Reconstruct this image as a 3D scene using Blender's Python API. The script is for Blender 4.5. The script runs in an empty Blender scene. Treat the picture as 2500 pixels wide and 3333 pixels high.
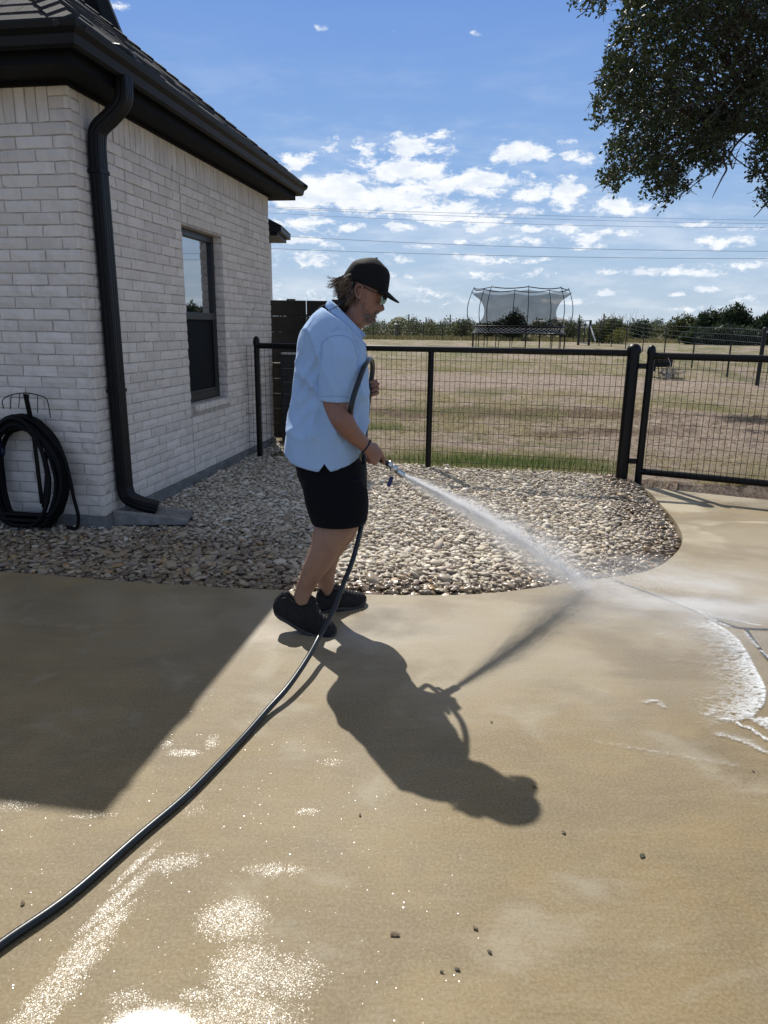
import bpy, bmesh, math, random
import numpy as np
from mathutils import Vector, Matrix, noise as mnoise

R = math.radians
rng = np.random.default_rng(7)
random.seed(7)
scene = bpy.context.scene
COL = scene.collection

# ------------------------------------------------------------------ camera
F, CX, CY, EYE, PITCH, ROLL = 2300.0, 1250.0, 1666.5, 1.40, R(14.65), R(0.75)
cam_data = bpy.data.cameras.new("camera")
cam = bpy.data.objects.new("camera", cam_data)
COL.objects.link(cam)
cam_data.sensor_fit = 'VERTICAL'
cam_data.sensor_height = 36.0
cam_data.lens = 36.0 * F / 3333.0
cam_data.clip_start = 0.05
cam_data.clip_end = 4000
cam.matrix_world = Matrix.Translation((0, 0, EYE)) @ Matrix.Rotation(R(90) - PITCH, 4, 'X') @ Matrix.Rotation(ROLL, 4, 'Z')
scene.camera = cam

# ------------------------------------------------------------------ exposure, engine
vs = scene.view_settings
scene.display_settings.display_device = 'sRGB'
vs.view_transform = 'Standard'
vs.look = 'None'
vs.gamma = 1.0
vs.exposure = 0.12
cy = scene.cycles
cy.use_denoising = True
cy.use_adaptive_sampling = True
cy.adaptive_threshold = 0.015
cy.max_bounces = 14
cy.diffuse_bounces = 4
cy.glossy_bounces = 4
cy.transparent_max_bounces = 24
cy.volume_bounces = 12
cy.volume_step_rate = 1.0
cy.sample_clamp_indirect = 6.0
cy.sample_clamp_direct = 0.0

# ------------------------------------------------------------------ sun + sky
SUN_EL, SUN_AZ = R(48.0), R(-19.0)          # azimuth measured from +Y towards +X
SUN = Vector((math.sin(SUN_AZ) * math.cos(SUN_EL), math.cos(SUN_AZ) * math.cos(SUN_EL), math.sin(SUN_EL)))
sl = bpy.data.lights.new("sun", 'SUN')
sl.energy = 4.9
sl.angle = R(0.53)
sl.color = (1.0, 0.955, 0.885)
so = bpy.data.objects.new("sun", sl)
COL.objects.link(so)
so.rotation_euler = (-SUN).to_track_quat('-Z', 'Y').to_euler()
so.location = (0, 0, 20)


class NT:
    """tiny helper round a node tree"""
    def __init__(s, tree):
        s.t = tree; s.n = tree.nodes; s.l = tree.links

    def node(s, kind, **kw):
        n = s.n.new(kind)
        for k, v in kw.items():
            setattr(n, k, v)
        return n

    def put(s, sock, v):
        if v is None:
            return
        if hasattr(v, 'default_value') and hasattr(v, 'is_output'):
            s.l.new(v, sock)
        elif isinstance(v, (tuple, list)) and len(v) == 3 and sock.type == 'RGBA':
            sock.default_value = (*v, 1)
        else:
            sock.default_value = v

    def m(s, op, a, b=None, c=None, clamp=False):
        n = s.node('ShaderNodeMath', operation=op, use_clamp=clamp)
        for i, v in enumerate((a, b, c)):
            if v is not None:
                s.put(n.inputs[i], v)
        return n.outputs[0]

    def vm(s, op, a, b=None):
        n = s.node('ShaderNodeVectorMath', operation=op)
        s.put(n.inputs[0], a)
        if b is not None:
            s.put(n.inputs[1], b)
        return n.outputs[1] if op in ('LENGTH', 'DOT_PRODUCT', 'DISTANCE') else n.outputs[0]

    def mix(s, f, a, b):
        n = s.node('ShaderNodeMix', data_type='RGBA')
        s.put(n.inputs[0], f); s.put(n.inputs[6], a); s.put(n.inputs[7], b)
        return n.outputs[2]

    def ramp(s, f, pts, interp='LINEAR'):
        n = s.node('ShaderNodeValToRGB')
        cr = n.color_ramp
        cr.interpolation = interp
        while len(cr.elements) < len(pts):
            cr.elements.new(0.5)
        for e, (p, c) in zip(cr.elements, pts):
            e.position = p
            e.color = (c, c, c, 1) if isinstance(c, (int, float)) else (*c, 1)
        s.put(n.inputs[0], f)
        return n.outputs[0]

    def noise(s, vec, scale, detail=3, rough=0.55, dist=0.0):
        n = s.node('ShaderNodeTexNoise')
        s.put(n.inputs['Vector'], vec)
        n.inputs['Scale'].default_value = scale
        n.inputs['Detail'].default_value = detail
        n.inputs['Roughness'].default_value = rough
        n.inputs['Distortion'].default_value = dist
        return n.outputs[0]

    def voronoi(s, vec, scale, feature='F1', out=0):
        n = s.node('ShaderNodeTexVoronoi', feature=feature)
        s.put(n.inputs['Vector'], vec)
        n.inputs['Scale'].default_value = scale
        return n.outputs[out]

    def mapping(s, vec, scale=(1, 1, 1), loc=(0, 0, 0), rot=(0, 0, 0)):
        n = s.node('ShaderNodeMapping')
        s.put(n.inputs[0], vec)
        n.inputs[1].default_value = loc; n.inputs[2].default_value = rot; n.inputs[3].default_value = scale
        return n.outputs[0]

    def sep(s, vec):
        n = s.node('ShaderNodeSeparateXYZ'); s.put(n.inputs[0], vec)
        return n.outputs

    def comb(s, x, y, z):
        n = s.node('ShaderNodeCombineXYZ')
        s.put(n.inputs[0], x); s.put(n.inputs[1], y); s.put(n.inputs[2], z)
        return n.outputs[0]

    def smooth(s, v, a, b):
        n = s.node('ShaderNodeMapRange', interpolation_type='SMOOTHSTEP')
        s.put(n.inputs[0], v)
        n.inputs[1].default_value = a; n.inputs[2].default_value = b
        n.inputs[3].default_value = 0; n.inputs[4].default_value = 1
        return n.outputs[0]

    def bump(s, h, strength=0.3, dist=0.01, normal=None):
        n = s.node('ShaderNodeBump')
        n.inputs['Strength'].default_value = strength
        n.inputs['Distance'].default_value = dist
        s.put(n.inputs['Height'], h)
        if normal is not None:
            s.put(n.inputs['Normal'], normal)
        return n.outputs[0]


# ------------------------------------------------------------------ photo-measured geometry helpers
# (a pixel of the photograph plus one known coordinate gives a measured point of the place)
def ray(u, v):
    x = (u - CX) / F; y = -(v - CY) / F
    c, s = math.cos(ROLL), math.sin(ROLL)
    xr = x * c - y * s; yr = x * s + y * c
    return Vector((xr, math.cos(PITCH) + yr * math.sin(PITCH), -math.sin(PITCH) + yr * math.cos(PITCH)))

def G(u, v, z=0.0):
    d = ray(u, v)
    return Vector((0, 0, EYE)) + d * ((z - EYE) / d.z)

def V(u, v, y):
    d = ray(u, v)
    return Vector((0, 0, EYE)) + d * (y / d.y)

# ------------------------------------------------------------------ world
world = bpy.data.worlds.new("World")
scene.world = world
world.use_nodes = True
W = NT(world.node_tree)
W.n.clear()
wo = W.node('ShaderNodeOutputWorld')
bg = W.node('ShaderNodeBackground')
bg.inputs[1].default_value = 0.080
W.l.new(bg.outputs[0], wo.inputs[0])
sky = W.node('ShaderNodeTexSky', sky_type='NISHITA')
sky.sun_disc = False
sky.sun_elevation = SUN_EL
sky.sun_rotation = SUN_AZ
sky.altitude = 200
sky.air_density = 1.0
sky.dust_density = 0.6
sky.ozone_density = 1.6
tc = W.node('ShaderNodeTexCoord')
dirn = tc.outputs['Generated']
dx, dy, dz = W.sep(dirn)
az = W.m('MULTIPLY', W.m('ARCTAN2', dx, dy), 180 / math.pi)
el = W.m('MULTIPLY', W.m('ARCSINE', dz), 180 / math.pi)
ae = W.comb(az, el, 0.0)
def azel(u, v):
    d = ray(u, v).normalized()
    return math.degrees(math.atan2(d.x, d.y)), math.degrees(math.asin(d.z))
# cloud banks: centre and half size read in the photograph, kept as azimuth / elevation on the sky
CL = [  # u, v, ru, rv, weight
    (960, 530, 90, 42, .8), (1060, 478, 70, 30, .7), (1190, 480, 60, 38, .8), (1010, 490, 50, 30, .55),
    (1345, 475, 130, 40, 1.1), (1420, 442, 50, 20, 1.0), (1690, 500, 115, 38, 1.1), (1860, 500, 60, 24, .85),
    (1905, 525, 60, 26, .8), (1860, 460, 45, 14, .55),
    (1330, 560, 170, 50, 1.15), (1560, 595, 160, 42, 1.15), (1440, 605, 120, 36, 1.0), (1720, 625, 80, 36, 1.1), (1845, 632, 75, 46, 1.25),
    (1080, 620, 200, 60, 1.3), (1270, 650, 200, 52, 1.3), (1450, 690, 190, 42, 1.2), (960, 660, 120, 50, 1.1), (1580, 730, 110, 30, 1.0),
    (1000, 730, 140, 40, .8), (1150, 735, 70, 22, .7), (1290, 740, 80, 22, .9), (1720, 748, 70, 20, .9), (1850, 738, 50, 22, 1.0),
    (1915, 775, 70, 24, 1.0), (1690, 690, 80, 30, .7), (2010, 675, 70, 38, 1.15), (2090, 680, 40, 22, .8),
    (2290, 725, 120, 22, .6), (2420, 735, 90, 18, .55), (1500, 790, 35, 11, .8), (1380, 800, 90, 16, .6), (1690, 785, 170, 22, .6), (1960, 800, 120, 18, .5),
    (1560, 845, 140, 26, .75), (1780, 850, 110, 16, .55), (1000, 850, 160, 34, .7), (1270, 845, 80, 26, .65),
    (2000, 885, 140, 16, .6), (2260, 885, 190, 14, .7), (1730, 900, 90, 22, .5),
    (1965, 957, 34, 15, 1.0), (2205, 962, 34, 11, .8), (2300, 942, 45, 16, .85), (2420, 985, 80, 30, .55), (2110, 985, 30, 16, .5), (2250, 1005, 90, 20, .45),
    (1030, 960, 220, 60, .45), (1420, 960, 200, 50, .35), (1040, 98, 26, 12, .5), (1460, 110, 26, 10, .3), (1540, 102, 30, 13, .35), (1790, 62, 22, 10, .35), (1280, 100, 18, 8, .25),
    (1640, 455, 40, 10, .4), (2110, 690, 120, 30, .4), (1400, 290, 200, 40, .10),
    (390, 14, 50, 14, .42),
]
CL += [(2150, 880, 200, 20, .7), (2350, 780, 150, 26, .75), (2000, 760, 120, 20, .6), (1250, 900, 160, 22, .6), (2450, 860, 120, 16, .7), (1850, 985, 120, 16, .5), (1000, 790, 160, 22, .7), (1600, 900, 120, 18, .55)]
wob = W.noise(W.mapping(ae, (.22, .34, 1)), 1.0, 4, .6)
wob2 = W.noise(W.mapping(ae, (.22, .34, 1), (31, 7, 3)), 1.0, 4, .6)
aw = W.comb(W.m('ADD', az, W.m('MULTIPLY', W.m('SUBTRACT', wob, .5), 2.4)),
            W.m('ADD', el, W.m('MULTIPLY', W.m('SUBTRACT', wob2, .5), 1.2)), 0.0)
acc = None
for (u, v, ru, rv, w) in CL:
    a0, e0 = azel(u, v)
    n = W.vm('MULTIPLY', W.vm('SUBTRACT', aw, (a0, e0, 0)), (F / (ru * .84) / 57.3, F / (rv * .80) / 57.3, 0))
    d = W.vm('DOT_PRODUCT', n, n)
    g = W.m('MULTIPLY', W.m('POWER', 2.718, W.m('MULTIPLY', d, -1.15)), w)
    acc = g if acc is None else W.m('MAXIMUM', acc, g)
nz = W.noise(W.mapping(ae, (.50, 1.15, 1)), 1.0, 10, .66, .35)
nz2 = W.noise(W.mapping(ae, (.12, .5, 1), (4, 9, 2)), 1.0, 7, .62, .2)
nzf = W.noise(W.mapping(ae, (1.6, 2.6, 1), (3, 8, 1)), 1.0, 8, .7, .2)
body = W.m('ADD', W.m('ADD', acc, W.m('MULTIPLY', W.m('SUBTRACT', nz, .5), 2.5)), W.m('MULTIPLY', W.m('SUBTRACT', nzf, .5), 1.1))
cmask = W.smooth(body, .24, .84)
cmask = W.m('MULTIPLY', cmask, W.smooth(acc, .03, .25))
# thin veil low down
veil = W.m('MULTIPLY', W.smooth(nz2, .42, .72), W.smooth(el, 22, 3))
veil = W.m('MULTIPLY', veil, .42)
mask = W.m('MAXIMUM', cmask, veil, clamp=True)
# cloud interiors a little greyer where dense
dens = W.smooth(W.noise(W.mapping(ae, (.5, 1.2, 1), (0, .35, 0)), 1.0, 6, .6), .35, .7)
ccol = W.mix(dens, (11.6, 11.9, 12.3), (9.0, 9.8, 11.0))
grad = W.ramp(W.m('DIVIDE', W.m('MAXIMUM', el, 0), 40.0), [(0, (.56, .68, .80)), (.12, (.44, .61, .83)), (.28, (.26, .47, .84)), (.55, (.145, .325, .78)), (1, (.10, .25, .66))])
grad = W.vm('MULTIPLY', grad, (11.6, 11.6, 11.6))
low = W.m('MULTIPLY', W.m('SUBTRACT', 1.0, W.smooth(el, 26, 42)), .85)
hs = W.node('ShaderNodeHueSaturation'); hs.inputs['Saturation'].default_value = 1.08; hs.inputs['Value'].default_value = .92
W.l.new(sky.outputs[0], hs.inputs['Color'])
hib = W.mix(.70, hs.outputs[0], (4.0, 3.8, 3.5))
skyc = W.mix(low, hib, grad)
# unseen broken cloud overhead, added to whiten and lift the fill light
ov = W.smooth(W.noise(W.vm('MULTIPLY', dirn, (3, 3, 3)), 1.0, 6, .6), .42, .60)
ov = W.m('MULTIPLY', ov, W.smooth(el, 26, 36))
mask = W.m('MAXIMUM', mask, W.m('MULTIPLY', ov, .22))
final = W.mix(mask, skyc, ccol)
W.l.new(final, bg.inputs[0])

# ------------------------------------------------------------------ mesh helpers
WLOC = {}
def new_mesh(name, verts, faces, mats, parent=None, smooth=False, midx=None, kind=None, bevel=None):
    """link ONE mesh object; verts are world coordinates"""
    me = bpy.data.meshes.new(name)
    verts = np.asarray(verts, dtype=np.float64).reshape(-1, 3)
    base = Vector((0, 0, 0))
    if parent is not None:
        base = WLOC.get(parent.name, Vector((0, 0, 0)))
    vv = verts - np.array(base)
    me.from_pydata(vv.tolist(), [], faces if isinstance(faces, list) else faces.tolist())
    if not isinstance(mats, (list, tuple)):
        mats = [mats]
    for m_ in mats:
        me.materials.append(m_)
    if midx is not None:
        me.polygons.foreach_set('material_index', np.asarray(midx, dtype=np.int32))
    if smooth:
        me.polygons.foreach_set('use_smooth', np.ones(len(me.polygons), dtype=bool))
    me.update()
    o = bpy.data.objects.new(name, me)
    COL.objects.link(o)
    if parent is not None:
        o.parent = parent
    WLOC[o.name] = base
    if kind:
        o['kind'] = kind
    if bevel:
        b = o.modifiers.new('bevel', 'BEVEL'); b.width = bevel; b.segments = 2; b.limit_method = 'ANGLE'
        b.angle_limit = R(40)
    return o

def tag(o, label=None, cat=None, group=None, kind=None):
    if label: o['label'] = label
    if cat: o['category'] = cat
    if group: o['group'] = group
    if kind: o['kind'] = kind
    return o

def thing(name, label, cat, loc, group=None):
    o = bpy.data.objects.new(name, None)
    o.empty_display_size = 0.2
    COL.objects.link(o)
    o.location = loc
    WLOC[o.name] = Vector(loc)
    return tag(o, label, cat, group)


class MB:
    def __init__(s):
        s.v = []; s.f = []; s.mi = []

    def add(s, verts, faces, mi=0):
        o = len(s.v)
        s.v.extend([tuple(p) for p in verts])
        s.f.extend([tuple(i + o for i in f) for f in faces])
        s.mi.extend([mi] * len(faces))
        return s

    def box(s, c, size, ax=None, mi=0):
        """box centred at c; ax = three unit axes"""
        c = Vector(c)
        if ax is None:
            ax = (Vector((1, 0, 0)), Vector((0, 1, 0)), Vector((0, 0, 1)))
        h = [Vector(ax[i]) * (size[i] / 2) for i in range(3)]
        vs_ = [c + h[0] * i + h[1] * j + h[2] * k for k in (-1, 1) for j in (-1, 1) for i in (-1, 1)]
        s.add(vs_, [(0, 2, 3, 1), (4, 5, 7, 6), (0, 1, 5, 4), (2, 6, 7, 3), (0, 4, 6, 2), (1, 3, 7, 5)], mi)
        return s

    def bar(s, a, b, w, h=None, up=None, mi=0):
        a = Vector(a); b = Vector(b); t = (b - a)
        L = t.length; t.normalize()
        up = Vector(up) if up is not None else (Vector((0, 0, 1)) if abs(t.z) < .9 else Vector((0, 1, 0)))
        x = t.cross(up).normalized(); y = x.cross(t)
        return s.box((a + b) / 2, (w, L, h or w), (x, t, y), mi)

    def tube(s, pts, r, n=8, cap=True, mi=0, r2=None, side=None):
        """tube along pts; r scalar or per-point; r2 = radius along `side` axis (ellipse)"""
        pts = [Vector(p) for p in pts]
        m = len(pts)
        rs = [r] * m if isinstance(r, (int, float)) else list(r)
        r2s = rs if r2 is None else ([r2] * m if isinstance(r2, (int, float)) else list(r2))
        o = len(s.v)
        prev = None
        for i, p in enumerate(pts):
            t = (pts[min(i + 1, m - 1)] - pts[max(i - 1, 0)]).normalized()
            if side is not None:
                x = Vector(side) - t * Vector(side).dot(t)
                x = x.normalized()
            elif prev is None:
                x = t.orthogonal().normalized()
            else:
                x = (prev - t * prev.dot(t)).normalized()
            prev = x
            y = t.cross(x)
            for k in range(n):
                a = 2 * math.pi * k / n
                q = p + x * (math.cos(a) * r2s[i]) + y * (math.sin(a) * rs[i])
                s.v.append(tuple(q))
        for i in range(m - 1):
            for k in range(n):
                a = o + i * n + k; b = o + i * n + (k + 1) % n
                s.f.append((a, b, b + n, a + n)); s.mi.append(mi)
        if cap:
            s.f.append(tuple(o + k for k in reversed(range(n)))); s.mi.append(mi)
            s.f.append(tuple(o + (m - 1) * n + k for k in range(n))); s.mi.append(mi)
        return s

    def loft(s, rings, cap=True, mi=0, close=True):
        o = len(s.v); n = len(rings[0])
        for r_ in rings:
            s.v.extend([tuple(p) for p in r_])
        for i in range(len(rings) - 1):
            for k in range(n if close else n - 1):
                a = o + i * n + k; b = o + i * n + (k + 1) % n
                s.f.append((a, b, b + n, a + n)); s.mi.append(mi)
        if cap:
            s.f.append(tuple(o + k for k in reversed(range(n)))); s.mi.append(mi)
            e = o + (len(rings) - 1) * n
            s.f.append(tuple(e + k for k in range(n))); s.mi.append(mi)
        return s

    def lathe(s, c, prof, n=20, axis=(0, 0, 1), mi=0):
        axis = Vector(axis).normalized(); c = Vector(c)
        x = axis.orthogonal().normalized(); y = axis.cross(x)
        rings = [[c + axis * h + (x * math.cos(2 * math.pi * k / n) + y * math.sin(2 * math.pi * k / n)) * r_ for k in range(n)] for r_, h in prof]
        return s.loft(rings, True, mi)

    def build(s, name, mats, parent=None, smooth=False, kind=None, bevel=None):
        return new_mesh(name, s.v, s.f, mats, parent, smooth, s.mi if any(s.mi) else None, kind, bevel)


def fix_normals(o):
    bm = bmesh.new(); bm.from_mesh(o.data)
    bmesh.ops.recalc_face_normals(bm, faces=bm.faces)
    bm.to_mesh(o.data); bm.free()
    return o

def auto_smooth(o, ang=35):
    me = o.data
    me.polygons.foreach_set('use_smooth', np.ones(len(me.polygons), dtype=bool))
    bm = bmesh.new(); bm.from_mesh(me)
    for e in bm.edges:
        if len(e.link_faces) == 2 and e.calc_face_angle(0) > R(ang):
            e.smooth = False
    bm.to_mesh(me); bm.free()
    return o

def catmull(pts, n=8, closed=False):
    P = [Vector(p) for p in pts]; out = []
    m = len(P)
    rngi = range(m if closed else m - 1)
    for i in rngi:
        p0 = P[(i - 1) % m] if closed or i > 0 else P[0] * 2 - P[1]
        p1 = P[i]; p2 = P[(i + 1) % m]
        p3 = P[(i + 2) % m] if closed or i + 2 < m else P[-1] * 2 - P[-2]
        for k in range(n):
            t = k / n
            out.append(0.5 * ((2 * p1) + (p2 - p0) * t + (2 * p0 - 5 * p1 + 4 * p2 - p3) * t * t + (3 * p1 - p0 - 3 * p2 + p3) * t ** 3))
    if not closed:
        out.append(P[-1].copy())
    return out

def lerp(a, b, t):
    return a + (b - a) * t

def interp(table, x):
    xs = [r_[0] for r_ in table]
    return [float(np.interp(x, xs, [r_[j] for r_ in table])) for j in range(1, len(table[0]))]

# ------------------------------------------------------------------ materials
def mat(name, col, rough=0.6, metal=0.0, var=0.0, vscale=8.0, bump=0.0, bscale=60.0, bdist=0.002, spec=0.5, coat=0.0, col2=None, detail=4):
    m_ = bpy.data.materials.new(name); m_.use_nodes = True
    T = NT(m_.node_tree); p = T.n['Principled BSDF']
    tcn = T.node('ShaderNodeTexCoord'); ob = tcn.outputs['Object']
    c2 = col2 if col2 is not None else tuple(c * (1 - var) for c in col)
    if var or col2 is not None:
        f = T.ramp(T.noise(ob, vscale, detail, .6), [(.35, 0.0), (.68, 1.0)])
        T.l.new(T.mix(f, col, c2), p.inputs['Base Color'])
    else:
        p.inputs['Base Color'].default_value = (*col, 1)
    p.inputs['Roughness'].default_value = rough
    p.inputs['Metallic'].default_value = metal
    p.inputs['Specular IOR Level'].default_value = spec
    p.inputs['Coat Weight'].default_value = coat
    if bump:
        T.l.new(T.bump(T.noise(ob, bscale, 4, .6), bump, bdist), p.inputs['Normal'])
    return m_

M_blackmetal = mat('black_powder_coat', (.003, .003, .0035), .38, 0, .3, 12, .15, 300, .0006, spec=.28)
M_wire = mat('black_wire', (.004, .004, .004), .5, spec=.25)
M_gutter = mat('dark_gutter_paint', (.0055, .006, .0075), .5, 0, .35, 3, .1, 14, .004, spec=.25)
M_soffit = mat('dark_soffit_board', (.006, .0065, .008), .7, 0, .25, 5, .1, 40, .002, spec=.15)
M_steel = mat('plated_steel', (.62, .60, .56), .25, 1.0, .15, 60, .2, 120, .0006)
# ================================================================== SETTING
def blobs(T, xy, lst, k=1.0):
    """sum of soft world-placed patches: (cx, cy, rx, ry, angle, weight)"""
    acc = None
    for (cx_, cy_, rx, ry, an, w) in lst:
        p = T.mapping(T.vm('SUBTRACT', xy, (cx_, cy_, 0)), (1, 1, 0), (0, 0, 0), (0, 0, -an))
        p = T.vm('MULTIPLY', p, (1 / rx, 1 / ry, 0))
        g = T.m('MULTIPLY', T.m('POWER', 2.718, T.m('MULTIPLY', T.vm('DOT_PRODUCT', p, p), -k)), w)
        acc = g if acc is None else T.m('MAXIMUM', acc, g)
    return acc

def pb(u, v, rx, ry, an=0.0, w=1.0):
    g = G(u, v)
    return (g.x, g.y, rx, ry, an, w)

# ---- front edge of the gravel bed / outline of the slab
EDGE = [G(u, v) for u, v in [(-500, 1838), (0, 1860), (450, 1895), (900, 1920), (1300, 1937), (1600, 1930), (1900, 1890),
                             (2100, 1860), (2190, 1810), (2222, 1755), (2200, 1700), (2150, 1640), (2100, 1590), (2050, 1560)]]
EDGE[0].z = 0
EDGE = [Vector((p.x, p.y, 0)) for p in EDGE]
EDGE_C = catmull(EDGE, 8)
# fence line
FL, FM, FR = Vector((-1.37, 7.66, 0)), Vector((.45, 7.22, 0)), Vector((2.31, 6.76, 0))
GH = Vector((2.46, 6.72, 0))
GD = (G(2500, 1592) - G(2100, 1552)); GD.z = 0; GD.normalize()
GE = GH + GD * 3.6

def fence_y(x):
    if x < FR.x:
        return FL.y + (x - FL.x) * (FR.y - FL.y) / (FR.x - FL.x)
    return GH.y + (x - GH.x) * GD.y / GD.x

# ---- terrain
def tz(x, y):
    z = .52 * float(np.clip((y - 9) / 26, 0, 1)) ** 1.3
    z -= .10 * float(np.clip((y - 45) / 60, 0, 1))
    return z

def grow(a, b, s, k):
    out = [a]
    while out[-1] < b:
        out.append(out[-1] + s); s *= k
    return out
gx = [-g for g in reversed(grow(3.0, 1500, .12, 1.09))] + list(np.arange(-2.9, 9.0, .065)) + grow(9.0, 1500, .12, 1.09)
gy = [-60, -30, -10, 0, 3, 5.0] + list(np.arange(5.3, 15.0, .06)) + grow(15.0, 2200, .08, 1.03)
gx = np.array(gx); gy = np.array(gy)
XX, YY = np.meshgrid(gx, gy)
zv = np.empty(XX.shape)
for j, y in enumerate(gy):
    for i, x in enumerate(gx):
        fy = fence_y(x) if -6 < x < 7 else 7.0
        if y < fy + .02 and -9 < x < 9 or (y < 6.5):
            zv[j, i] = -.16
            continue
        z = tz(x, y) - .02
        if y < 40 and -12 < x < 25:
            mound = math.exp(-((x - 5.2) / 2.6) ** 2 - ((y - 10.5) / 2.4) ** 2)
            a = .018 + .050 * mound
            if y > 16: a *= 1.6
            z += a * mnoise.noise(Vector((x * 7, y * 7, 0))) + a * .8 * mnoise.noise(Vector((x * 17, y * 17, 3)))
            z += .04 * mnoise.noise(Vector((x * .9, y * .9, 5))) + .05 * mound
        if x < -12 and y < 60: z -= 0
        zv[j, i] = z
ny_, nx_ = XX.shape
idx = np.arange(ny_ * nx_).reshape(ny_, nx_)
fc = np.stack([idx[:-1, :-1], idx[:-1, 1:], idx[1:, 1:], idx[1:, :-1]], -1).reshape(-1, 4)

gm = bpy.data.materials.new('dry_field'); gm.use_nodes = True
T = NT(gm.node_tree); P = T.n['Principled BSDF']
tco = T.node('ShaderNodeTexCoord').outputs['Object']
x_, y_, z_ = T.sep(tco)
n1 = T.noise(T.mapping(tco, (1, .45, 1)), .9, 6, .65)
n2 = T.noise(T.mapping(tco, (1, .5, 1), (9, 3, 0)), 2.2, 6, .65)
nf = T.noise(tco, 26, 5, .7)
nff = T.noise(tco, 90, 4, .7)
nf2 = T.noise(T.mapping(tco, (1, .8, 1), (4, 4, 4)), 7, 6, .7)
dirt = T.mix(T.smooth(T.m('ADD', T.m('MULTIPLY', nf, .5), T.m('MULTIPLY', nf2, .5)), .36, .62), (.15, .105, .078), (.50, .40, .315))
dirt = T.mix(T.smooth(nff, .45, .75), dirt, (.58, .49, .40))
straw = T.mix(T.smooth(T.m('ADD', T.m('MULTIPLY', nf, .5), T.m('MULTIPLY', nf2, .5)), .36, .62), (.12, .105, .05), (.45, .375, .23))
far_f = T.smooth(y_, 16, 34)
straw = T.mix(T.m('MULTIPLY', far_f, .75), straw, T.mix(T.smooth(nf, .3, .7), (.13, .14, .055), (.26, .255, .12)))
base = T.mix(T.smooth(T.m('ADD', T.m('MULTIPLY', n1, .75), T.m('MULTIPLY', T.m('SUBTRACT', n2, .5), .55)), .30, .46), dirt, straw)
# bare pale band and brown bands across the field, the green strip along the fence
bare = blobs(T, tco, [(3.6, 18.0, 9, 2.6, 0, 1.0), (1.2, 8.7, 2.2, .45, -.2, .75), (5.4, 9.6, 2.6, 2.6, 0, 1.0), (9, 15, 4, 3, 0, .6), (3, 6.6, 3, .35, -.3, 1)])
bare = T.smooth(T.m('ADD', bare, T.m('MULTIPLY', T.m('SUBTRACT', n2, .5), 1.6)), .35, .75)
base = T.mix(bare, base, dirt)
brown = blobs(T, tco, [(1.8, 12.0, 3.6, 1.0, 0, 1.2), (3.0, 9.9, 1.8, .5, .1, .9), (1.0, 16.0, 3, .8, 0, .6), (0.6, 13.5, 3, .7, 0, .5), (6.6, 13.6, 2.0, 1.0, 0, .4)])
brown = T.smooth(T.m('ADD', brown, T.m('MULTIPLY', T.m('SUBTRACT', n2, .5), 1.4)), .35, .95)
base = T.mix(T.m('MULTIPLY', brown, .9), base, T.mix(T.smooth(nf, .3, .7), (.075, .048, .032), (.22, .15, .105)))
ash = blobs(T, tco, [(5.9, 11.2, .85, .8, 0, 1.0), (5.3, 9.9, .5, .3, 0, .8), (6.4, 9.4, .5, .4, 0, .7)])
ash = T.smooth(T.m('ADD', ash, T.m('MULTIPLY', T.m('SUBTRACT', nf, .5), 1.6)), .3, 1.0)
base = T.mix(T.m('MULTIPLY', ash, .95), base, (.035, .03, .028))
gr = blobs(T, tco, [(1.5, 7.5, 1.25, .38, -.24, 1.0), (.4, 7.8, .8, .4, 0, .55), (-.1, 10.2, .9, .5, 0, .8), (4.0, 8.2, 2.0, .35, -.2, .35), (.6, 12.3, 1.2, .4, 0, .5)])
gr = T.smooth(T.m('ADD', gr, T.m('MULTIPLY', T.m('SUBTRACT', n2, .5), 1.2)), .3, .9)
fgr = T.m('MULTIPLY', T.smooth(T.noise(T.mapping(tco, (.5, .3, 1), (8, 1, 0)), 1.6, 5, .6), .48, .62), T.m('SUBTRACT', 1.0, bare))
base = T.mix(T.m('MULTIPLY', fgr, .55), base, (.13, .145, .05))
base = T.mix(T.m('MULTIPLY', gr, .95), base, T.mix(T.smooth(nf, .3, .7), (.045, .08, .018), (.12, .17, .045)))
T.l.new(base, P.inputs['Base Color'])
P.inputs['Roughness'].default_value = .95
P.inputs['Specular IOR Level'].default_value = .15
T.l.new(T.bump(T.m('ADD', nf, T.m('MULTIPLY', nff, .5)), 1.0, .06), P.inputs['Normal'])
ground = new_mesh('ground', np.stack([XX, YY, zv], -1).reshape(-1, 3), fc, gm, smooth=True, kind='structure')

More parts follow.
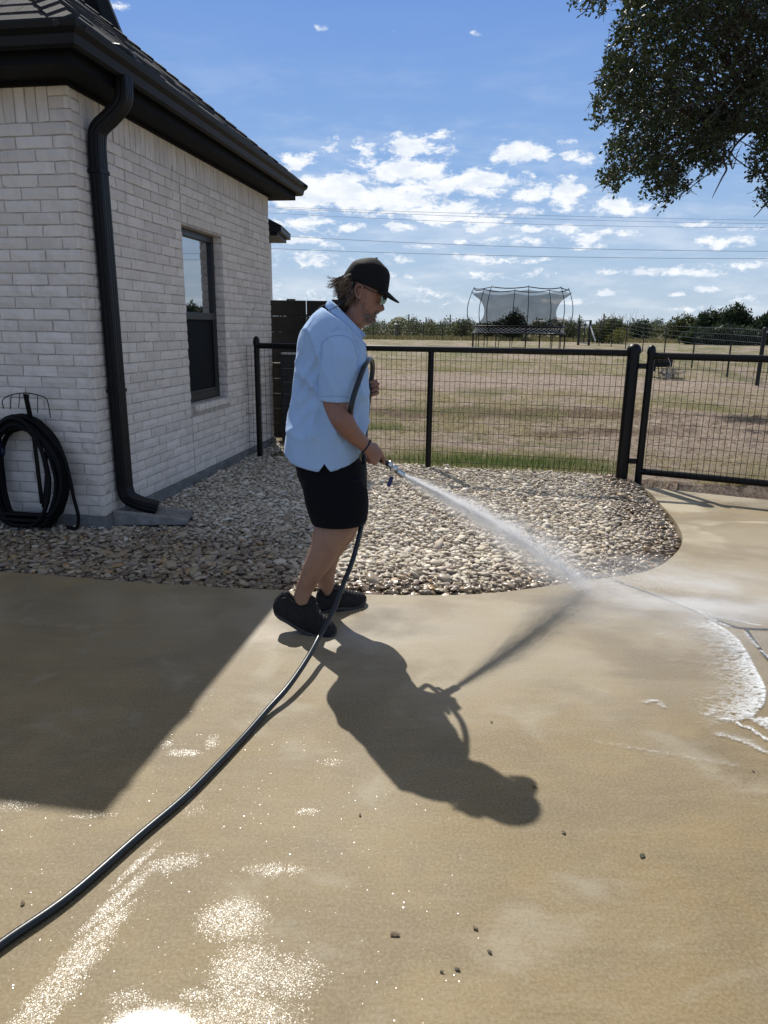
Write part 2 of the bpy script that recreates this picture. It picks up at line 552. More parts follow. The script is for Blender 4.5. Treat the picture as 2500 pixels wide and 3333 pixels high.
# ---- dry and green grass blades (one mass)
def tri_mesh(name, verts, tris, mats, parent=None, kind=None, smooth=False, attr=None):
    me = bpy.data.meshes.new(name)
    verts = np.ascontiguousarray(verts, dtype=np.float32); tris = np.ascontiguousarray(tris, dtype=np.int32)
    base = WLOC.get(parent.name, Vector((0, 0, 0))) if parent is not None else Vector((0, 0, 0))
    verts = verts - np.array(base, dtype=np.float32)
    me.vertices.add(len(verts)); me.vertices.foreach_set('co', verts.ravel())
    k = tris.shape[1]
    me.loops.add(tris.size); me.loops.foreach_set('vertex_index', tris.ravel())
    me.polygons.add(len(tris)); me.polygons.foreach_set('loop_start', np.arange(0, tris.size, k, dtype=np.int32))
    me.polygons.foreach_set('loop_total', np.full(len(tris), k, dtype=np.int32))
    if smooth: me.polygons.foreach_set('use_smooth', np.ones(len(tris), dtype=bool))
    me.update(calc_edges=True); me.validate()
    if attr:
        for an, av in attr.items():
            a = me.attributes.new(an, 'FLOAT', 'POINT'); a.data.foreach_set('value', np.ascontiguousarray(av, dtype=np.float32))
    for m_ in (mats if isinstance(mats, (list, tuple)) else [mats]): me.materials.append(m_)
    o = bpy.data.objects.new(name, me); COL.objects.link(o)
    if parent is not None: o.parent = parent
    WLOC[o.name] = base
    if kind: o['kind'] = kind
    return o

def blades(name, xs, ys, zs, h, w, mat_, lean=.5, kind='stuff', tone=None):
    n = len(xs)
    an = rng.uniform(0, 2 * np.pi, n); la = rng.uniform(0, 2 * np.pi, n); lm = rng.uniform(0, lean, n) * h
    hx, hy = np.cos(an) * w / 2, np.sin(an) * w / 2
    v = np.empty((n, 3, 3))
    v[:, 0] = np.stack([xs - hx, ys - hy, zs - .01], 1); v[:, 1] = np.stack([xs + hx, ys + hy, zs - .01], 1)
    v[:, 2] = np.stack([xs + np.cos(la) * lm, ys + np.sin(la) * lm, zs + h], 1)
    t = rng.uniform(0, 1, n) if tone is None else tone
    return tri_mesh(name, v.reshape(-1, 3), np.arange(n * 3).reshape(-1, 3), mat_, kind=kind, attr={'tone': np.repeat(t, 3)})

def tone_mat(name, a, b, rough=.8, trans=.3, c=None):
    m_ = bpy.data.materials.new(name); m_.use_nodes = True
    T = NT(m_.node_tree); p = T.n['Principled BSDF']
    at = T.node('ShaderNodeAttribute'); at.attribute_name = 'tone'
    if c is None:
        col = T.mix(at.outputs['Fac'], a, b)
    else:
        col = T.ramp(at.outputs['Fac'], [(0, a), (.5, b), (1, c)])
    T.l.new(col, p.inputs['Base Color']); p.inputs['Roughness'].default_value = rough
    p.inputs['Specular IOR Level'].default_value = .25
    tr = T.node('ShaderNodeBsdfTranslucent'); T.l.new(col, tr.inputs[0])
    mx = T.node('ShaderNodeMixShader'); mx.inputs[0].default_value = trans
    T.l.new(p.outputs[0], mx.inputs[1]); T.l.new(tr.outputs[0], mx.inputs[2])
    T.l.new(mx.outputs[0], T.n['Material Output'].inputs[0])
    return m_
M_blade = tone_mat('grass_blades', (.46, .39, .22), (.09, .16, .035), .8, .4)
N = 120000
yy = 6.6 + 20 * rng.uniform(0, 1, N) ** 1.7
xx = rng.uniform(-1.8, 1, N) + rng.uniform(0, 1, N) * (yy * .62 + 1)
keep = np.array([y > fence_y(x) + .05 for x, y in zip(xx, yy)])
xx, yy = xx[keep], yy[keep]
clump = np.array([mnoise.noise(Vector((x * 1.3, y * .8, 1.0))) + .5 * mnoise.noise(Vector((x * 4, y * 3, 7.0))) for x, y in zip(xx, yy)])
def near(x, y, cx_, cy_, rx, ry): return np.exp(-((x - cx_) / rx) ** 2 - ((y - cy_) / ry) ** 2)
green = near(xx, yy, 1.5, 7.5, 1.2, .40) + .5 * near(xx, yy, .4, 7.8, .9, .5) + .5 * near(xx, yy, -.1, 10.2, 1, .6)
barren = near(xx, yy, 5.4, 9.8, 2.4, 2.4) + near(xx, yy, 3.6, 18, 9, 2.0) + .8 * near(xx, yy, 1.5, 9.0, 2.2, .5)
keep = (clump * .8 + green - barren * .9 + rng.uniform(-.5, .5, len(xx))) > .05
xx, yy, green, clump = xx[keep], yy[keep], green[keep], clump[keep]
hh = (.018 + .03 * rng.uniform(0, 1, len(xx)) + .03 * np.clip(green, 0, 1)) * (1 + .02 * yy)
tone = np.clip(green * 1.1 * rng.uniform(.3, 1.2, len(xx)) + .12 * rng.uniform(0, 1, len(xx)), 0, 1)
zz = np.array([tz(x, y) for x, y in zip(xx, yy)]) - .015
grass = blades('grass', xx, yy, zz, hh, .006 + .0006 * yy, M_blade, .9, tone=tone)
# taller weeds along the far field edge
N = 26000
xx = rng.uniform(-6, 62, N); yy = rng.uniform(56, 63, N) + rng.normal(0, .6, N)
weeds = blades('tall_weeds', xx, yy, np.array([tz(x, y) for x, y in zip(xx, yy)]), rng.uniform(.12, .38, N), .10 + 0 * xx,
               tone_mat('weed_stems', (.30, .24, .12), (.12, .13, .05), .9, .3), .5)

# ---- concrete slab
cm = bpy.data.materials.new('wet_concrete'); cm.use_nodes = True
T = NT(cm.node_tree); P = T.n['Principled BSDF']
oc = T.node('ShaderNodeTexCoord').outputs['Object']
big = T.noise(oc, 1.1, 5, .6)
mid = T.noise(T.mapping(oc, (1, 1.3, 1), (3, 1, 0)), 4.5, 5, .6)
streak = T.noise(T.mapping(oc, (22, 130, 1), rot=(0, 0, .06)), 1.0, 4, .65)
streak2 = T.noise(T.mapping(oc, (5, 26, 1), (5, 2, 1), rot=(0, 0, .03)), 1.0, 3, .6)
fine = T.noise(oc, 380, 3, .7)
grain = T.noise(oc, 110, 5, .75)
spk = T.noise(oc, 900, 2, .8)
wetc = T.mix(T.smooth(big, .3, .7), (.205, .148, .062), (.268, .204, .105))
wetc = T.mix(T.m('MULTIPLY', T.smooth(mid, .4, .65), .55), wetc, (.170, .127, .064))
edge_grey = blobs(T, oc, [(.6, 3.2, 1.9, .95, 0, 1.0), (-.1, 2.0, .5, .8, 0, .45), (2.6, 4.0, 1.3, 1.5, .3, 1.0), (-1.6, 3.4, 1.6, .5, 0, .5), (1.5, 2.9, 1.0, .6, 0, .45)])
eg = T.smooth(T.m('ADD', edge_grey, T.m('MULTIPLY', T.m('SUBTRACT', mid, .5), .6)), .15, .95)
wetc = T.mix(T.m('MULTIPLY', eg, .9), wetc, (.325, .282, .212))
dry = blobs(T, oc, [(3.2, 6.2, 2.2, .52, -.3, 1.15), pb(2240, 1740, .26, .45, .2, 1.0), pb(2190, 1640, .30, .38, 0, 1.0), pb(2300, 1700, .22, .10, 0, .9), pb(2440, 1700, .30, .045, 0, .8), (3.6, 5.75, .8, .18, 0, .9)], 1.0)
dn = T.noise(T.mapping(oc, (1, 1.0, 1), (2, 5, 0)), 5.0, 5, .6)
dm = T.smooth(T.m('ADD', dry, T.m('MULTIPLY', T.m('SUBTRACT', dn, .5), .9)), .42, .74)
col = T.mix(T.m('MULTIPLY', dm, .8), wetc, (.46, .405, .305))
patch = T.smooth(T.noise(T.mapping(oc, (1, 1.2, 1), (11, 4, 0)), 1.7, 6, .55, .4), .47, .60)
col = T.mix(T.m('MULTIPLY', patch, .50), col, (.165, .128, .075))
pale = T.smooth(T.noise(T.mapping(oc, (1, 1.2, 1), (21, 14, 0)), 2.4, 6, .6, .5), .55, .70)
col = T.mix(T.m('MULTIPLY', pale, .55), col, (.35, .315, .245))
col = T.mix(T.m('MULTIPLY', T.smooth(streak2, .4, .8), .10), col, (.50, .44, .33))
col = T.mix(T.m('MULTIPLY', T.smooth(streak, .56, .74), .16), col, (.16, .125, .08))
col = T.mix(T.m('MULTIPLY', T.smooth(fine, .58, .78), .45), col, (.12, .095, .065))
col = T.mix(T.m('MULTIPLY', T.smooth(grain, .42, .68), .42), col, (.36, .31, .225))
col = T.mix(T.m('MULTIPLY', T.smooth(grain, .50, .30), .38), col, (.12, .092, .055))
st = T.smooth(T.noise(T.mapping(oc, loc=(7, 7, 7)), 2.3, 2, .4), .72, .8)
col = T.mix(T.m('MULTIPLY', st, .35), col, (.14, .12, .085))
T.l.new(T.vm('MULTIPLY', col, (.97, .955, .90)), P.inputs['Base Color'])
# water film: smooth where puddled, rough elsewhere
film = [pb(755, 2990, .085, .065, 0, 1.0), pb(800, 3170, .085, .085, 0, 1.0), pb(930, 3180, .10, .07, 0, .75), pb(790, 3330, .13, .07, 0, 1.0),
        pb(500, 3340, .10, .055, 0, 1.25), pb(640, 3240, .05, .02, 0, .8), pb(420, 3250, .06, .03, 0, .6),
        pb(448, 2810, .014, .10, -.40, .85), pb(380, 2930, .022, .12, -.45, 1.0), pb(310, 3050, .030, .12, -.48, 1.0), pb(220, 3170, .036, .12, -.5, 1.0), pb(120, 3300, .040, .12, -.5, 1.0),
        pb(600, 2450, .06, .022, .0, .95), pb(540, 2420, .03, .03, 0, .7), pb(690, 2415, .03, .05, 0, .6), pb(1000, 2640, .045, .02, 0, .7), pb(890, 2830, .09, .03, 0, .7), pb(560, 2810, .10, .04, .3, .65), pb(40, 2620, .08, .03, 0, .7),
        pb(300, 2655, .1, .015, .1, .55), pb(1080, 2480, .06, .03, 0, .5), pb(620, 2640, .1, .05, 0, .35)]
fb = blobs(T, oc, film, 1.0)
fn = T.noise(oc, 42, 4, .65)
cr_ = T.sep(T.voronoi(oc, 520, out=1))[2]
fm = T.smooth(T.m('SUBTRACT', T.m('ADD', T.m('MULTIPLY', fb, 1.9), T.m('MULTIPLY', T.m('SUBTRACT', fn, .5), 1.0)), T.m('MULTIPLY', cr_, .9)), .42, .50)
damp = blobs(T, oc, [(-1.6, 3.35, 1.7, .42, -.12, 1.0), (-.2, 3.2, .8, .35, 0, .8), (-1.9, 2.6, 1.3, .6, 0, .6), (1.7, 2.6, .9, .9, 0, 1.1), (1.4, 3.4, .8, .35, 0, 1.1)])
dmp = T.smooth(T.m('ADD', damp, T.m('MULTIPLY', T.m('SUBTRACT', mid, .5), .7)), .25, .85)
ro = T.m('SUBTRACT', .70, T.m('MULTIPLY', dmp, .44))
ro = T.m('ADD', T.m('MULTIPLY', ro, T.m('SUBTRACT', 1.0, fm)), T.m('MULTIPLY', fm, .33))
mirror = T.smooth(blobs(T, oc, [pb(500, 3350, .11, .05, 0, 1.0)]), .25, .8)
T.l.new(ro, P.inputs['Roughness'])
P.inputs['Specular IOR Level'].default_value = .5
# broom finish everywhere; glittering micro relief of the water film
b1 = T.bump(T.m('ADD', T.m('MULTIPLY', streak, 1.0), T.m('MULTIPLY', fine, .5)), .30, .0022)
def facets(scale, amp, loc=(0, 0, 0)):
    vc = T.voronoi(T.mapping(oc, loc=loc), scale, out=1)
    t_ = T.vm('MULTIPLY', T.vm('SUBTRACT', vc, (.5, .5, .5)), (amp, amp, 0))
    return T.vm('NORMALIZE', T.vm('ADD', T.vm('ADD', T.node('ShaderNodeNewGeometry').outputs['Normal'], t_), (0, 0, 0)))
b2 = facets(520, .40)
b3 = T.bump(T.noise(oc, 40, 2, .5), .05, .002)
nm = T.node('ShaderNodeMix', data_type='VECTOR')
T.l.new(fm, nm.inputs[0]); T.l.new(b1, nm.inputs[4]); T.l.new(b2, nm.inputs[5])
nm2 = T.node('ShaderNodeMix', data_type='VECTOR')
T.l.new(mirror, nm2.inputs[0]); T.l.new(nm.outputs[1], nm2.inputs[4]); T.l.new(b3, nm2.inputs[5])
T.l.new(nm2.outputs[1], P.inputs['Normal'])
# thin clear coat of water, sparkling sparsely
P.inputs['Coat Weight'].default_value = 0.0
cellr = T.sep(T.voronoi(T.mapping(oc, loc=(.3, .1, 0)), 430, out=1))[2]
coat = T.m('MULTIPLY', T.smooth(cellr, .955, .97), T.smooth(T.noise(T.mapping(oc, loc=(1, 2, 3)), 5, 4, .6), .36, .56))
near_m = T.m('SUBTRACT', 1.0, T.smooth(T.sep(oc)[1], 1.6, 2.9))
T.l.new(T.m('MULTIPLY', T.m('MULTIPLY', coat, near_m), .55), P.inputs['Coat Weight'])
P.inputs['Coat Roughness'].default_value = .17
P.inputs['Coat IOR'].default_value = 1.33
T.l.new(facets(430, .46, (.3, .1, 0)), P.inputs['Coat Normal'])

far_edge = [GH + Vector((-.12, .0, 0)), GH + GD * 4.2, GH + GD * 7.0]
poly = [Vector((p.x, p.y, 0)) for p in EDGE_C] + [Vector((far_edge[0].x, far_edge[0].y - .30, 0)), far_edge[1] + Vector((0, -.30, 0)), far_edge[2] + Vector((0, -.3, 0)), Vector((9.5, -7, 0)), Vector((-9, -7, 0)), Vector((-9, EDGE_C[0].y + .25, 0))]
bm = bmesh.new()
top = [bm.verts.new(p) for p in poly]
bm.verts.ensure_lookup_table()
ftop = bm.faces.new(top)
if ftop.normal.z < 0: ftop.normal_flip()
ex = bmesh.ops.extrude_face_region(bm, geom=[ftop])
low = [e for e in ex['geom'] if isinstance(e, bmesh.types.BMVert)]
for v_ in low: v_.co.z = -.12
bmesh.ops.recalc_face_normals(bm, faces=bm.faces)
bmesh.ops.triangulate(bm, faces=[f for f in bm.faces if len(f.verts) > 4])
me = bpy.data.meshes.new('driveway'); bm.to_mesh(me); bm.free()
me.materials.append(cm)
driveway = bpy.data.objects.new('driveway', me); COL.objects.link(driveway); driveway['kind'] = 'structure'

# ---- control joints: dark wet grooves
M_joint = mat('wet_joint', (.045, .035, .028), .18, 0, .5, 30, .5, 80, .003)
jb = MB()
def strip_line(pts, w, z, n=10):
    pts = catmull(pts, n)
    vs_ = []; fs_ = []
    for i, p in enumerate(pts):
        t = (pts[min(i + 1, len(pts) - 1)] - pts[max(i - 1, 0)]).normalized()
        s_ = Vector((-t.y, t.x, 0)) * (w * (.5 + .12 * mnoise.noise(p * 9)))
        vs_ += [Vector((p.x, p.y, z)) - s_, Vector((p.x, p.y, z)) + s_]
    fs_ = [(2 * i, 2 * i + 1, 2 * i + 3, 2 * i + 2) for i in range(len(pts) - 1)]
    jb.add(vs_, fs_)
strip_line([G(2000, 1890), G(2200, 1965), G(2370, 2035), G(2440, 2047), G(2500, 2050), G(2900, 2062)], .016, .004)
strip_line([G(2425, 2045), G(2470, 2110), G(2560, 2220), G(2800, 2520)], .016, .0045)
jb.build('control_joint', M_joint, kind='structure')

# ---- gravel bed: a dark base sheet with thousands of real river stones on it
fence_pts = [Vector((FR.x + .05, FR.y + .12, 0)), Vector((FM.x, FM.y + .10, 0)), Vector((FL.x, FL.y + .10, 0)), Vector((-1.0, 8.5, 0)), Vector((-1.5, 9.2, 0)), Vector((-5, 6.2, 0)), Vector((-6, 5.5, 0))]
bed = [Vector((p.x, p.y, 0)) for p in EDGE_C] + fence_pts
bm = bmesh.new()
f_ = bm.faces.new([bm.verts.new((p.x, p.y, -.055)) for p in bed])
if f_.normal.z < 0: f_.normal_flip()
bmesh.ops.triangulate(bm, faces=bm.faces[:])
me = bpy.data.meshes.new('gravel_base'); bm.to_mesh(me); bm.free()
me.materials.append(mat('bed_soil', (.10, .085, .065), .95, 0, .5, 30, .8, 60, .02))
gb = bpy.data.objects.new('gravel_base', me); COL.objects.link(gb); gb['kind'] = 'structure'

bx = np.array([p.x for p in bed]); by = np.array([p.y for p in bed])
def inside(px_, py_):
    res = np.zeros(len(px_), bool)
    j = len(bx) - 1
    for i in range(len(bx)):
        c = ((by[i] > py_) != (by[j] > py_)) & (px_ < (bx[j] - bx[i]) * (py_ - by[i]) / (by[j] - by[i] + 1e-12) + bx[i])
        res ^= c; j = i
    return res
ex_ = np.array([(p.x, p.y) for p in EDGE_C])
def dist_edge(px_, py_):
    d = np.full(len(px_), 9.0)
    for i in range(len(ex_) - 1):
        a, b = ex_[i], ex_[i + 1]; ab = b - a
        t = np.clip(((px_ - a[0]) * ab[0] + (py_ - a[1]) * ab[1]) / (ab @ ab), 0, 1)
        d = np.minimum(d, np.hypot(px_ - a[0] - ab[0] * t, py_ - a[1] - ab[1] * t))
    return d
HO = Vector((-1.96, 4.79, 0)); TH = math.atan2(.61, 3.79)
HA = Vector((math.sin(TH), math.cos(TH), 0)); HB = Vector((-math.cos(TH), math.sin(TH), 0))   # along the window wall / leftwards
def in_house(px_, py_):
    rx_ = px_ - HO.x; ry_ = py_ - HO.y
    return ((rx_ * HA.x + ry_ * HA.y) > -.0) & ((rx_ * HB.x + ry_ * HB.y) > .0)

def ico(sub):
    bm = bmesh.new(); bmesh.ops.create_icosphere(bm, subdivisions=sub, radius=1)
    v = np.array([v.co[:] for v in bm.verts]); f = np.array([[q.index for q in f.verts] for f in bm.faces]); bm.free()
    return v, f
def stone_templates(sub, n):
    v, f = ico(sub); out = []
    for k in range(n):
        off = Vector((k * 7.3, k * 3.1, 5))
        p = v.copy()
        # squashed super-ellipsoid with a few chipped flats
        p = np.sign(p) * np.abs(p) ** .82
        for _ in range(rng.integers(3, 8)):
            d = rng.normal(size=3); d /= np.linalg.norm(d)
            lim = rng.uniform(.42, .80)
            s_ = p @ d
            p = p - np.outer(np.maximum(s_ - lim, 0) * .85, d)
        dn_ = np.array([mnoise.noise(Vector(q) * 1.3 + off) * .22 + mnoise.noise(Vector(q) * 3.1 + off) * .07 for q in v])
        out.append(p * (1 + dn_)[:, None])
    return out, f
def scatter_stones(px_, py_, pz_, size, sub, ntem, wet):
    tem, f = stone_templates(sub, ntem)
    n = len(px_); nv = len(tem[0])
    which = rng.integers(0, ntem, n)
    Tm = np.array(tem)[which]                        # n, nv, 3
    sc = np.stack([size * rng.uniform(.85, 1.35, n), size * rng.uniform(.6, .95, n), size * rng.uniform(.28, .5, n)], 1)
    Tm = Tm * sc[:, None, :]
    yaw = rng.uniform(0, 2 * np.pi, n); tilt = np.abs(rng.normal(0, .32, n)); ta = rng.uniform(0, 2 * np.pi, n)
    ca, sa = np.cos(yaw), np.sin(yaw)
    x = Tm[..., 0] * ca[:, None] - Tm[..., 1] * sa[:, None]; y = Tm[..., 0] * sa[:, None] + Tm[..., 1] * ca[:, None]; z = Tm[..., 2]
    # tilt about horizontal axis ta
    ax, ay = np.cos(ta)[:, None], np.sin(ta)[:, None]; ct, st_ = np.cos(tilt)[:, None], np.sin(tilt)[:, None]
    d = x * ax + y * ay
    cx_ = ay * z; cy_ = -ax * z; cz_ = ax * y - ay * x
    X = x * ct + cx_ * st_ + ax * d * (1 - ct); Y = y * ct + cy_ * st_ + ay * d * (1 - ct); Z = z * ct + cz_ * st_
    vv = np.stack([X + px_[:, None], Y + py_[:, None], Z + pz_[:, None]], -1).reshape(-1, 3)
    ff = (f[None] + (np.arange(n) * nv)[:, None, None]).reshape(-1, 3)
    return vv, ff, np.repeat(wet, nv)
allv, allf, allw = [], [], []
off_ = 0
for layer, (sp, zc, sz) in enumerate([(.034, -.026, .025), (.030, -.009, .0205), (.043, .006, .0205)]):
    gx_, gy_ = np.meshgrid(np.arange(-4.2, 2.6, sp), np.arange(3.3, 8.7, sp))
    gx_[::2] += sp / 2
    px_ = (gx_ + rng.uniform(-.4, .4, gx_.shape) * sp).ravel(); py_ = (gy_ + rng.uniform(-.4, .4, gx_.shape) * sp).ravel()
    k = inside(px_, py_) & ~in_house(px_, py_)
    # not what the splash block covers
    de = dist_edge(px_, py_)
    k &= de > (.022 if layer < 2 else .06)
    spx, spy = px_ + 1.70, py_ - 5.02
    k &= ~((np.abs(spx * math.cos(.12) + spy * math.sin(.12)) < .27) & (np.abs(spy * math.cos(.12) - spx * math.sin(.12)) < .15) & (layer > 0))
    k &= (px_ > -.72 * py_ - .2)
    px_, py_, de = px_[k], py_[k], de[k]
    und = np.array([mnoise.noise(Vector((a * 1.6, b * 1.6, 2))) for a, b in zip(px_, py_)]) * .018
    pz_ = zc + und - .018 * np.exp(-de / .10) + rng.uniform(-.006, .006, len(px_))
    size = sz * np.exp(rng.normal(0, .32, len(px_)))
    wn = np.array([mnoise.noise(Vector((a * 2.4, b * 2.4, 9))) for a, b in zip(px_, py_)])
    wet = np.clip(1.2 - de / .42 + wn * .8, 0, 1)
    # the jet wets left and middle; wet tone spread further left to deepen shade
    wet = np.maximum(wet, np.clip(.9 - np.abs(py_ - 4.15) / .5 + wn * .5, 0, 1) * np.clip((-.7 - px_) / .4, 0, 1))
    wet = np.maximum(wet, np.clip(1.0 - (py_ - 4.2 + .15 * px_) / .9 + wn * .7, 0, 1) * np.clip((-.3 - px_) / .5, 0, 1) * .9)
    wet = np.clip(wet + rng.normal(0, .12, len(wet)), 0, 1)
    for sel, sub in ((py_ < 4.35, 2), (py_ >= 4.35, 1)):
        if sel.sum() == 0: continue
        v, f, w = scatter_stones(px_[sel], py_[sel], pz_[sel], size[sel], sub, 16, wet[sel])
        allv.append(v); allf.append(f + off_); allw.append(w); off_ += len(v)
sm = bpy.data.materials.new('river_stone'); sm.use_nodes = True
T = NT(sm.node_tree); P = T.n['Principled BSDF']
geo = T.node('ShaderNodeNewGeometry'); rnd = geo.outputs['Random Per Island']
oc = T.node('ShaderNodeTexCoord').outputs['Object']
wt = T.node('ShaderNodeAttribute'); wt.attribute_name = 'wet'; wt = wt.outputs['Fac']
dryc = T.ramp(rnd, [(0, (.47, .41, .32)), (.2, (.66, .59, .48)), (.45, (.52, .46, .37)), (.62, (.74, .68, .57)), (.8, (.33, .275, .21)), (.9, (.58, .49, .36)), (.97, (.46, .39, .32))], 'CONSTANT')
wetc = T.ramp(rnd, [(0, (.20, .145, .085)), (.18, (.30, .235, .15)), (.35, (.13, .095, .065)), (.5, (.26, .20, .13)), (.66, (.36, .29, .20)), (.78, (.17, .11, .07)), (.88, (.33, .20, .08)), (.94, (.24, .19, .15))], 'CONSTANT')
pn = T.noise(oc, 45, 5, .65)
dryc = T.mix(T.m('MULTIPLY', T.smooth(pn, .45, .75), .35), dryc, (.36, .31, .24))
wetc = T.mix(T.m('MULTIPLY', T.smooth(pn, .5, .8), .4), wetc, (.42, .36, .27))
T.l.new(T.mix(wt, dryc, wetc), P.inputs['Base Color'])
T.l.new(T.m('SUBTRACT', .85, T.m('MULTIPLY', wt, .60)), P.inputs['Roughness'])
T.l.new(T.bump(T.noise(oc, 160, 4, .6), .35, .002), P.inputs['Normal'])
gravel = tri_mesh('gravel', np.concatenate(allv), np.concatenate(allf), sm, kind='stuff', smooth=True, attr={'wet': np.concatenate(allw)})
gravel['label'] = 'cream and tan river stones of the curved bed beside the wet slab'
del allv, allf, allw

# ---- foam: thin streaks of froth pushed ahead of the jet
M_foam = mat('water_foam', (.84, .86, .86), .4, 0, .08, 60, .1, 200, .0005)
_T = NT(M_foam.node_tree); _tr = _T.node('ShaderNodeBsdfTransparent'); _mx = _T.node('ShaderNodeMixShader')
_T.l.new(_T.m('MULTIPLY_ADD', _T.smooth(_T.noise(_T.node('ShaderNodeTexCoord').outputs['Object'], 120, 4, .7), .35, .65), .55, .30), _mx.inputs[0])
_T.l.new(_tr.outputs[0], _mx.inputs[1]); _T.l.new(_T.n['Principled BSDF'].outputs[0], _mx.inputs[2]); _T.l.new(_mx.outputs[0], _T.n['Material Output'].inputs[0])
FOAM = [  # photo polyline, spread behind the front, weight
    ([(2330, 2035), (2365, 2055), (2400, 2085), (2432, 2130), (2452, 2175), (2475, 2215), (2487, 2250), (2482, 2290), (2462, 2318), (2448, 2335), (2478, 2352), (2540, 2372)], .26, .74),
    ([(2400, 2085), (2452, 2175), (2487, 2250), (2462, 2318)], .018, .86),
    ([(2300, 2330), (2345, 2315), (2400, 2330), (2450, 2350), (2510, 2385)], .05, .62),
    ([(2345, 2345), (2385, 2345), (2412, 2366), (2450, 2378), (2480, 2402), (2560, 2450)], .022, .82),
    ([(2395, 2330), (2450, 2345), (2510, 2372), (2600, 2400)], .02, .72),
    ([(2215, 1965), (2262, 1985), (2300, 1998), (2345, 2013), (2400, 2022), (2440, 2032), (2478, 2038)], .03, .72),
    ([(2262, 1985), (2300, 2008), (2345, 2030), (2375, 2042)], .03, .8),
    ([(2425, 2060), (2450, 2090), (2478, 2120), (2510, 2150)], .03, .72),
    ([(2100, 2085), (2160, 2065), (2230, 2045), (2290, 2038), (2350, 2052)], .02, .46),
    ([(2180, 2155), (2220, 2150), (2275, 2160)], .05, .42), ([(1860, 2390), (1960, 2425), (2080, 2445), (2220, 2468), (2400, 2500)], .07, .44),
    ([(2095, 2290), (2140, 2285), (2160, 2305)], .03, .66), ([(2350, 2400), (2420, 2420), (2480, 2450), (2560, 2480)], .05, .68), ([(2000, 1975), (2100, 1985), (2180, 1990)], .04, .5)]
fx_, fy_ = np.meshgrid(np.arange(.75, 2.75, .0105), np.arange(2.0, 3.75, .0105))
px_, py_ = fx_.ravel(), fy_.ravel(); dens = np.zeros(len(px_)); imp = np.array([1.0, 3.5])
for pts_, spread, w in FOAM:
    c = np.array([(q.x, q.y) for q in catmull([G(u, v) for u, v in pts_], 8)])
    best = np.full(len(px_), 9.0); side = np.zeros(len(px_))
    for i in range(len(c) - 1):
        a_, b_ = c[i], c[i + 1]; ab = b_ - a_
        t = np.clip(((px_ - a_[0]) * ab[0] + (py_ - a_[1]) * ab[1]) / (ab @ ab), 0, 1)
        nx_, ny2 = a_[0] + ab[0] * t, a_[1] + ab[1] * t
        d = np.hypot(px_ - nx_, py_ - ny2); k = d < best
        fl = np.stack([nx_ - imp[0], ny2 - imp[1]], 1); fl /= np.linalg.norm(fl, axis=1)[:, None]
        sd = (px_ - nx_) * fl[:, 0] + (py_ - ny2) * fl[:, 1]
        best = np.where(k, d, best); side = np.where(k, sd, side)
    val = w * np.where(side > 0, np.exp(-(best / .010) ** 2), np.exp(-best / spread))
    dens = np.maximum(dens, val)
nyf, nxf = fx_.shape; ix = np.arange(nyf * nxf).reshape(nyf, nxf)
q4 = np.stack([ix[:-1, :-1], ix[:-1, 1:], ix[1:, 1:], ix[1:, :-1]], -1).reshape(-1, 4)
q4 = q4[dens[q4].max(1) > .12]
used = np.unique(q4); remap = np.zeros(len(px_), int); remap[used] = np.arange(len(used))
_T = NT(M_foam.node_tree); _oc = [n for n in _T.n if n.type == 'TEX_COORD'][0].outputs['Object']
at = _T.node('ShaderNodeAttribute'); at.attribute_name = 'dens'
wv = _T.vm('ADD', _oc, _T.vm('MULTIPLY', _T.comb(_T.noise(_oc, 9, 3, .6), _T.noise(_T.mapping(_oc, loc=(5, 5, 5)), 9, 3, .6), 0.0), (.10, .10, 0)))
n_a = _T.noise(_T.mapping(wv, (16, 48, 1), rot=(0, 0, .25)), 1.0, 5, .62)
ridge = _T.m('SUBTRACT', 1.0, _T.m('MULTIPLY', _T.m('ABSOLUTE', _T.m('SUBTRACT', n_a, .5)), 5.0))
n_b = _T.noise(wv, 70, 4, .7)
tot = _T.m('ADD', _T.m('MULTIPLY', ridge, .42), _T.m('ADD', _T.m('MULTIPLY', n_b, .42), _T.m('MULTIPLY', at.outputs['Fac'], .95)))
alpha = _T.m('MULTIPLY', _T.smooth(tot, .84, 1.46), _T.smooth(at.outputs['Fac'], .10, .40))
_T.l.new(_T.m('MULTIPLY', alpha, .95), _mx.inputs[0])
fo = tri_mesh('foam', np.stack([px_, py_, .006 + 0 * dens], -1)[used], remap[q4], M_foam, kind='stuff', smooth=True, attr={'dens': np.clip(dens, 0, 1.3)[used]})
fo['label'] = 'white froth streaks washed over the wet slab'
# ================================================================== HOUSE
UP = Vector((0, 0, 1))
def HP(s, out, z, b=0.0):
    """point of the house frame: s along the window wall, out = towards the yard, b = leftwards"""
    return HO + HA * s - HB * out + HB * b + UP * z

bmm = bpy.data.materials.new('whitewashed_brick'); bmm.use_nodes = True
T = NT(bmm.node_tree); P = T.n['Principled BSDF']
oc = T.node('ShaderNodeTexCoord').outputs['Object']
rnd = T.node('ShaderNodeNewGeometry').outputs['Random Per Island']
c = T.ramp(rnd, [(0, (.70, .64, .57)), (.3, (.75, .69, .615)), (.55, (.64, .585, .52)), (.75, (.72, .66, .59)), (1, (.78, .72, .65))])
sm1 = T.noise(T.mapping(oc, (1, 1, .6)), 9, 6, .7)
c = T.mix(T.m('MULTIPLY', T.smooth(sm1, .42, .72), .5), c, (.53, .48, .43))
c = T.mix(T.m('MULTIPLY', T.smooth(T.noise(T.mapping(oc, (14, 14, 5)), 1.0, 5, .7), .5, .75), .35), c, (.80, .76, .70))
pit = T.smooth(T.noise(oc, 26, 3, .6), .70, .76)
c = T.mix(T.m('MULTIPLY', pit, .55), c, (.16, .14, .13))
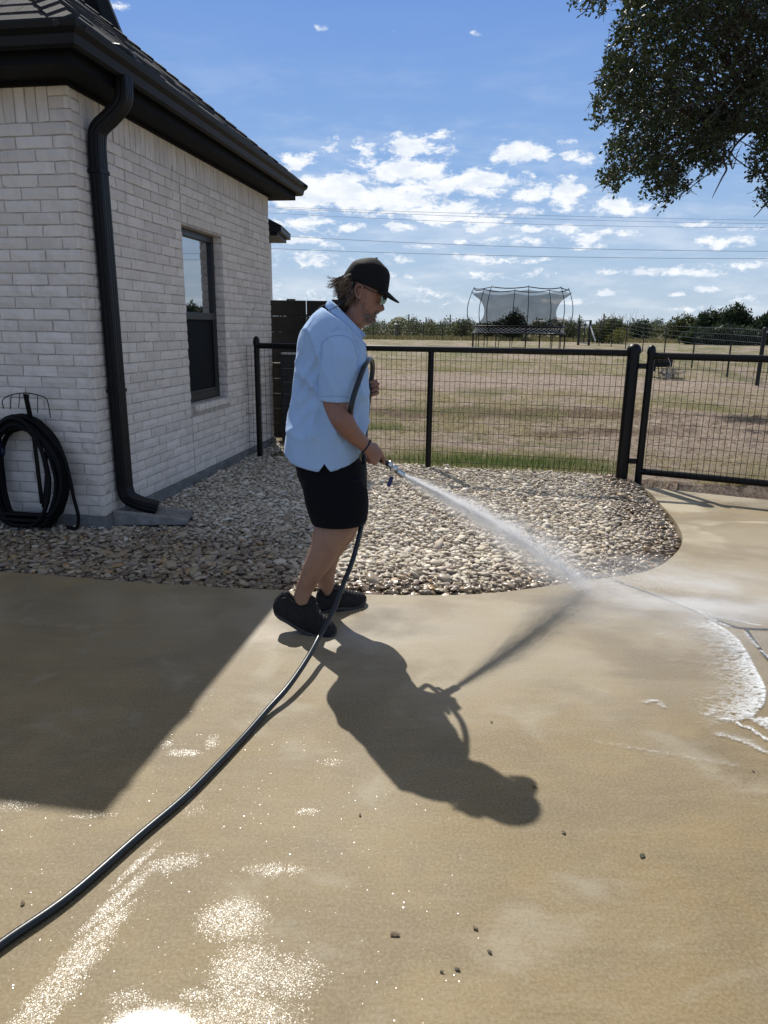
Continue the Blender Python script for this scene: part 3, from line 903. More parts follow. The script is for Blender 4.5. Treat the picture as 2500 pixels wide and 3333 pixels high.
T.l.new(c, P.inputs['Base Color']); P.inputs['Roughness'].default_value = .9; P.inputs['Specular IOR Level'].default_value = .2
hh_ = T.m('ADD', T.noise(T.mapping(oc, (1, 1, .5)), 22, 5, .65), T.m('MULTIPLY', T.noise(oc, 130, 3, .6), .3))
T.l.new(T.bump(hh_, .6, .005), P.inputs['Normal'])
M_brick = bmm
M_mortar = mat('whitewashed_mortar', (.55, .50, .445), .95, 0, .35, 14, .9, 60, .006, spec=.1)
M_found = mat('foundation_concrete', (.20, .20, .19), .9, 0, .4, 10, .6, 60, .004)
M_shingle = mat('asphalt_shingle', (.052, .052, .056), .88, 0, .55, 7, 1.0, 260, .004, spec=.35)

house = thing('brick_house', 'whitewashed brick house with dark steep hip roof, gutters and one tall window', 'house', tuple(HO))

def brick_face(mb, org, ax, nrm, s0, s1, z0, z1, proud=.0, amp=.0016):
    """one slightly uneven brick, front face pillowed, four sides running back into the mortar"""
    nx, nz = 5, 3
    v = []
    for j in range(nz):
        for i in range(nx):
            fs, fz = i / (nx - 1), j / (nz - 1)
            s = lerp(s0, s1, fs); z = lerp(z0, z1, fz)
            edge = (i in (0, nx - 1)) or (j in (0, nz - 1))
            w = random.gauss(0, amp)
            js, jz = random.gauss(0, .0012), random.gauss(0, .0012)
            d = proud + w - (.0035 if edge else 0) - (.002 if (i in (0, nx - 1) and j in (0, nz - 1)) else 0)
            v.append(org + ax * (s + js) + nrm * d + UP * (z + jz))
    ring = [(i, 0) for i in range(nx)] + [(nx - 1, j) for j in range(1, nz)] + [(i, nz - 1) for i in range(nx - 2, -1, -1)] + [(0, j) for j in range(nz - 2, 0, -1)]
    f = [(j * nx + i, j * nx + i + 1, (j + 1) * nx + i + 1, (j + 1) * nx + i) for j in range(nz - 1) for i in range(nx - 1)]
    k = len(v)
    for i, j in ring:
        v.append(v[j * nx + i] - nrm * .02)
    m = len(ring)
    for q in range(m):
        a = ring[q][1] * nx + ring[q][0]; b = ring[(q + 1) % m][1] * nx + ring[(q + 1) % m][0]
        f.append((b, a, k + q, k + (q + 1) % m))
    mb.add(v, f)

Z0, COURSE, ROWS = .089, .07376, 34
J = .0085
WIN = (1.535, 2.40, .71, 2.21)
def wall(name, org, ax, nrm, L, win=None, start=0.0, joint=None, flip=False):
    mb = MB()
    for r_ in range(ROWS):
        z0 = Z0 + r_ * COURSE; z1 = z0 + COURSE
        offs = (.127 if r_ % 2 else .254) + (.0 if not flip else .0)
        cuts = [0.0, .127 if (r_ % 2) ^ flip else .254]
        while cuts[-1] < L:
            cuts.append(cuts[-1] + .254 * random.choice((1, 1, 1, 1, .985, 1.01)))
        cuts[-1] = L
        if L - cuts[-2] < .05: cuts.pop(-2)
        spans = [(a, b) for a, b in zip(cuts[:-1], cuts[1:])]
        marks = []
        if joint is not None: marks.append(joint)
        if win and z1 > win[2] + .01 and z0 < win[3] - .01:
            out = []
            for a, b in spans:
                if b <= win[0] or a >= win[1]: out.append((a, b))
                else:
                    if a < win[0] - .02: out.append((a, win[0]))
                    if b > win[1] + .02: out.append((win[1], b))
            spans = out
        elif joint is not None:
            out = []
            for a, b in spans:
                if a < joint < b:
                    if joint - a > .03: out.append((a, joint - .004))
                    if b - joint > .03: out.append((joint + .004, b))
                else: out.append((a, b))
            spans = out
        for a, b in spans:
            brick_face(mb, org, ax, nrm, a + (J / 2 if a > 0 else -.004), b - (J / 2 if b < L else -.004), z0 + J / 2, z1 - J / 2, random.gauss(.0, .0012))
    zt = Z0 + ROWS * COURSE
    s = 0.0 if not flip else .0
    # top band of upright soldier bricks
    first = .135
    for k in range(3):
        brick_face(mb, org, ax, nrm, -.004, first - J / 2, zt + k * .0715 + J / 2, zt + (k + 1) * .0715 - J / 2, 0)
    s = first
    while s < L - .03:
        w = .0765
        e = min(s + w, L)
        if not (joint and s < joint < e):
            brick_face(mb, org, ax, nrm, s + J / 2, e - J / 2, zt + J / 2, 2.815, random.gauss(0, .0018), .0018)
        else:
            brick_face(mb, org, ax, nrm, s + J / 2, joint - .005, zt + J / 2, 2.815)
            brick_face(mb, org, ax, nrm, joint + .005, e - J / 2, zt + J / 2, 2.815)
        s = e
    # mortar slab behind (with the opening left free), 3 mm behind the faces
    d = .0085
    def slab(a, b, za, zb):
        c_ = org + ax * ((a + b) / 2) - nrm * (d + .09) + UP * ((za + zb) / 2)
        mb.box(c_, (b - a, .18, zb - za), (ax, nrm, UP), 1)
    if win:
        slab(.012, win[0] - .001, .085, 2.82); slab(win[1] + .001, L, .085, 2.82)
        slab(win[0], win[1], .085, win[2]); slab(win[0], win[1], win[3], 2.82)
    else:
        slab(.012, L, .085, 2.82)
    return mb
mbR = wall('wall', HO, HA, -HB, 3.84, WIN, joint=1.535)
# reveal bricks on the far jamb and the head of the opening
for r_ in range(ROWS):
    z0 = Z0 + r_ * COURSE
    if z0 + COURSE > WIN[2] + .02 and z0 < WIN[3] - .02:
        brick_face(mbR, HP(WIN[1] - .004, 0, 0), HB, -HA, .0, .10, z0 + J / 2, min(z0 + COURSE - J / 2, WIN[3]), 0)
wr = mbR.build('wall', [M_brick, M_mortar], house)
mbF = wall('wall', HO, HB, -HA, 5.2, None, flip=True)
wf = mbF.build('wall', [M_brick, M_mortar], house)
# returning end wall, plain body behind
mbE = MB()
mbE.box(HP(3.84 - .10, -2.6, 1.45), (.18, 5.0, 2.72), (HA, HB, UP))
mbE.build('wall', [M_mortar], house)
fm_ = MB()
fm_.box(HP(1.92, -.09 + .008, .035), (3.86, .20, .10), (HA, HB, UP))
fm_.box(HP(.09 - .008, -2.7, .035), (.20, 5.2, .10), (HA, HB, UP))
fm_.box(HP(3.90, -2.6, .035), (.12, 5.0, .10), (HA, HB, UP))
fm_.build('foundation', M_found, house, bevel=.006)

# ---- window
M_frame = mat('black_window_vinyl', (.010, .011, .013), .38)
gl = bpy.data.materials.new('window_glass'); gl.use_nodes = True
T = NT(gl.node_tree); P = T.n['Principled BSDF']
P.inputs['Base Color'].default_value = (.012, .016, .018, 1); P.inputs['Roughness'].default_value = .015
P.inputs['IOR'].default_value = 3.6; P.inputs['Specular IOR Level'].default_value = .8
gl2 = bpy.data.materials.new('insect_screen'); gl2.use_nodes = True
T = NT(gl2.node_tree); P = T.n['Principled BSDF']
P.inputs['Base Color'].default_value = (.012, .014, .016, 1); P.inputs['Roughness'].default_value = .6; P.inputs['Specular IOR Level'].default_value = .06
rec = -.085
def wbox(mb, s0, s1, z0, z1, o0, o1, mi=0):
    mb.box(HP((s0 + s1) / 2, (o0 + o1) / 2, (z0 + z1) / 2), (s1 - s0, abs(o1 - o0), z1 - z0), (HA, HB, UP), mi)
fmb = MB()
s0, s1, z0, z1 = WIN
fw = .05
wbox(fmb, s0, s0 + fw, z0, z1, rec - .05, rec); wbox(fmb, s1 - fw - .002, s1 - .004, z0, z1, rec - .05, rec)
wbox(fmb, s0 + fw, s1 - fw, z1 - .06, z1, rec - .05, rec + .001); wbox(fmb, s0 + fw, s1 - fw, z0, z0 + .07, rec - .05, rec + .002)
wbox(fmb, s0 + fw, s1 - fw, 1.445, 1.51, rec - .045, rec + .004)
wbox(fmb, s0 + fw, s0 + fw + .03, z0 + .07, 1.445, rec - .04, rec - .006); wbox(fmb, s1 - fw - .03, s1 - fw, z0 + .07, 1.445, rec - .04, rec - .006)
wbox(fmb, s0 + fw, s1 - fw, z0 + .07, z0 + .10, rec - .04, rec - .004)
window = fmb.build('window', M_frame, house, bevel=.004)
gmb = MB()
wbox(gmb, s0 + fw, s1 - fw, 1.51, z1 - .06, rec - .034, rec - .028)
gmb.build('pane', gl, window)
gmb = MB()
wbox(gmb, s0 + fw + .03, s1 - fw - .03, z0 + .10, 1.445, rec - .034, rec - .026)
gmb.build('insect_screen', gl2, window)
smb = MB()
s = 1.55
while s < 2.42:
    e = s + .073
    brick_face(smb, HP(0, .03, 0), HA, -HB, s + J / 2, e - J / 2, .650, .706, random.gauss(0, .002), .002)
    smb.box(HP((s + e) / 2, -.03, .6785), (e - s - J, .105, .052), (HA, HB, UP), 0)
    s = e
smb.box(HP(1.985, -.035, .675), (.87, .11, .045), (HA, HB, UP), 1)
smb.box(HP(1.985, .003, .628), (.87, .012, .034), (HA, HB, UP), 1)
smb.build('window_sill', [M_brick, M_mortar], house)

# ---- eaves: soffit, fascia, gutters
OR, OFR = .34, .41        # overhang towards the yard / in front
EZ = 2.985
SL, LB = 4.30, 6.2
smb = MB()
def soff(poly_, z0, z1):
    n = len(poly_)
    v = [p + UP * z0 for p in poly_] + [p + UP * z1 for p in poly_]
    smb.add(v, [tuple(reversed(range(n))), tuple(range(n, 2 * n))] + [(i, (i + 1) % n, n + (i + 1) % n, n + i) for i in range(n)])
soff([HP(-OFR + .12, OR - .12, 0), HP(SL - .12, OR - .12, 0), HP(SL - .12, -5.2, 0), HP(-OFR + .12, -5.2 - 1, 0)], 2.816, 2.96)
soffit = smb.build('soffit', M_soffit, house)
# frieze board under the soffit against the bricks
fr = MB()
fr.box(HP(1.93, .012, 2.808), (3.9, .022, .03), (HA, HB, UP))
fr.box(HP(-.012, -2.6, 2.808), (.022, 5.2, .03), (HA, HB, UP))
fr.build('trim', M_soffit, house)
# K-style gutter swept round the corner
prof = [(0.0, -.10), (.055, -.115), (.075, -.10), (.085, -.055), (.112, -.03), (.12, -.002), (.12, .010), (.108, .010), (.106, -.002), (.10, -.02), (.012, -.09), (.010, .0), (.0, .0)]
def gutter(profile):
    rings = []
    # miter points: left end, near corner, far corner, far return end
    for kind_ in range(4):
        rr = []
        for o, z in profile:
            ro, fo = OR - .12 + o, OFR - .12 + o
            if kind_ == 0: p = HP(-fo, -5.6, EZ + z)
            elif kind_ == 1: p = HP(-fo, ro, EZ + z)
            elif kind_ == 2: p = HP(SL - .12 + o, ro, EZ + z)
            else: p = HP(SL - .12 + o, -5.2, EZ + z)
            rr.append(p)
        rings.append(rr)
    return MB().loft(rings, True)
g_ = gutter(prof).build('gutter', M_gutter, house); fix_normals(g_)
# small sag in the gutter lip where the drip edge bulges is left to the shingles
# ---- roof slopes with real shingle courses
PIT = .79
rb = MB()
gc = HP(-OFR + .05, OR - .05, EZ + .012); 
TR = (SL + OFR - .10) / 2
# deck
dk = -.015
pk = HP(-OFR + .05 + TR, OR - .05 - TR, EZ + .012 + PIT * TR)
lft = HP(-OFR + .05, -7.5, EZ + .012); lft2 = HP(-OFR + .05 + TR, -7.5, EZ + .012 + PIT * TR)
frc = HP(SL - .05, OR - .05, EZ + .012); bl = HP(SL - .05, -7.5, EZ + .012)
rb.add([gc, frc, pk], [(0, 1, 2)]); rb.add([lft, gc, pk, lft2], [(0, 1, 2, 3)]); rb.add([frc, bl, lft2, pk], [(0, 1, 2, 3)])
def shingles(face):
    rowh = .135; slope = math.sqrt(1 + PIT * PIT)
    nrow = int(TR * slope / rowh)
    for r_ in range(nrow):
        t0 = r_ * rowh / slope; t1 = min((r_ + 1) * rowh / slope + .012, TR)
        if face == 'R': a0, b0 = -OFR + .05 + t0, SL - .05 - t0
        else: a0, b0 = OFR - .05 - t0, 6.0           # measured leftwards, from the yard side
        if face == 'F': a0 = -(OR - .05) + t0
        s = a0 - random.uniform(0, .2)
        while s < b0:
            e = s + random.choice((.14, .20, .27, .33))
            sa, sb = max(s, a0), min(e - .004, b0)
            if sb - sa > .01:
                th = random.choice((.008, .011, .016)); lift = random.uniform(0, .003)
                w0, w1 = lift + th, .003
                def pt(sv, t, h):
                    nh = Vector((0, 0, 1)) * h
                    if face == 'R': return HP(sv, OR - .05 - t, EZ + .012 + PIT * t) + nh
                    return HP(-OFR + .05 + t, -sv, EZ + .012 + PIT * t) + nh
                # trim to the hips
                def lim(t): return (-OFR + .05 + t, SL - .05 - t) if face == 'R' else (-(OR - .05) + t, 99)
                l0, l1 = lim(t0), lim(t1)
                sa0, sb0 = max(sa, l0[0]), min(sb, l0[1]); sa1, sb1 = max(sa, l1[0]), min(sb, l1[1])
                if sb1 < sa1: sa1 = sb1 = min(max(sa1, l1[0]), l1[1])
                P_ = [pt(sa0, t0, 0), pt(sb0, t0, 0), pt(sa0, t0, w0), pt(sb0, t0, w0), pt(sa1, t1, w1), pt(sb1, t1, w1)]
                rb.add(P_, [(0, 1, 3, 2), (2, 3, 5, 4), (0, 2, 4), (1, 5, 3)])
            s = e
shingles('R'); shingles('F')
# hip caps
def hipcap(p0, p1, wdir):
    n = int((p1 - p0).length / .14)
    t = (p1 - p0).normalized(); side = t.cross(UP).normalized()
    for k in range(n):
        a = p0 + t * (k * .14); b = a + t * .19
        up0, up1 = UP * .030, UP * .012
        w = .10
        dwn = UP * -.055
        rb.add([a + up0, a + side * w + up0 + dwn, a - side * w + up0 + dwn, b + up1, b + side * w + up1 + dwn, b - side * w + up1 + dwn,
                a, a + side * w + dwn, a - side * w + dwn],
               [(0, 1, 4, 3), (0, 3, 5, 2), (6, 7, 1, 0), (8, 6, 0, 2)])
hipcap(gc, pk, None); hipcap(frc, pk, None)
roof = rb.build('roof', M_shingle, house)
# drip edge bulge above the downspout
db = MB()
db.tube([HP(.02, OR - .06, EZ + .012), HP(.10, OR - .03, EZ + .030), HP(.19, OR - .02, EZ + .034), HP(.27, OR - .03, EZ + .028), HP(.36, OR - .06, EZ + .012)], .022, 8)
db.build('flashing', M_gutter, roof, smooth=True)
# steep upper gable end beyond the hip
ub = MB()
def VP(u, v, y): return V(u, v, y)
pp = [VP(210, -420, 10.2), VP(252, -220, 10.2), VP(300, -95, 10.2), VP(338, 0, 10.2), VP(380, 104, 10.2), VP(420, 205, 10.2), VP(60, 205, 10.2), VP(0, -420, 10.2)]
qq = [p + Vector((-1.2, 4.0, .0)) for p in pp]
n = len(pp)
ub.add(pp + qq, [tuple(range(n)), tuple(reversed(range(n, 2 * n)))] + [(i, n + i, n + (i + 1) % n, (i + 1) % n) for i in range(n)])
ub.build('upper_gable', M_soffit, house)
rk = MB()
for a, b in zip(pp[:5], pp[1:6]):
    rk.bar(a + Vector((.0, -.06, 0)), b + Vector((.0, -.06, 0)), .14, .10)
rk.build('rake_board', M_gutter, house)
# the far wing's eave seen past the wall end
we = MB()
c0 = V(915, 750, 12.4)
we.box(c0 + Vector((-1.5, .6, .03)), (3.0, 1.2, .09))
we.box(c0 + Vector((-1.57, .6, -.045)), (3.0, 1.1, .06))
v = [c0 + Vector((.01, -.01, .078)), c0 + Vector((.01, 1.21, .078)), c0 + Vector((-3, 1.21, 1.5)), c0 + Vector((-3, -.01, 1.5)), c0 + Vector((-3, -.01, .078)), c0 + Vector((-3, 1.21, .078))]
we.add(v, [(0, 1, 2, 3), (0, 3, 4), (1, 5, 2), (4, 3, 2, 5), (0, 4, 5, 1)])
we.build('wing_eave', M_gutter, house)
wb_ = MB(); wb_.box(Vector((c0.x - 1.9, 13.1, 1.45)), (3.0, 1.6, 2.9)); wb_.build('wing_wall', M_brick, house)

# ---- downspout
def rect_tube(mb, pts, w, d, wax, corr=0.0):
    """rectangular pipe along pts; wax = axis of its width"""
    pts = [Vector(p) for p in pts]; m = len(pts)
    rings = []
    nsec = []
    for k in range(9): nsec.append((-1 + 2 * k / 8, 1))
    for k in range(1, 7): nsec.append((1, 1 - 2 * k / 6))
    for k in range(1, 9): nsec.append((1 - 2 * k / 8, -1))
    for k in range(1, 6): nsec.append((-1, -1 + 2 * k / 6))
    for i, p in enumerate(pts):
        t = (pts[min(i + 1, m - 1)] - pts[max(i - 1, 0)]).normalized()
        x = (Vector(wax) - t * Vector(wax).dot(t)).normalized(); y = t.cross(x)
        rr = []
        for q, (a, b) in enumerate(nsec):
            k = 1 - (corr if q % 2 else 0)
            ca = a if abs(a) < 1 else a * (1 if abs(b) < 1 else .93); cb = b if abs(b) < 1 else b * (1 if abs(a) < 1 else .93)
            if abs(b) == 1: cb *= k
            if abs(a) == 1: ca *= k
            rr.append(p + x * (ca * w / 2) + y * (cb * d / 2))
        rings.append(rr)
    mb.loft(rings, True)
SD = .205
pth = catmull([HP(SD, OR - .075, 2.89), HP(SD, OR - .075, 2.80), HP(SD, OR - .10, 2.735), HP(SD, .16, 2.665), HP(SD, .075, 2.60), HP(SD, .055, 2.52), HP(SD, .052, 2.44)], 6)
pth += [HP(SD, .052, 2.0), HP(SD, .052, 1.2), HP(SD, .052, .40)]
pth += catmull([HP(SD, .052, .26), HP(SD, .075, .185), HP(SD + .03, .15, .135), HP(SD + .06, .26, .10)], 5)
dmb = MB(); rect_tube(dmb, pth, .108, .080, HA, .05)
ds = dmb.build('downspout', M_gutter, house, bevel=None)
for z in (2.35, .95):
    MB().box(HP(SD, .05, z), (.122, .088, .025), (HA, HB, UP)).build('strap', M_gutter, ds, bevel=.003)

# ---- splash block
M_block = mat('precast_concrete', (.27, .26, .245), .9, 0, .45, 14, .7, 70, .004)
a = G(375, 1690, .05); b = G(595, 1665, .05)
dd = Vector((math.cos(.12), math.sin(.12), 0)); ss = Vector((-math.sin(.12), math.cos(.12), 0))
c0 = Vector((-1.70, 5.02, .0))
sb = MB()
def cross(t):
    w = lerp(.125, .145, t); h = lerp(.105, .035, t ** 1.3); f = lerp(.055, .012, t)
    o = c0 + dd * lerp(-.25, .26, t)
    P_ = [(-w, 0), (-w, h), (-w + .012, h + .006), (-w + .045, h + .002), (-w + .065, f), (w - .065, f), (w - .045, h + .002), (w - .012, h + .006), (w, h), (w, 0)]
    return [o + ss * x + UP * z for x, z in P_]
sb.loft([cross(t) for t in (0, .15, .4, .7, .92, .985)] + [[lerp(p, c0 + dd * .30, .18) for p in cross(1.0)]], True)
sbo = sb.build('splash_block', M_block, None, bevel=.006); fix_normals(sbo)
tag(sbo, 'grey precast concrete splash block under the downspout outlet', 'splash block')

# ---- black wire hose hanger on the front wall
def FPn(b, out, z): return HO + HB * b - HA * out + UP * z
def onF(u, v, out):
    d = ray(u, v); o = Vector((0, 0, EYE)); n = -HA
    t = (HO + n * out - o).dot(n) / d.dot(n); p = o + d * t
    return (p - HO).dot(HB), p.z
hb, hz = onF(85, 1282, .05)
hg = thing('hose_hanger', 'black wire hose hanger on the brick wall behind the coiled hose', 'hose hanger', tuple(FPn(hb, .03, .95)))
wb = MB()
arc = []
pts_h = [onF(u, v, .16) for u, v in [(12, 1330), (9, 1302), (38, 1285), (85, 1279), (130, 1288), (153, 1302), (165, 1360)]]
wb.tube(catmull([FPn(b, .16, z) for b, z in pts_h], 6), .0035, 6)
low_h = [onF(u, v, .03) for u, v in [(15, 1395), (45, 1392), (85, 1388), (120, 1392), (160, 1400)]]
for (u0, v0, u1, v1) in [(37, 1286, 45, 1330), (65, 1280, 72, 1325), (95, 1279, 102, 1330), (123, 1287, 133, 1342)]:
    b0, z0 = onF(u0, v0, .16); b1, z1 = onF(u1, v1, .12)
    wb.tube([FPn(b0, .16, z0), FPn(b1, .155, z1)], .0028, 6)
for u0 in (22, 52, 80, 108):
    b0, z0 = onF(u0, 1374, .13)
    wb.tube([FPn(b0 + .022 * math.cos(a_), .12, z0 - .012 - .012 * math.sin(a_)) for a_ in np.linspace(0, math.pi, 9)], .0028, 6)
wb.build('wire_cage', M_blackmetal, hg, smooth=True)
pb_ = MB()
b0, z0 = onF(86, 1282, .14); b1, z1 = onF(104, 1395, .10); b2, z2 = onF(137, 1640, .05)
pb_.bar(FPn(b0, .15, z0), FPn(b1, .09, z1), .034, .006, up=-HA)
pb_.bar(FPn(b1, .09, z1), FPn(b2, .05, z2), .03, .006, up=-HA)
pb_.build('back_plate', M_blackmetal, hg)

M_hose = mat('dark_green_rubber_hose', (.006, .014, .020), .34, 0, .35, 30, .2, 200, .001, spec=.5)
cc = thing('coiled_hose', 'thick coil of dark rubber hose hanging on the wall hanger', 'hose', tuple(FPn(hb, .1, .03)))
cb = MB()
cL = onF(80, 1540, .14)
tilt_c = .05
for k in range(26):
    rx = .268 + random.uniform(-.055, .05); rz = .385 + random.uniform(-.055, .045)
    oz = z1 - .385 + .050 + random.uniform(-.012, .012); ob_ = cL[0] + random.uniform(-.012, .012)
    ph = random.uniform(0, 6)
    o_ = .045 + .015 * (k % 9) + random.uniform(-.003, .003)
    pts = []
    for q in range(41):
        a_ = 2 * math.pi * q / 40
        wob_ = .006 * math.sin(3 * a_ + ph)
        zq = oz + (rz + wob_) * math.sin(a_)
        pts.append(FPn(ob_ + (rx + wob_) * math.cos(a_) + .02 * math.sin(a_ * .5), o_ + .05 * max(0, -math.sin(a_)), max(zq, .03 + .012 * (k // 3))))
    cb.tube(pts, .0135, 8, cap=False)
# one turn that hangs loose on the right
lo = [onF(u, v, .12) for u, v in [(160, 1420), (205, 1480), (228, 1560), (240, 1620), (255, 1680), (250, 1730), (225, 1765)]]
cb.tube(catmull([FPn(b, .12, max(z, .03)) for b, z in lo], 6), .0125, 8)
cb.tube(catmull([FPn(*q_) for q_ in [(onF(150, 1420, .1)[0], .1, onF(150, 1420, .1)[1]), (onF(150, 1560, .1)[0], .1, onF(150, 1560, .1)[1]), (onF(140, 1650, .1)[0], .1, onF(140, 1650, .1)[1])]], 8), .011, 8)
cb.build('coil', mat('black_rubber_hose', (.0035, .004, .005), .6, spec=.15), cc, smooth=True)

# ---- outdoor tap with a blue handled shut-off at the picture's left edge
tb, tzz = onF(14, 1425, .07)
tap = thing('outdoor_tap', 'metal wall tap with a dark blue connector at the coil opening', 'tap', tuple(FPn(tb, 0, tzz)))
t_ = MB(); t_.tube([FPn(tb - .004, -.0, tzz + .02), FPn(tb - .004, .09, tzz + .02)], .014, 12)
t_.tube([FPn(tb, .085, tzz + .03), FPn(tb + .005, .09, tzz - .02)], .016, 12)
t_.lathe(FPn(tb - .012, .06, tzz + .02), [(.01, 0), (.028, .004), (.032, .014), (.02, .022), (.0, .024)], 14, HB * -1)
t_.build('spout', M_steel, tap, smooth=True)
M_blue = mat('dark_blue_plastic', (.008, .018, .06), .4, 0, .2, 30)
t_ = MB(); t_.tube([FPn(tb + .004, .09, tzz - .02), FPn(tb + .01, .09, tzz - .10), FPn(tb + .018, .09, tzz - .125)], [.017, .019, .013], 12)
t_.build('connector', M_blue, tap, smooth=True)
# ================================================================== METAL FENCE AND GATE
def wire_panel(mb, a, b, z0, z1, r=.0023, dx=.0508, dz=.1016, n=4, wob=.0, back=Vector((0, 0, 0))):
    L = (b - a).length; t = (b - a).normalized()
    k = int(L / dx)
    for i in range(k + 1):
        p = a + t * (i * dx) + back
        mb.tube([p + UP * z0, p + UP * z1], r, n)
    m = int((z1 - z0) / dz)
    for j in range(m + 1):
        z = z1 - j * dz
        mb.tube([a + back * .6 + UP * z, b + back * .6 + UP * z], r * 1.05, n)
def post(mb, p, r, h, cap=True):
    prof = [(r, -.3), (r, h)]
    mb.lathe(p, prof, 20)
    if cap:
        mb.lathe(p + UP * h, [(r * 1.16, -.03), (r * 1.18, .0), (r * 1.1, .020), (r * .85, .042), (r * .45, .055), (0.001, .058)], 20)
fd = (FR - FL).normalized(); fn_ = Vector((-fd.y, fd.x, 0))
fence = thing('mesh_fence', 'low black pipe fence with welded wire panels behind the gravel', 'fence', tuple(FM))
pm = []
for p, r, h in ((FL, .030, 1.235), (FM, .030, 1.19), (FR, .057, 1.225)):
    mb = MB(); post(mb, p, r, h, cap=(p is not FM)); q = mb.build('post', M_blackmetal, fence); auto_smooth(q, 50)
mb = MB()
mb.tube([FL + UP * 1.195, FM + UP * 1.195], .030, 14); mb.tube([FM + UP * 1.195, FR + UP * 1.195], .030, 14)
q = mb.build('rail', M_blackmetal, fence); auto_smooth(q, 50)
mb = MB()
wallpt = FL - fd * .20
wire_panel(mb, wallpt - fn_ * .0, FM - fn_ * .0, .03, 1.19, back=-fn_ * .036)
wire_panel(mb, FM + fd * .0, FR - fd * .03, .03, 1.19, back=-fn_ * .036)
q = mb.build('wire_panel', M_wire, fence, smooth=True)

gate = thing('metal_gate', 'black pipe gate with welded wire infill across the slab', 'gate', tuple(GH))
gn = Vector((-GD.y, GD.x, 0))
mb = MB(); post(mb, GH, .034, 1.215)
q = mb.build('hinge_post', M_blackmetal, gate); auto_smooth(q, 50)
mb = MB()
mb.tube([GH + UP * 1.175, GE + UP * 1.175], .032, 14); mb.tube([GH + UP * .085, GE + UP * .085], .032, 14)
mb.tube([GE + UP * .085, GE + UP * 1.175], .032, 14)
q = mb.build('gate_frame', M_blackmetal, gate); auto_smooth(q, 50)
mb = MB(); wire_panel(mb, GH + GD * .055, GE, .075, 1.165, back=-gn * .038)
mb.build('wire_panel', M_wire, gate, smooth=True)
for z in (.18, 1.08):
    MB().bar(FR + UP * z, GH + UP * z, .02, .05).build('hinge', M_blackmetal, gate)
# grey block shaped weight hanging from the gate top
tg = V(2176, 1225, 6.55)
lk = thing('padlock', 'pale grey padlock dangling on a thin chain from the gate', 'padlock', tuple(tg))
mb = MB()
o1 = tg - Vector((.014, 0, .030)); 
mb.box(tg, (.036, .022, .052))
mb.build('lock_body', mat('grey_lock_cover', (.30, .28, .25), .6, 0, .2, 60), lk, bevel=.008)
mb = MB(); mb.tube(catmull([tg + Vector((-.006, 0, .025)), tg + Vector((-.002, 0, .07)), tg + Vector((.0, -.01, .115)), tg + Vector((-.02, .01, .165))], 6), .003, 6)
mb.tube(catmull([tg + Vector((.008, 0, .025)), tg + Vector((.007, 0, .06)), tg + Vector((.0, -.01, .115))], 6), .003, 6)
mb.build('chain', M_steel, lk, smooth=True)

# ================================================================== DARK PRIVACY SCREEN BEHIND THE HOUSE CORNER
M_darkwood = mat('dark_stained_boards', (.011, .0095, .009), .8, 0, .6, 6, .6, 50, .003)
sx0, sx1, sy = -1.42, -.50, 8.95
scr = thing('privacy_fence', 'tall dark stained board fence between the house and the man', 'fence', (sx0, sy, 0))
mb = MB()
for k in range(9):
    z0 = .02 + k * .187
    gap = .003 if k not in (5,) else .014
    for a, b in ((sx0, -.98), (-.975, sx1)):
        mb.box(((a + b) / 2, sy + random.uniform(-.004, .004), z0 + .0935), (b - a - .004, .022, .187 - gap))
mb.build('board_panel', M_darkwood, scr, bevel=.003)
for x in (-1.17, -.62):
    mb = MB(); mb.box((x, sy + .06, .86), (.10, .08, 1.72)); mb.build('post', M_darkwood, scr, bevel=.004)
ac = thing('air_conditioner', 'dark boxy air conditioner behind the wire fence by the wall end', 'air conditioner', (-1.08, 8.45, 0))
mb = MB(); mb.box((-1.06, 8.62, .57), (.36, .36, 1.06)); mb.build('casing', mat('charcoal_casing', (.012, .012, .013), .5, 0, .3, 8), ac, bevel=.012)
mb = MB()
mb.box((-1.07, 8.430, 1.09), (.30, .012, .022)); mb.build('lid_edge', mat('light_trim', (.42, .42, .40), .5), ac)
M_gt = mat('grey_trim', (.12, .12, .12), .5)
for z in (.92, .76, .62): MB().box((-1.06, 8.435, z), (.30, .01, .006)).build('louvre', M_gt, ac)

# ================================================================== TRAMPOLINE
ty = 34.0
tgz = tz(12, 34)
tc0 = V(1716, 1060, ty); tcx = tc0.x
px2m = lambda v, y=ty: V(1716, v, y).z
TA, TB_ = 2.02, 1.5      # mat half axes
tr = thing('trampoline', 'large black trampoline with tall curved safety net standing in the field', 'trampoline', (tcx, ty, tgz))
z_mat, z_skb = px2m(1064), px2m(1086)
z_top = px2m(940)
Xh = (V(1840, 1064, ty).x - V(1540, 1064, ty).x) / 2
tcx = (V(1840, 1064, ty).x + V(1540, 1064, ty).x) / 2
def ell(k, n, ax_, ay_, z): 
    a_ = 2 * math.pi * k / n
    return Vector((tcx + ax_ * math.cos(a_), ty + ay_ * math.sin(a_), z))
M_net = bpy.data.materials.new('safety_net'); M_net.use_nodes = True
T = NT(M_net.node_tree); P = T.n['Principled BSDF']; P.inputs['Base Color'].default_value = (.004, .004, .005, 1); P.inputs['Roughness'].default_value = 1; P.inputs['Specular IOR Level'].default_value = 0
trn = T.node('ShaderNodeBsdfTransparent'); mx = T.node('ShaderNodeMixShader')
uvw = T.node('ShaderNodeTexCoord').outputs['Object']
nn = T.noise(uvw, 2.0, 3, .6)
fac = T.m('ADD', .36, T.m('MULTIPLY', nn, .24))
T.l.new(fac, mx.inputs[0])
T.l.new(trn.outputs[0], mx.inputs[1]); T.l.new(P.outputs[0], mx.inputs[2]); T.l.new(mx.outputs[0], T.n['Material Output'].inputs[0])
mb = MB()
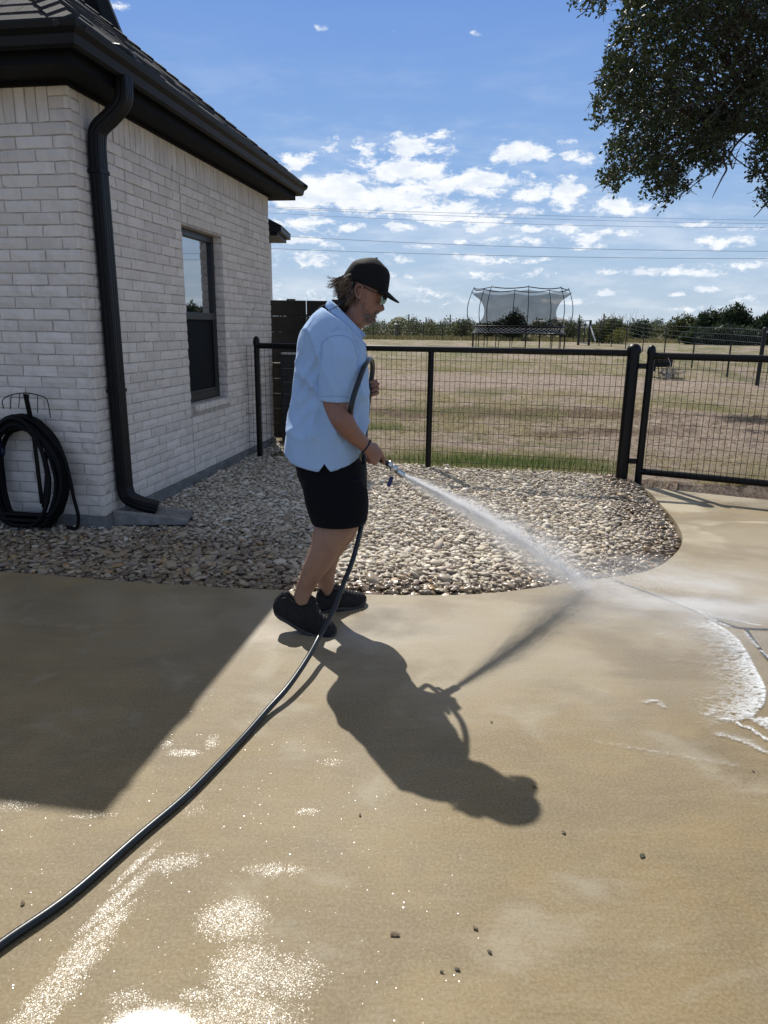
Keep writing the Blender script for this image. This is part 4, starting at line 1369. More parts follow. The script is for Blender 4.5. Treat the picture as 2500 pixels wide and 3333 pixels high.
rings = []
for j in range(13):
    t = j / 12
    pin = 1 - .20 * math.sin(math.pi * min(t * .95 + .08, 1)) - .04
    flare = pin + .02 * t
    if t > .8: flare += (t - .8) * .45
    if t < .2: flare += (.2 - t) * .35
    z = lerp(z_mat, z_top - .12, t)
    rings.append([ell(k, 64, Xh * flare, Xh * .78 * flare, z + (.10 * abs(math.sin(4 * 2 * math.pi * k / 64)) * (-1) * t)) for k in range(64)])
mb.loft(rings, cap=False)
mb.build('safety_net', M_net, tr, smooth=True)
NR = 8
ring_pts = []
mb = MB()
toppts = []
for k in range(NR * 8 + 1):
    a_ = k / (NR * 8) * NR
    sag = -.07 * math.sin(math.pi * (a_ % 1)) 
    toppts.append(ell(k, NR * 8, Xh * 1.0, Xh * .78, z_top + sag))
mb.tube(toppts, .022, 6)
mb.build('top_ring', M_blackmetal, tr, smooth=True)
for k in range(NR):
    pts = []
    for t in np.linspace(0, 1, 12):
        bulge = 1 + .14 * math.sin(math.pi * min(1, t * .9 + .08))
        pts.append(ell(k, NR, Xh * bulge * 1.0, Xh * .78 * bulge, lerp(z_skb + .05, z_top + .06, t)))
    mb = MB(); mb.tube(pts, [.022 - .008 * t for t in np.linspace(0, 1, 12)], 6); mb.build('net_rod', M_blackmetal, tr, smooth=True)
mb = MB()
mb.tube([ell(k, 64, Xh * .985, Xh * .78, z_mat) for k in range(65)], .045, 6); mb.loft([[ell(k, 64, Xh * .9 * q_, Xh * .7 * q_, z_mat - .01) for k in range(64)] for q_ in (1, .01)], True)
mb.build('jumping_mat', M_blackmetal, tr, smooth=True)
mb = MB()
NS = 52
for k in range(NS):
    mb.tube([ell(k, NS, Xh * .97, Xh * .765, z_mat - .04), ell(k + 2.3, NS, Xh * .985, Xh * .78, z_skb)], .008, 4)
    mb.tube([ell(k, NS, Xh * .95, Xh * .745, z_mat - .04), ell(k - 2.3, NS, Xh * .975, Xh * .77, z_skb)], .008, 4)
mb.build('spring_rods', mat('pale_rods', (.50, .50, .49), .4), tr)
mb = MB(); mb.loft([[ell(k, 64, Xh * .90, Xh * .70, z) for k in range(64)] for z in (z_skb + .05, z_mat - .02)], cap=False); mb.build('skirt', M_blackmetal, tr, smooth=True)
mb = MB()
mb.tube([ell(k, 64, Xh, Xh * .79, z_skb) for k in range(65)], .030, 6)
mb.build('base_ring', M_blackmetal, tr, smooth=True)
for k in range(10):
    a0, a1 = k * 2, k * 2 + 1
    mb = MB()
    A_, B_ = ell(a0, 20, Xh, Xh * .79, z_skb), ell(a1, 20, Xh, Xh * .79, z_skb)
    A2, B2 = A_.copy(), B_.copy(); A2.z = tz(A_.x, A_.y) + .0; B2.z = A2.z
    mb.tube([A_, A2, B2, B_], .021, 6); mb.build('leg', M_blackmetal, tr)

# ================================================================== FIELD FENCE (T-posts and wire)
FP = [((1844, 1047), (1839, 1100)), ((1866, 1045), (1861, 1100)), ((1957, 1040), (1950, 1119)), ((1997, 1041), (1989, 1127)), ((2044, 1044), (2035, 1139)),
      ((2100, 1053), (2090, 1157)), ((2172, 1058), (2160, 1178)), ((2267, 1062), (2250, 1206)), ((2387, 1065), (2367, 1231))]
ff = thing('field_fence', 'dark post and wire fence crossing the field beyond the gate', 'fence', (9, 21, 0))
M_tpost = mat('dark_steel_post', (.010, .011, .010), .6)
tops = []
def place_post(top_, bot_, y0=None, h=1.5):
    hpx = math.hypot(top_[0] - bot_[0], top_[1] - bot_[1])
    y = h * 2300 / hpx * 1.0 if y0 is None else y0
    # solve the base so that it stands under its top
    tp = V(*top_, y); bt = Vector((tp.x, y, V(*bot_, y).z))
    return tp, bt
for tp_, bt_ in FP:
    tp, bt = place_post(tp_, bt_)
    mb = MB(); w = .030
    mb.bar(bt - UP * .3, tp, .045, .012, up=Vector((0, 1, 0))); mb.bar(bt - UP * .3 + Vector((0, .02, 0)), tp + Vector((0, .02, 0)), .012, .035, up=Vector((0, 1, 0)))
    mb.build('post', M_tpost, ff); tops.append((tp, bt))
# corner post near the right edge with the net fence leaving it
ctp, cbt = place_post((2490, 1072), (2462, 1243), 18.0)
mb = MB(); post(mb, cbt, .05, ctp.z - cbt.z); mb.build('corner_post', M_tpost, ff)
tops.append((ctp, cbt))
mb = MB()
for (a, a2), (b, b2) in zip(tops[:-1], tops[1:]):
    for k in range(9):
        t = k / 8 * .96 + .02
        p0 = a.lerp(a2, t); p1 = b.lerp(b2, t)
        mb.tube([p0, p1], .004 if k < 4 else .0028, 4)
    L = (b - a).length; nseg = int(L / .15)
    if a.y < 26:
        for q in range(nseg):
            t = q / nseg; x0 = a.lerp(b, t); x1 = a2.lerp(b2, t)
            mb.tube([x0, x1], .0018, 3)
mb.build('wire', mat('galvanised_wire', (.25, .26, .27), .4, .6), ff)
# right-hand net run towards the viewer's right
pe_t = ctp + Vector((4.5, -4.0, 0)); pe_b = cbt + Vector((4.5, -4.0, 0)); pe_b.z = 0
mb = MB()
mb.tube([ctp - UP * .06, pe_t - UP * .02], .03, 8)
mb.build('rail', mat('galvanised_rail', (.42, .43, .45), .35, .7), ff)
mb = MB(); post(mb, pe_b, .04, 1.5); mb.build('post', M_tpost, ff)
mb = MB()
for k in range(60):
    t = k / 60; mb.tube([ctp.lerp(pe_t, t), cbt.lerp(pe_b, t)], .0035, 3)
for k in range(16):
    t = k / 15; mb.tube([ctp.lerp(cbt, t), pe_t.lerp(pe_b, t)], .003, 3)
mb.build('wire_panel', M_wire, ff)
# braced gate frame in the fence
fg = thing('field_gate', 'small braced gate frame of dark posts and pale bars beside the trampoline', 'gate', tuple(V(1905, 1115, 46)))
yq = 44
A1, A0 = V(1888, 1043, yq), V(1882, 1114, yq); B1, B0 = V(1923, 1042, yq), V(1917, 1117, yq)
A0.x = A1.x; B0.x = B1.x
MB().tube([A0 - UP * .3, A1], .075, 8).build('post', M_tpost, fg); MB().tube([B0 - UP * .3, B1], .075, 8).build('post', M_tpost, fg)
mb = MB(); mb.tube([V(1905, 1043, yq), V(1900, 1116, yq)], .03, 6); mb.tube([A1 - UP * .35, V(1865, 1102, yq + 1)], .05, 6); mb.build('brace', M_tpost, fg)
M_pale = mat('pale_pipe', (.55, .56, .56), .45, .3)
mb = MB(); mb.tube([A1 - UP * .03, B1 - UP * .03], .035, 6); mb.tube([A1 - UP * .38, B1 - UP * .38], .03, 6); mb.tube([B1 - UP * .3, V(1938, 1110, yq - 1)], .045, 6); mb.tube([A0 + UP * .02, V(1912, 1118, yq)], .035, 6)
mb.build('rail', M_pale, fg)
mb = MB()
for k in range(8): mb.tube([A1.lerp(A0, .3 + k * .09), B1.lerp(B0, .3 + k * .09)], .01, 4)
mb.build('wire', M_wire, fg)
# fence posts far left, thin wires in front of the thicket
lf = thing('boundary_fence', 'thin wire fence in front of the far thicket left of the trampoline', 'fence', (8, 58, tz(8, 58)))
for u in (1215, 1294, 1378, 1440, 1500):
    p = V(u, 1092, 57); mb = MB(); mb.bar(Vector((p.x, 57, tz(0, 57) - .1)), Vector((p.x, 57, tz(0, 57) + 1.35)), .06, .06); mb.build('post', M_tpost, lf)
mb = MB()
for k in range(6):
    z = tz(0, 57) + .3 + k * .2
    mb.tube([Vector((-6, 57, z)), Vector((16, 57, z))], .010, 3)
mb.build('wire', M_wire, lf)

# ================================================================== FIRE PIT / GARDEN METALWORK BEHIND THE GATE
fpz = -.01
c0 = V(2160, 1205, 20.0); c0.z = tz(c0.x, 20.0) + .0
fp = thing('fire_pit', 'dark slatted metal fire pit with a heap of grey branches seen through the gate', 'fire pit', tuple(c0))
mb = MB()
xl, xr = V(2119, 1180, 20.0).x, V(2198, 1180, 20.0).x
zt_ = V(2160, 1165, 20.0).z; zb_ = V(2160, 1196, 20.0).z
mb.box(((xl + xr) / 2, 20.2, (zt_ + zb_) / 2), (xr - xl, .03, zt_ - zb_)); mb.box((xl + .04, 20.0, (zt_ + zb_) / 2 - .05), (.08, .35, zt_ - zb_ + .1))
mb.box(((xl + xr) / 2, 20.0, zt_), (xr - xl, .34, .03))
for k in range(4): mb.tube([(lerp(xl, xr, .05 + .3 * k), 19.95 + .1 * (k % 2), zb_), (lerp(xl, xr, .05 + .3 * k), 19.9, c0.z - .02)], .015, 5)
mb.build('frame', M_blackmetal, fp)
mb = MB()
for k in range(8):
    x = lerp(xl + .12, xr - .03, k / 7); mb.lathe((x, 20.17, lerp(zb_, zt_, .6)), [(.0, -.03), (.03, -.02), (.035, .03), (.0, .07)], 6)
mb.build('slat', mat('weathered_steel', (.12, .12, .125), .5, .4), fp)
M_twig = mat('grey_branches', (.30, .28, .25), .85, 0, .3, 20)
tw = thing('branch_heap', 'heap of bleached broken branches in front of the fire pit', 'branches', (c0.x, 19.6, c0.z))
mb = MB()
for k in range(90):
    a = Vector((random.uniform(xl + .15, xr - .05), random.uniform(19.3, 19.8), c0.z + random.uniform(0, .22)))
    d = Vector((random.gauss(0, .14), random.gauss(0, .08), random.uniform(-.02, .14)))
    mb.tube([a, a + d * .6 + Vector((0, 0, .02)), a + d], [.011, .008, .003], 4)
mb.build('twigs', M_twig, tw)
mb = MB(); ring0 = V(2225, 1190, 19.5)
hp = MB(); hp.tube([Vector((ring0.x + .05 * math.cos(a_), 19.5, ring0.z - .04 + .10 * math.sin(a_))) for a_ in np.linspace(-2.6, 1.6, 20)], .010, 5)
q = hp.build('hose_loop', mat('pale_green_hose', (.45, .55, .42), .4), None, smooth=True)
tag(q, 'pale green hose loop sticking up right of the branch heap', 'hose')

# ================================================================== POWER LINES
M_line = mat('power_cable', (.26, .30, .37), .6)
lines = [((860, 672), (1250, 686), (2500, 717)), ((860, 676), (1250, 694), (2500, 728)), ((860, 692), (1250, 712), (2500, 741)),
         ((860, 765), (1250, 786), (2500, 818)), ((860, 808), (1250, 822), (2500, 842))]
lab = ['highest of the five power cables crossing the sky', 'power cable just below the highest one', 'third power cable down from the top', 'fourth power cable down, alone in mid sky', 'lowest power cable, just above the black cap']
for k, (ln, lb) in enumerate(zip(lines, lab)):
    yl = 120.0
    us = np.array([p[0] for p in ln]); vs2 = np.array([p[1] for p in ln]); pc = np.polyfit(us, vs2, 2)
    pts = [V(u, float(np.polyval(pc, u)), yl) for u in np.linspace(-800, 3600, 40)]
    mb = MB(); mb.tube(pts, .034 if k > 2 else .024, 5)
    q = mb.build('power_cable', M_line, None, smooth=True); tag(q, lb, 'power cable', 'power cables across the sky')

# ================================================================== TREES
def leaf_mat(name, a, b, rough=.55, trans=.25, spec=.35):
    return tone_mat(name, a, b, rough, trans)
LM = [leaf_mat('olive_foliage', (.042, .055, .018), (.125, .135, .045)), leaf_mat('dark_foliage', (.022, .036, .014), (.062, .082, .030)),
      leaf_mat('yellow_green_foliage', (.07, .085, .015), (.22, .21, .04)), leaf_mat('cedar_foliage', (.018, .032, .016), (.052, .074, .032))]
M_bark = mat('bark', (.085, .065, .048), .95, 0, .4, 8, .8, 30, .02)

def crown_mesh(name, parent, blobs_, n, size, lm, y_el=1.0, spiky=0.0, seed=0):
    """leaf-clump quads filling several lobes; blobs_ = (centre, radii)"""
    r_ = np.random.default_rng(seed)
    vol = np.array([b[1][0] * b[1][1] * b[1][2] for b in blobs_]) ** .67
    pick = r_.choice(len(blobs_), n, p=vol / vol.sum())
    d = r_.normal(size=(n, 3)); d /= np.linalg.norm(d, axis=1)[:, None]
    rad = r_.uniform(.35, 1.0, n) ** .45 * (1 + r_.normal(0, .10, n))
    C = np.array([b[0] for b in blobs_])[pick]; Rr = np.array([b[1] for b in blobs_])[pick]
    nz = np.array([mnoise.noise(Vector(q * 3.1) + Vector((p * 5.0, seed, 0))) for q, p in zip(d, pick)])
    rad = rad * (1 + .30 * nz)
    P_ = C + d * Rr * rad[:, None]
    s = size * np.exp(r_.normal(0, .35, n))
    # two-triangle leaf clump quads of random orientation, tilted outwards and up
    ax = r_.normal(size=(n, 3)); ax[:, 2] += spiky * 2; ax += d * .6
    ax /= np.linalg.norm(ax, axis=1)[:, None]
    bx_ = np.cross(ax, r_.normal(size=(n, 3))); bx_ /= np.linalg.norm(bx_, axis=1)[:, None] + 1e-9
    el = 1 + spiky * 2
    v = np.empty((n, 4, 3))
    v[:, 0] = P_ - ax * (s * .5 * el)[:, None]; v[:, 1] = P_ + bx_ * (s * .38)[:, None]
    v[:, 2] = P_ + ax * (s * .6 * el)[:, None]; v[:, 3] = P_ - bx_ * (s * .38)[:, None]
    tone = np.clip(.5 + .5 * nz + r_.normal(0, .2, n), 0, 1)
    return tri_mesh(name, v.reshape(-1, 3), np.arange(n * 4).reshape(-1, 4), lm, parent=parent, attr={'tone': np.repeat(tone, 4)})

def tree(name, label, cat, u0, u1, vtop, vbase, y, lm, n=2600, lobes=9, spiky=0, size=None, group=None, seed=1, hump=.72):
    """a tree or bush whose crown spans the measured width and height at distance y"""
    r_ = random.Random(seed)
    a = V(u0, vbase, y); b = V(u1, vbase, y); w = b.x - a.x; cx_ = (a.x + b.x) / 2
    gz = tz(cx_, y) - .02; top_ = V((u0 + u1) / 2, vtop, y).z; h = max(top_ - gz, .5)
    t = thing(name, label, cat, (cx_, y, gz), group)
    low_ = gz + h * .02
    bl = []
    for k in range(lobes):
        fx = (k + .5) / lobes * 2 - 1 if k < lobes - 2 else r_.uniform(-.4, .4)
        prof = (1 - abs(fx) ** 2.2)
        hh = h * (hump + (1 - hump) * prof) * r_.uniform(.86, 1.0)
        if k == lobes // 2: hh = h
        rz = hh * r_.uniform(.42, .52); rx = w / lobes * r_.uniform(1.5, 2.1)
        bl.append(((cx_ + fx * w * .40, y + r_.uniform(-.3, .3) * w * .4, gz + hh - rz), (rx, rx * 1.1, rz)))
    size = size or max(w, h) * .035
    crown_mesh('crown', t, bl, n, size, lm, spiky=spiky, seed=seed)
    mb = MB()
    mb.tube([(cx_, y, gz - .1), (cx_ + .02 * h, y, gz + h * .3), (cx_ - .01 * h, y, gz + h * .62)], [h * .03, h * .022, h * .008], 7)
    for k in range(6):
        q = r_.choice(bl)[0]; s0 = Vector((cx_, y, gz + h * r_.uniform(.1, .4)))
        mb.tube([s0, s0.lerp(Vector(q), .5) + Vector((0, 0, -.03 * h)), Vector(q)], [h * .014, h * .010, h * .004], 5)
    mb.build('trunk', M_bark, t)
    return t
TR_ = [ # name,label,cat,u0,u1,vtop,vbase,y,mat,n,lobes,spiky,size
    ('round_bush', 'dark scrub bush just past the man\'s chin', 'bush', 1190, 1262, 1046, 1100, 66, 1, 2600, 5, 0, None),
    ('scrub_tree', 'low dark scrub right of the grassy knoll', 'tree', 1255, 1330, 1044, 1100, 68, 1, 2600, 5, 0, None),
    ('slender_tree', 'slim dark tree standing above the scrub between two far poles', 'tree', 1338, 1366, 1032, 1098, 84, 1, 1800, 3, 0, None),
    ('scrub_tree', 'broad olive scrub under the slim tree', 'tree', 1320, 1395, 1048, 1100, 66, 0, 2800, 5, 0, None),
    ('dome_tree', 'dome shaped dark tree rising over the thicket', 'tree', 1382, 1418, 1034, 1095, 100, 1, 2000, 4, 0, None),
    ('scrub_tree', 'yellowish scrub under the dome shaped tree', 'tree', 1380, 1440, 1050, 1100, 66, 0, 2600, 5, 0, None),
    ('scrub_tree', 'dark twin topped tree left of the trampoline', 'tree', 1418, 1476, 1038, 1100, 70, 1, 3000, 4, 0, None),
    ('scrub_tree', 'light olive thicket touching the trampoline\'s left side', 'tree', 1462, 1560, 1034, 1102, 64, 0, 4200, 6, 0, None),
    ('oak_tree', 'tall oak seen through the trampoline net', 'tree', 1612, 1735, 1006, 1108, 58, 1, 5200, 7, 0, None),
    ('round_bush', 'low bush seen through the net left of the tall oak', 'bush', 1550, 1640, 1042, 1106, 60, 0, 3600, 5, 0, None),
    ('round_bush', 'small lone tree seen through the net right of the oak', 'tree', 1735, 1756, 1036, 1085, 96, 1, 1200, 3, 0, None),
    ('round_bush', 'dark bush behind the net\'s right corner', 'bush', 1760, 1832, 1032, 1090, 80, 1, 2600, 5, 0, None),
    ('scrub_tree', 'pale green shrubs behind the small field gate', 'bush', 1815, 1900, 1042, 1108, 62, 0, 3600, 6, 0, None),
    ('slender_tree', 'dark conical tree above the field gate', 'tree', 1873, 1897, 1028, 1080, 110, 1, 1400, 3, 0, None),
    ('round_bush', 'small dark tree beside the conical one', 'tree', 1845, 1868, 1029, 1080, 115, 1, 1200, 3, 0, None),
    ('spiky_shrub', 'tall shrub with bare pale shoots right of the field gate', 'shrub', 1925, 2040, 1030, 1112, 52, 0, 5000, 6, .5, None),
    ('yellow_shrub', 'bright yellow green shrub behind the fence', 'shrub', 1990, 2052, 1066, 1110, 50, 2, 2600, 4, 0, None),
    ('scrub_tree', 'dark green thicket right of the yellow shrub', 'tree', 2030, 2125, 1036, 1110, 62, 1, 4600, 6, 0, None),
    ('scrub_tree', 'far rounded tree above the path gap', 'tree', 2105, 2172, 1034, 1100, 84, 1, 3400, 5, 0, None),
    ('olive_tree', 'olive green tree left of the tall cedars', 'tree', 2155, 2285, 1020, 1108, 62, 0, 5600, 7, 0, None),
    ('cedar_tree', 'wide dark cedar left of the tallest one', 'tree', 2250, 2360, 1008, 1112, 56, 3, 6500, 7, .55, None),
    ('cedar_tree', 'tallest dark cedar in the row', 'tree', 2318, 2452, 990, 1114, 55, 3, 8500, 8, .55, None),
    ('cedar_tree', 'dark cedar at the photo\'s right edge', 'tree', 2440, 2600, 1006, 1116, 54, 3, 7500, 8, .55, None),
    ('cedar_tree', 'dark undergrowth in front of the cedars', 'bush', 2215, 2500, 1062, 1116, 52, 3, 7000, 10, .3, None),
]
for i, (nm, lb, ct, u0, u1, vt, vb, y, li, n, lo_, sp, sz) in enumerate(TR_):
    tree(nm, lb, ct, u0, u1, vt, vb, y, LM[li], n, lo_, sp, sz, 'trees and bushes along the far field edge', seed=20 + i)
for i, (u0, u1, lb) in enumerate([(2600, 2800, 'dark cedar beyond the right edge of the view'), (1040, 1190, 'dark scrub hidden behind the man\'s shoulder'), (900, 1045, 'dark scrub beyond the house corner'), (2800, 3050, 'far cedar well right of the gate')]):
    tree('cedar_tree', lb, 'tree', u0, u1, 1015, 1112, 58, LM[1], 3000, 7, .3, None, 'trees and bushes along the far field edge', seed=70 + i)
# low thicket filling in between the trees: a far brush line that reads as one mass
_g = np.random.default_rng(44); _bl = []
for k in range(150):
    y = _g.uniform(61, 67); x = -10 + 72 * (k + _g.uniform(0, 1)) / 150 
    if 26.5 < x < 29.5: continue
    hh_t = _g.uniform(.7, 1.9) * (1.35 if x > 30 else 1) * (1 + .35 * mnoise.noise(Vector((x * .25, 0, 3))))
    _bl.append(((x, y, tz(x, y) + hh_t * .5), (_g.uniform(.5, 1.0), .8, hh_t * .55)))
th = crown_mesh('thicket', None, _bl, 42000, .11, LM[0], seed=9); th['kind'] = 'stuff'; th['label'] = 'low brush filling the far field edge'
# bare shoots of the spiky shrub
sh = MB()
base_ = V(1985, 1062, 51.5)
for k in range(34):
    a = base_ + Vector((random.uniform(-.9, 1.6), random.uniform(-.4, .4), random.uniform(-.5, .2)))
    L = random.uniform(.5, 1.15)
    sh.tube([a, a + Vector((L * random.uniform(-.1, .5), 0, L))], [.016, .005], 3)
shoots = [o for o in scene.objects if o.name == 'spiky_shrub'][0]
sh.build('shoots', mat('pale_shoots', (.34, .33, .22), .8), shoots)

# grassy knoll and far ridge
def hill(name, u0, u1, vtop, y, col, depth=60):
    a, b = V(u0, 1085, y), V(u1, 1085, y); vs_ = []; n = 24; m = 10
    zt = V((u0 + u1) / 2, vtop, y).z
    for j in range(m):
        for i in range(n):
            x = lerp(a.x, b.x, i / (n - 1)); yy_ = y - depth / 2 + depth * j / (m - 1)
            k = max(0, math.sin(math.pi * i / (n - 1))) ** .75 * math.sin(math.pi * j / (m - 1)) ** .8
            vs_.append((x, yy_, -1 + (zt + 1) * k * (1 + .05 * mnoise.noise(Vector((x * .05, yy_ * .05, 0))))))
    fs_ = [(j * n + i, j * n + i + 1, (j + 1) * n + i + 1, (j + 1) * n + i) for j in range(m - 1) for i in range(n - 1)]
    return new_mesh(name, vs_, fs_, col, None, True, kind='structure')
hill('hill', 1245, 1350, 1031, 260, mat('knoll_grass', (.10, .11, .055), .95, 0, .35, .08, .5, .5, .3))
hill('hill', 1384, 1418, 1041, 200, mat('knoll_dry_grass', (.20, .17, .11), .95, 0, .25, .1))
hill('hill', 600, 3300, 1058, 700, mat('far_wood', (.07, .09, .075), .95, 0, .3, .02), 200)
# far houses
M_hw = mat('pale_render_wall', (.62, .60, .56), .8); M_hr = mat('grey_house_roof', (.24, .24, .25), .8)
def far_house(lb, u0, u1, vt, vw, vb, y, mw=M_hw, mr=M_hr):
    a, b = V(u0, vb, y), V(u1, vb, y); w = b.x - a.x; c = (a.x + b.x) / 2
    zt, zw = V(u0, vt, y).z, V(u0, vw, y).z; zb = tz(c, y) - .2
    t = thing('farmhouse', lb, 'house', (c, y, zb), 'far houses on the skyline')
    mb = MB(); mb.box((c, y + 3, (zb + zw) / 2), (w * .94, 6, zw - zb)); mb.build('wall', mw, t)
    mb = MB(); hw = w / 2
    v = [(c - hw, y - .4, zw), (c + hw, y - .4, zw), (c + hw, y + 6.4, zw), (c - hw, y + 6.4, zw), (c - hw * .55, y + 3, zt), (c + hw * .55, y + 3, zt)]
    mb.add(v, [(0, 1, 5, 4), (1, 2, 5), (2, 3, 4, 5), (3, 0, 4), (3, 2, 1, 0)]); mb.build('roof', mr, t)
    for k in (-.3, .05, .32): MB().box((c + k * w, y - .02, (zb * .3 + zw * .7)), (w * .08, .06, (zw - zb) * .25)).build('window', M_frame, t)
far_house('low grey roofed house seen behind the trampoline\'s right edge', 1815, 1845, 1033, 1040, 1060, 150)
far_house('small white house seen through the trampoline net', 1748, 1778, 1039, 1046, 1060, 150, mr=mat('white_metal_roof', (.75, .75, .75), .5))
far_house('pale house among scrub beside the man\'s chin', 1192, 1212, 1066, 1074, 1100, 75, mat('stone_wall', (.42, .38, .33), .9))
far_house('tiny white roofed shed in the scrub below the knoll', 1283, 1297, 1052, 1056, 1064, 64, mr=mat('white_shed_roof', (.75, .75, .75), .5))
# far utility poles
M_pole = mat('weathered_pole', (.09, .08, .075), .9)
for u, v0, y, lb in [(1331, 1023, 170, 'far utility pole on the right slope of the knoll'), (1387, 1032, 230, 'faint far pole left of the dome shaped tree'), (1466, 1024, 190, 'far utility pole above the dark twin topped tree'), (1967, 1021, 160, 'far utility pole right of the field gate'), (1766, 1037, 220, 'short far pole seen through the net'), (1887, 1024, 230, 'thin far pole behind the conical tree')]:
    p = V(u, v0, y); mb = MB(); mb.tube([(p.x, y, -1), (p.x, y, p.z)], .16, 6)
    q = mb.build('utility_pole', M_pole); tag(q, lb, 'utility pole', 'utility poles on the skyline')

# ================================================================== OVERHANGING OAK
OK_POLY = [(2000, -60), (1990, 60), (1975, 150), (1935, 240), (1925, 330), (1925, 380), (1945, 430), (1975, 490), (1935, 570), (1985, 620), (2060, 625), (2120, 640), (2170, 640), (2230, 622),
           (2290, 590), (2330, 560), (2370, 520), (2410, 505), (2430, 540), (2465, 600), (2480, 650), (2540, 690), (2700, 640), (2900, 480), (3100, 200), (3150, -200), (2900, -500), (2300, -450), (2050, -250)]
okx = np.array([p[0] for p in OK_POLY], float); oky = np.array([p[1] for p in OK_POLY], float)
def in_poly(px_, py_, X_, Y_):
    res = np.zeros(len(px_), bool); j = len(X_) - 1
    for i in range(len(X_)):
        c = ((Y_[i] > py_) != (Y_[j] > py_)) & (px_ < (X_[j] - X_[i]) * (py_ - Y_[i]) / (Y_[j] - Y_[i] + 1e-9) + X_[i]); res ^= c; j = i
    return res
M_oakleaf = bpy.data.materials.new('live_oak_leaf'); M_oakleaf.use_nodes = True
T = NT(M_oakleaf.node_tree); P = T.n['Principled BSDF']
at = T.node('ShaderNodeAttribute'); at.attribute_name = 'tone'
col = T.mix(at.outputs['Fac'], (.014, .023, .010), (.060, .080, .028))
T.l.new(col, P.inputs['Base Color']); P.inputs['Roughness'].default_value = .45; P.inputs['Specular IOR Level'].default_value = .28
tr_ = T.node('ShaderNodeBsdfTranslucent'); T.l.new(T.mix(.5, col, (.10, .13, .03)), tr_.inputs[0])
mx = T.node('ShaderNodeMixShader'); mx.inputs[0].default_value = .24
T.l.new(P.outputs[0], mx.inputs[1]); T.l.new(tr_.outputs[0], mx.inputs[2]); T.l.new(mx.outputs[0], T.n['Material Output'].inputs[0])

oak = thing('live_oak', 'large dark live oak whose leafy boughs overhang from the upper right', 'tree', (6.6, 8.2, 0))
r_ = np.random.default_rng(5)
n = 13000
cu = r_.uniform(1900, 3150, n); cvv = r_.uniform(-500, 720, n)
k = in_poly(cu, cvv, okx, oky); cu, cvv = cu[k], cvv[k]
# edge distance for thinning
ed = np.full(len(cu), 1e9)
for i in range(len(okx)):
    a = np.array([okx[i], oky[i]]); b = np.array([okx[(i + 1) % len(okx)], oky[(i + 1) % len(okx)]]); ab = b - a
    t = np.clip(((cu - a[0]) * ab[0] + (cvv - a[1]) * ab[1]) / (ab @ ab), 0, 1); ed = np.minimum(ed, np.hypot(cu - a[0] - ab[0] * t, cvv - a[1] - ab[1] * t))
holes = np.array([mnoise.noise(Vector((a * .011, b * .011, 4))) + .5 * mnoise.noise(Vector((a * .03, b * .03, 8))) for a, b in zip(cu, cvv)])
keep = (ed > 10) & ((ed > 60) | (holes > -.02)) & ((holes > -.36) | (r_.uniform(0, 1, len(cu)) < .3)) & ((cu < 2560) | (r_.uniform(0, 1, len(cu)) < .45)) 
cu, cvv, ed = cu[keep], cvv[keep], ed[keep]
extra = [(u, v) for u, v in [(1875, 5), (1900, 15), (1925, 20), (1950, 10), (1960, 25), (1870, -10), (1890, -20), (1940, -15), (1965, -5), (2030, -10),
                             (2150, 650), (2165, 665), (2178, 640), (1925, 375), (1945, 400), (2470, 640), (2490, 620), (2440, 560), (2480, 600)] for _ in range(2)]
cu = np.concatenate([cu, [e[0] for e in extra]]); cvv = np.concatenate([cvv, [e[1] for e in extra]]); ed = np.concatenate([ed, np.full(len(extra), 20.)])
depth = 6.2 + r_.uniform(0, 1, len(cu)) * (.5 + np.clip(ed / 120, 0, 2.6)) + (cu - 1900) * .0004
cen = np.array([V(a, b, d)[:] for a, b, d in zip(cu, cvv, depth)])
nc = len(cen); NLF = 13
outw = np.stack([-.55 + r_.normal(0, .45, nc), r_.normal(0, .5, nc), -.45 + r_.normal(0, .40, nc)], 1)
outw /= np.linalg.norm(outw, axis=1)[:, None]
TL = r_.uniform(.12, .24, nc)
twv = MB()
cen = cen - outw * (TL * .75)[:, None]
leafv = np.empty((nc, NLF, 4, 3)); tone = np.empty((nc, NLF))
for j in range(NLF):
    t = (j + .5) / NLF
    pos = cen + outw * (TL * t)[:, None] + np.array([0, 0, -.04]) * (t ** 2)
    dd_ = outw * .5 + r_.normal(0, .75, (nc, 3)); dd_ /= np.linalg.norm(dd_, axis=1)[:, None]
    ss_ = np.cross(dd_, r_.normal(size=(nc, 3))); ss_ /= np.linalg.norm(ss_, axis=1)[:, None]
    L = r_.uniform(.028, .050, nc)[:, None]; w = L * r_.uniform(.20, .30, (nc, 1))
    leafv[:, j, 0] = pos; leafv[:, j, 1] = pos + dd_ * L * .5 + ss_ * w; leafv[:, j, 2] = pos + dd_ * L; leafv[:, j, 3] = pos + dd_ * L * .5 - ss_ * w
    tone[:, j] = np.clip(r_.normal(.45, .3, nc), 0, 1)
nl = nc * NLF
tri_mesh('crown', leafv.reshape(-1, 3), np.arange(nl * 4).reshape(-1, 4), M_oakleaf, parent=oak, attr={'tone': np.repeat(tone.ravel(), 4)})
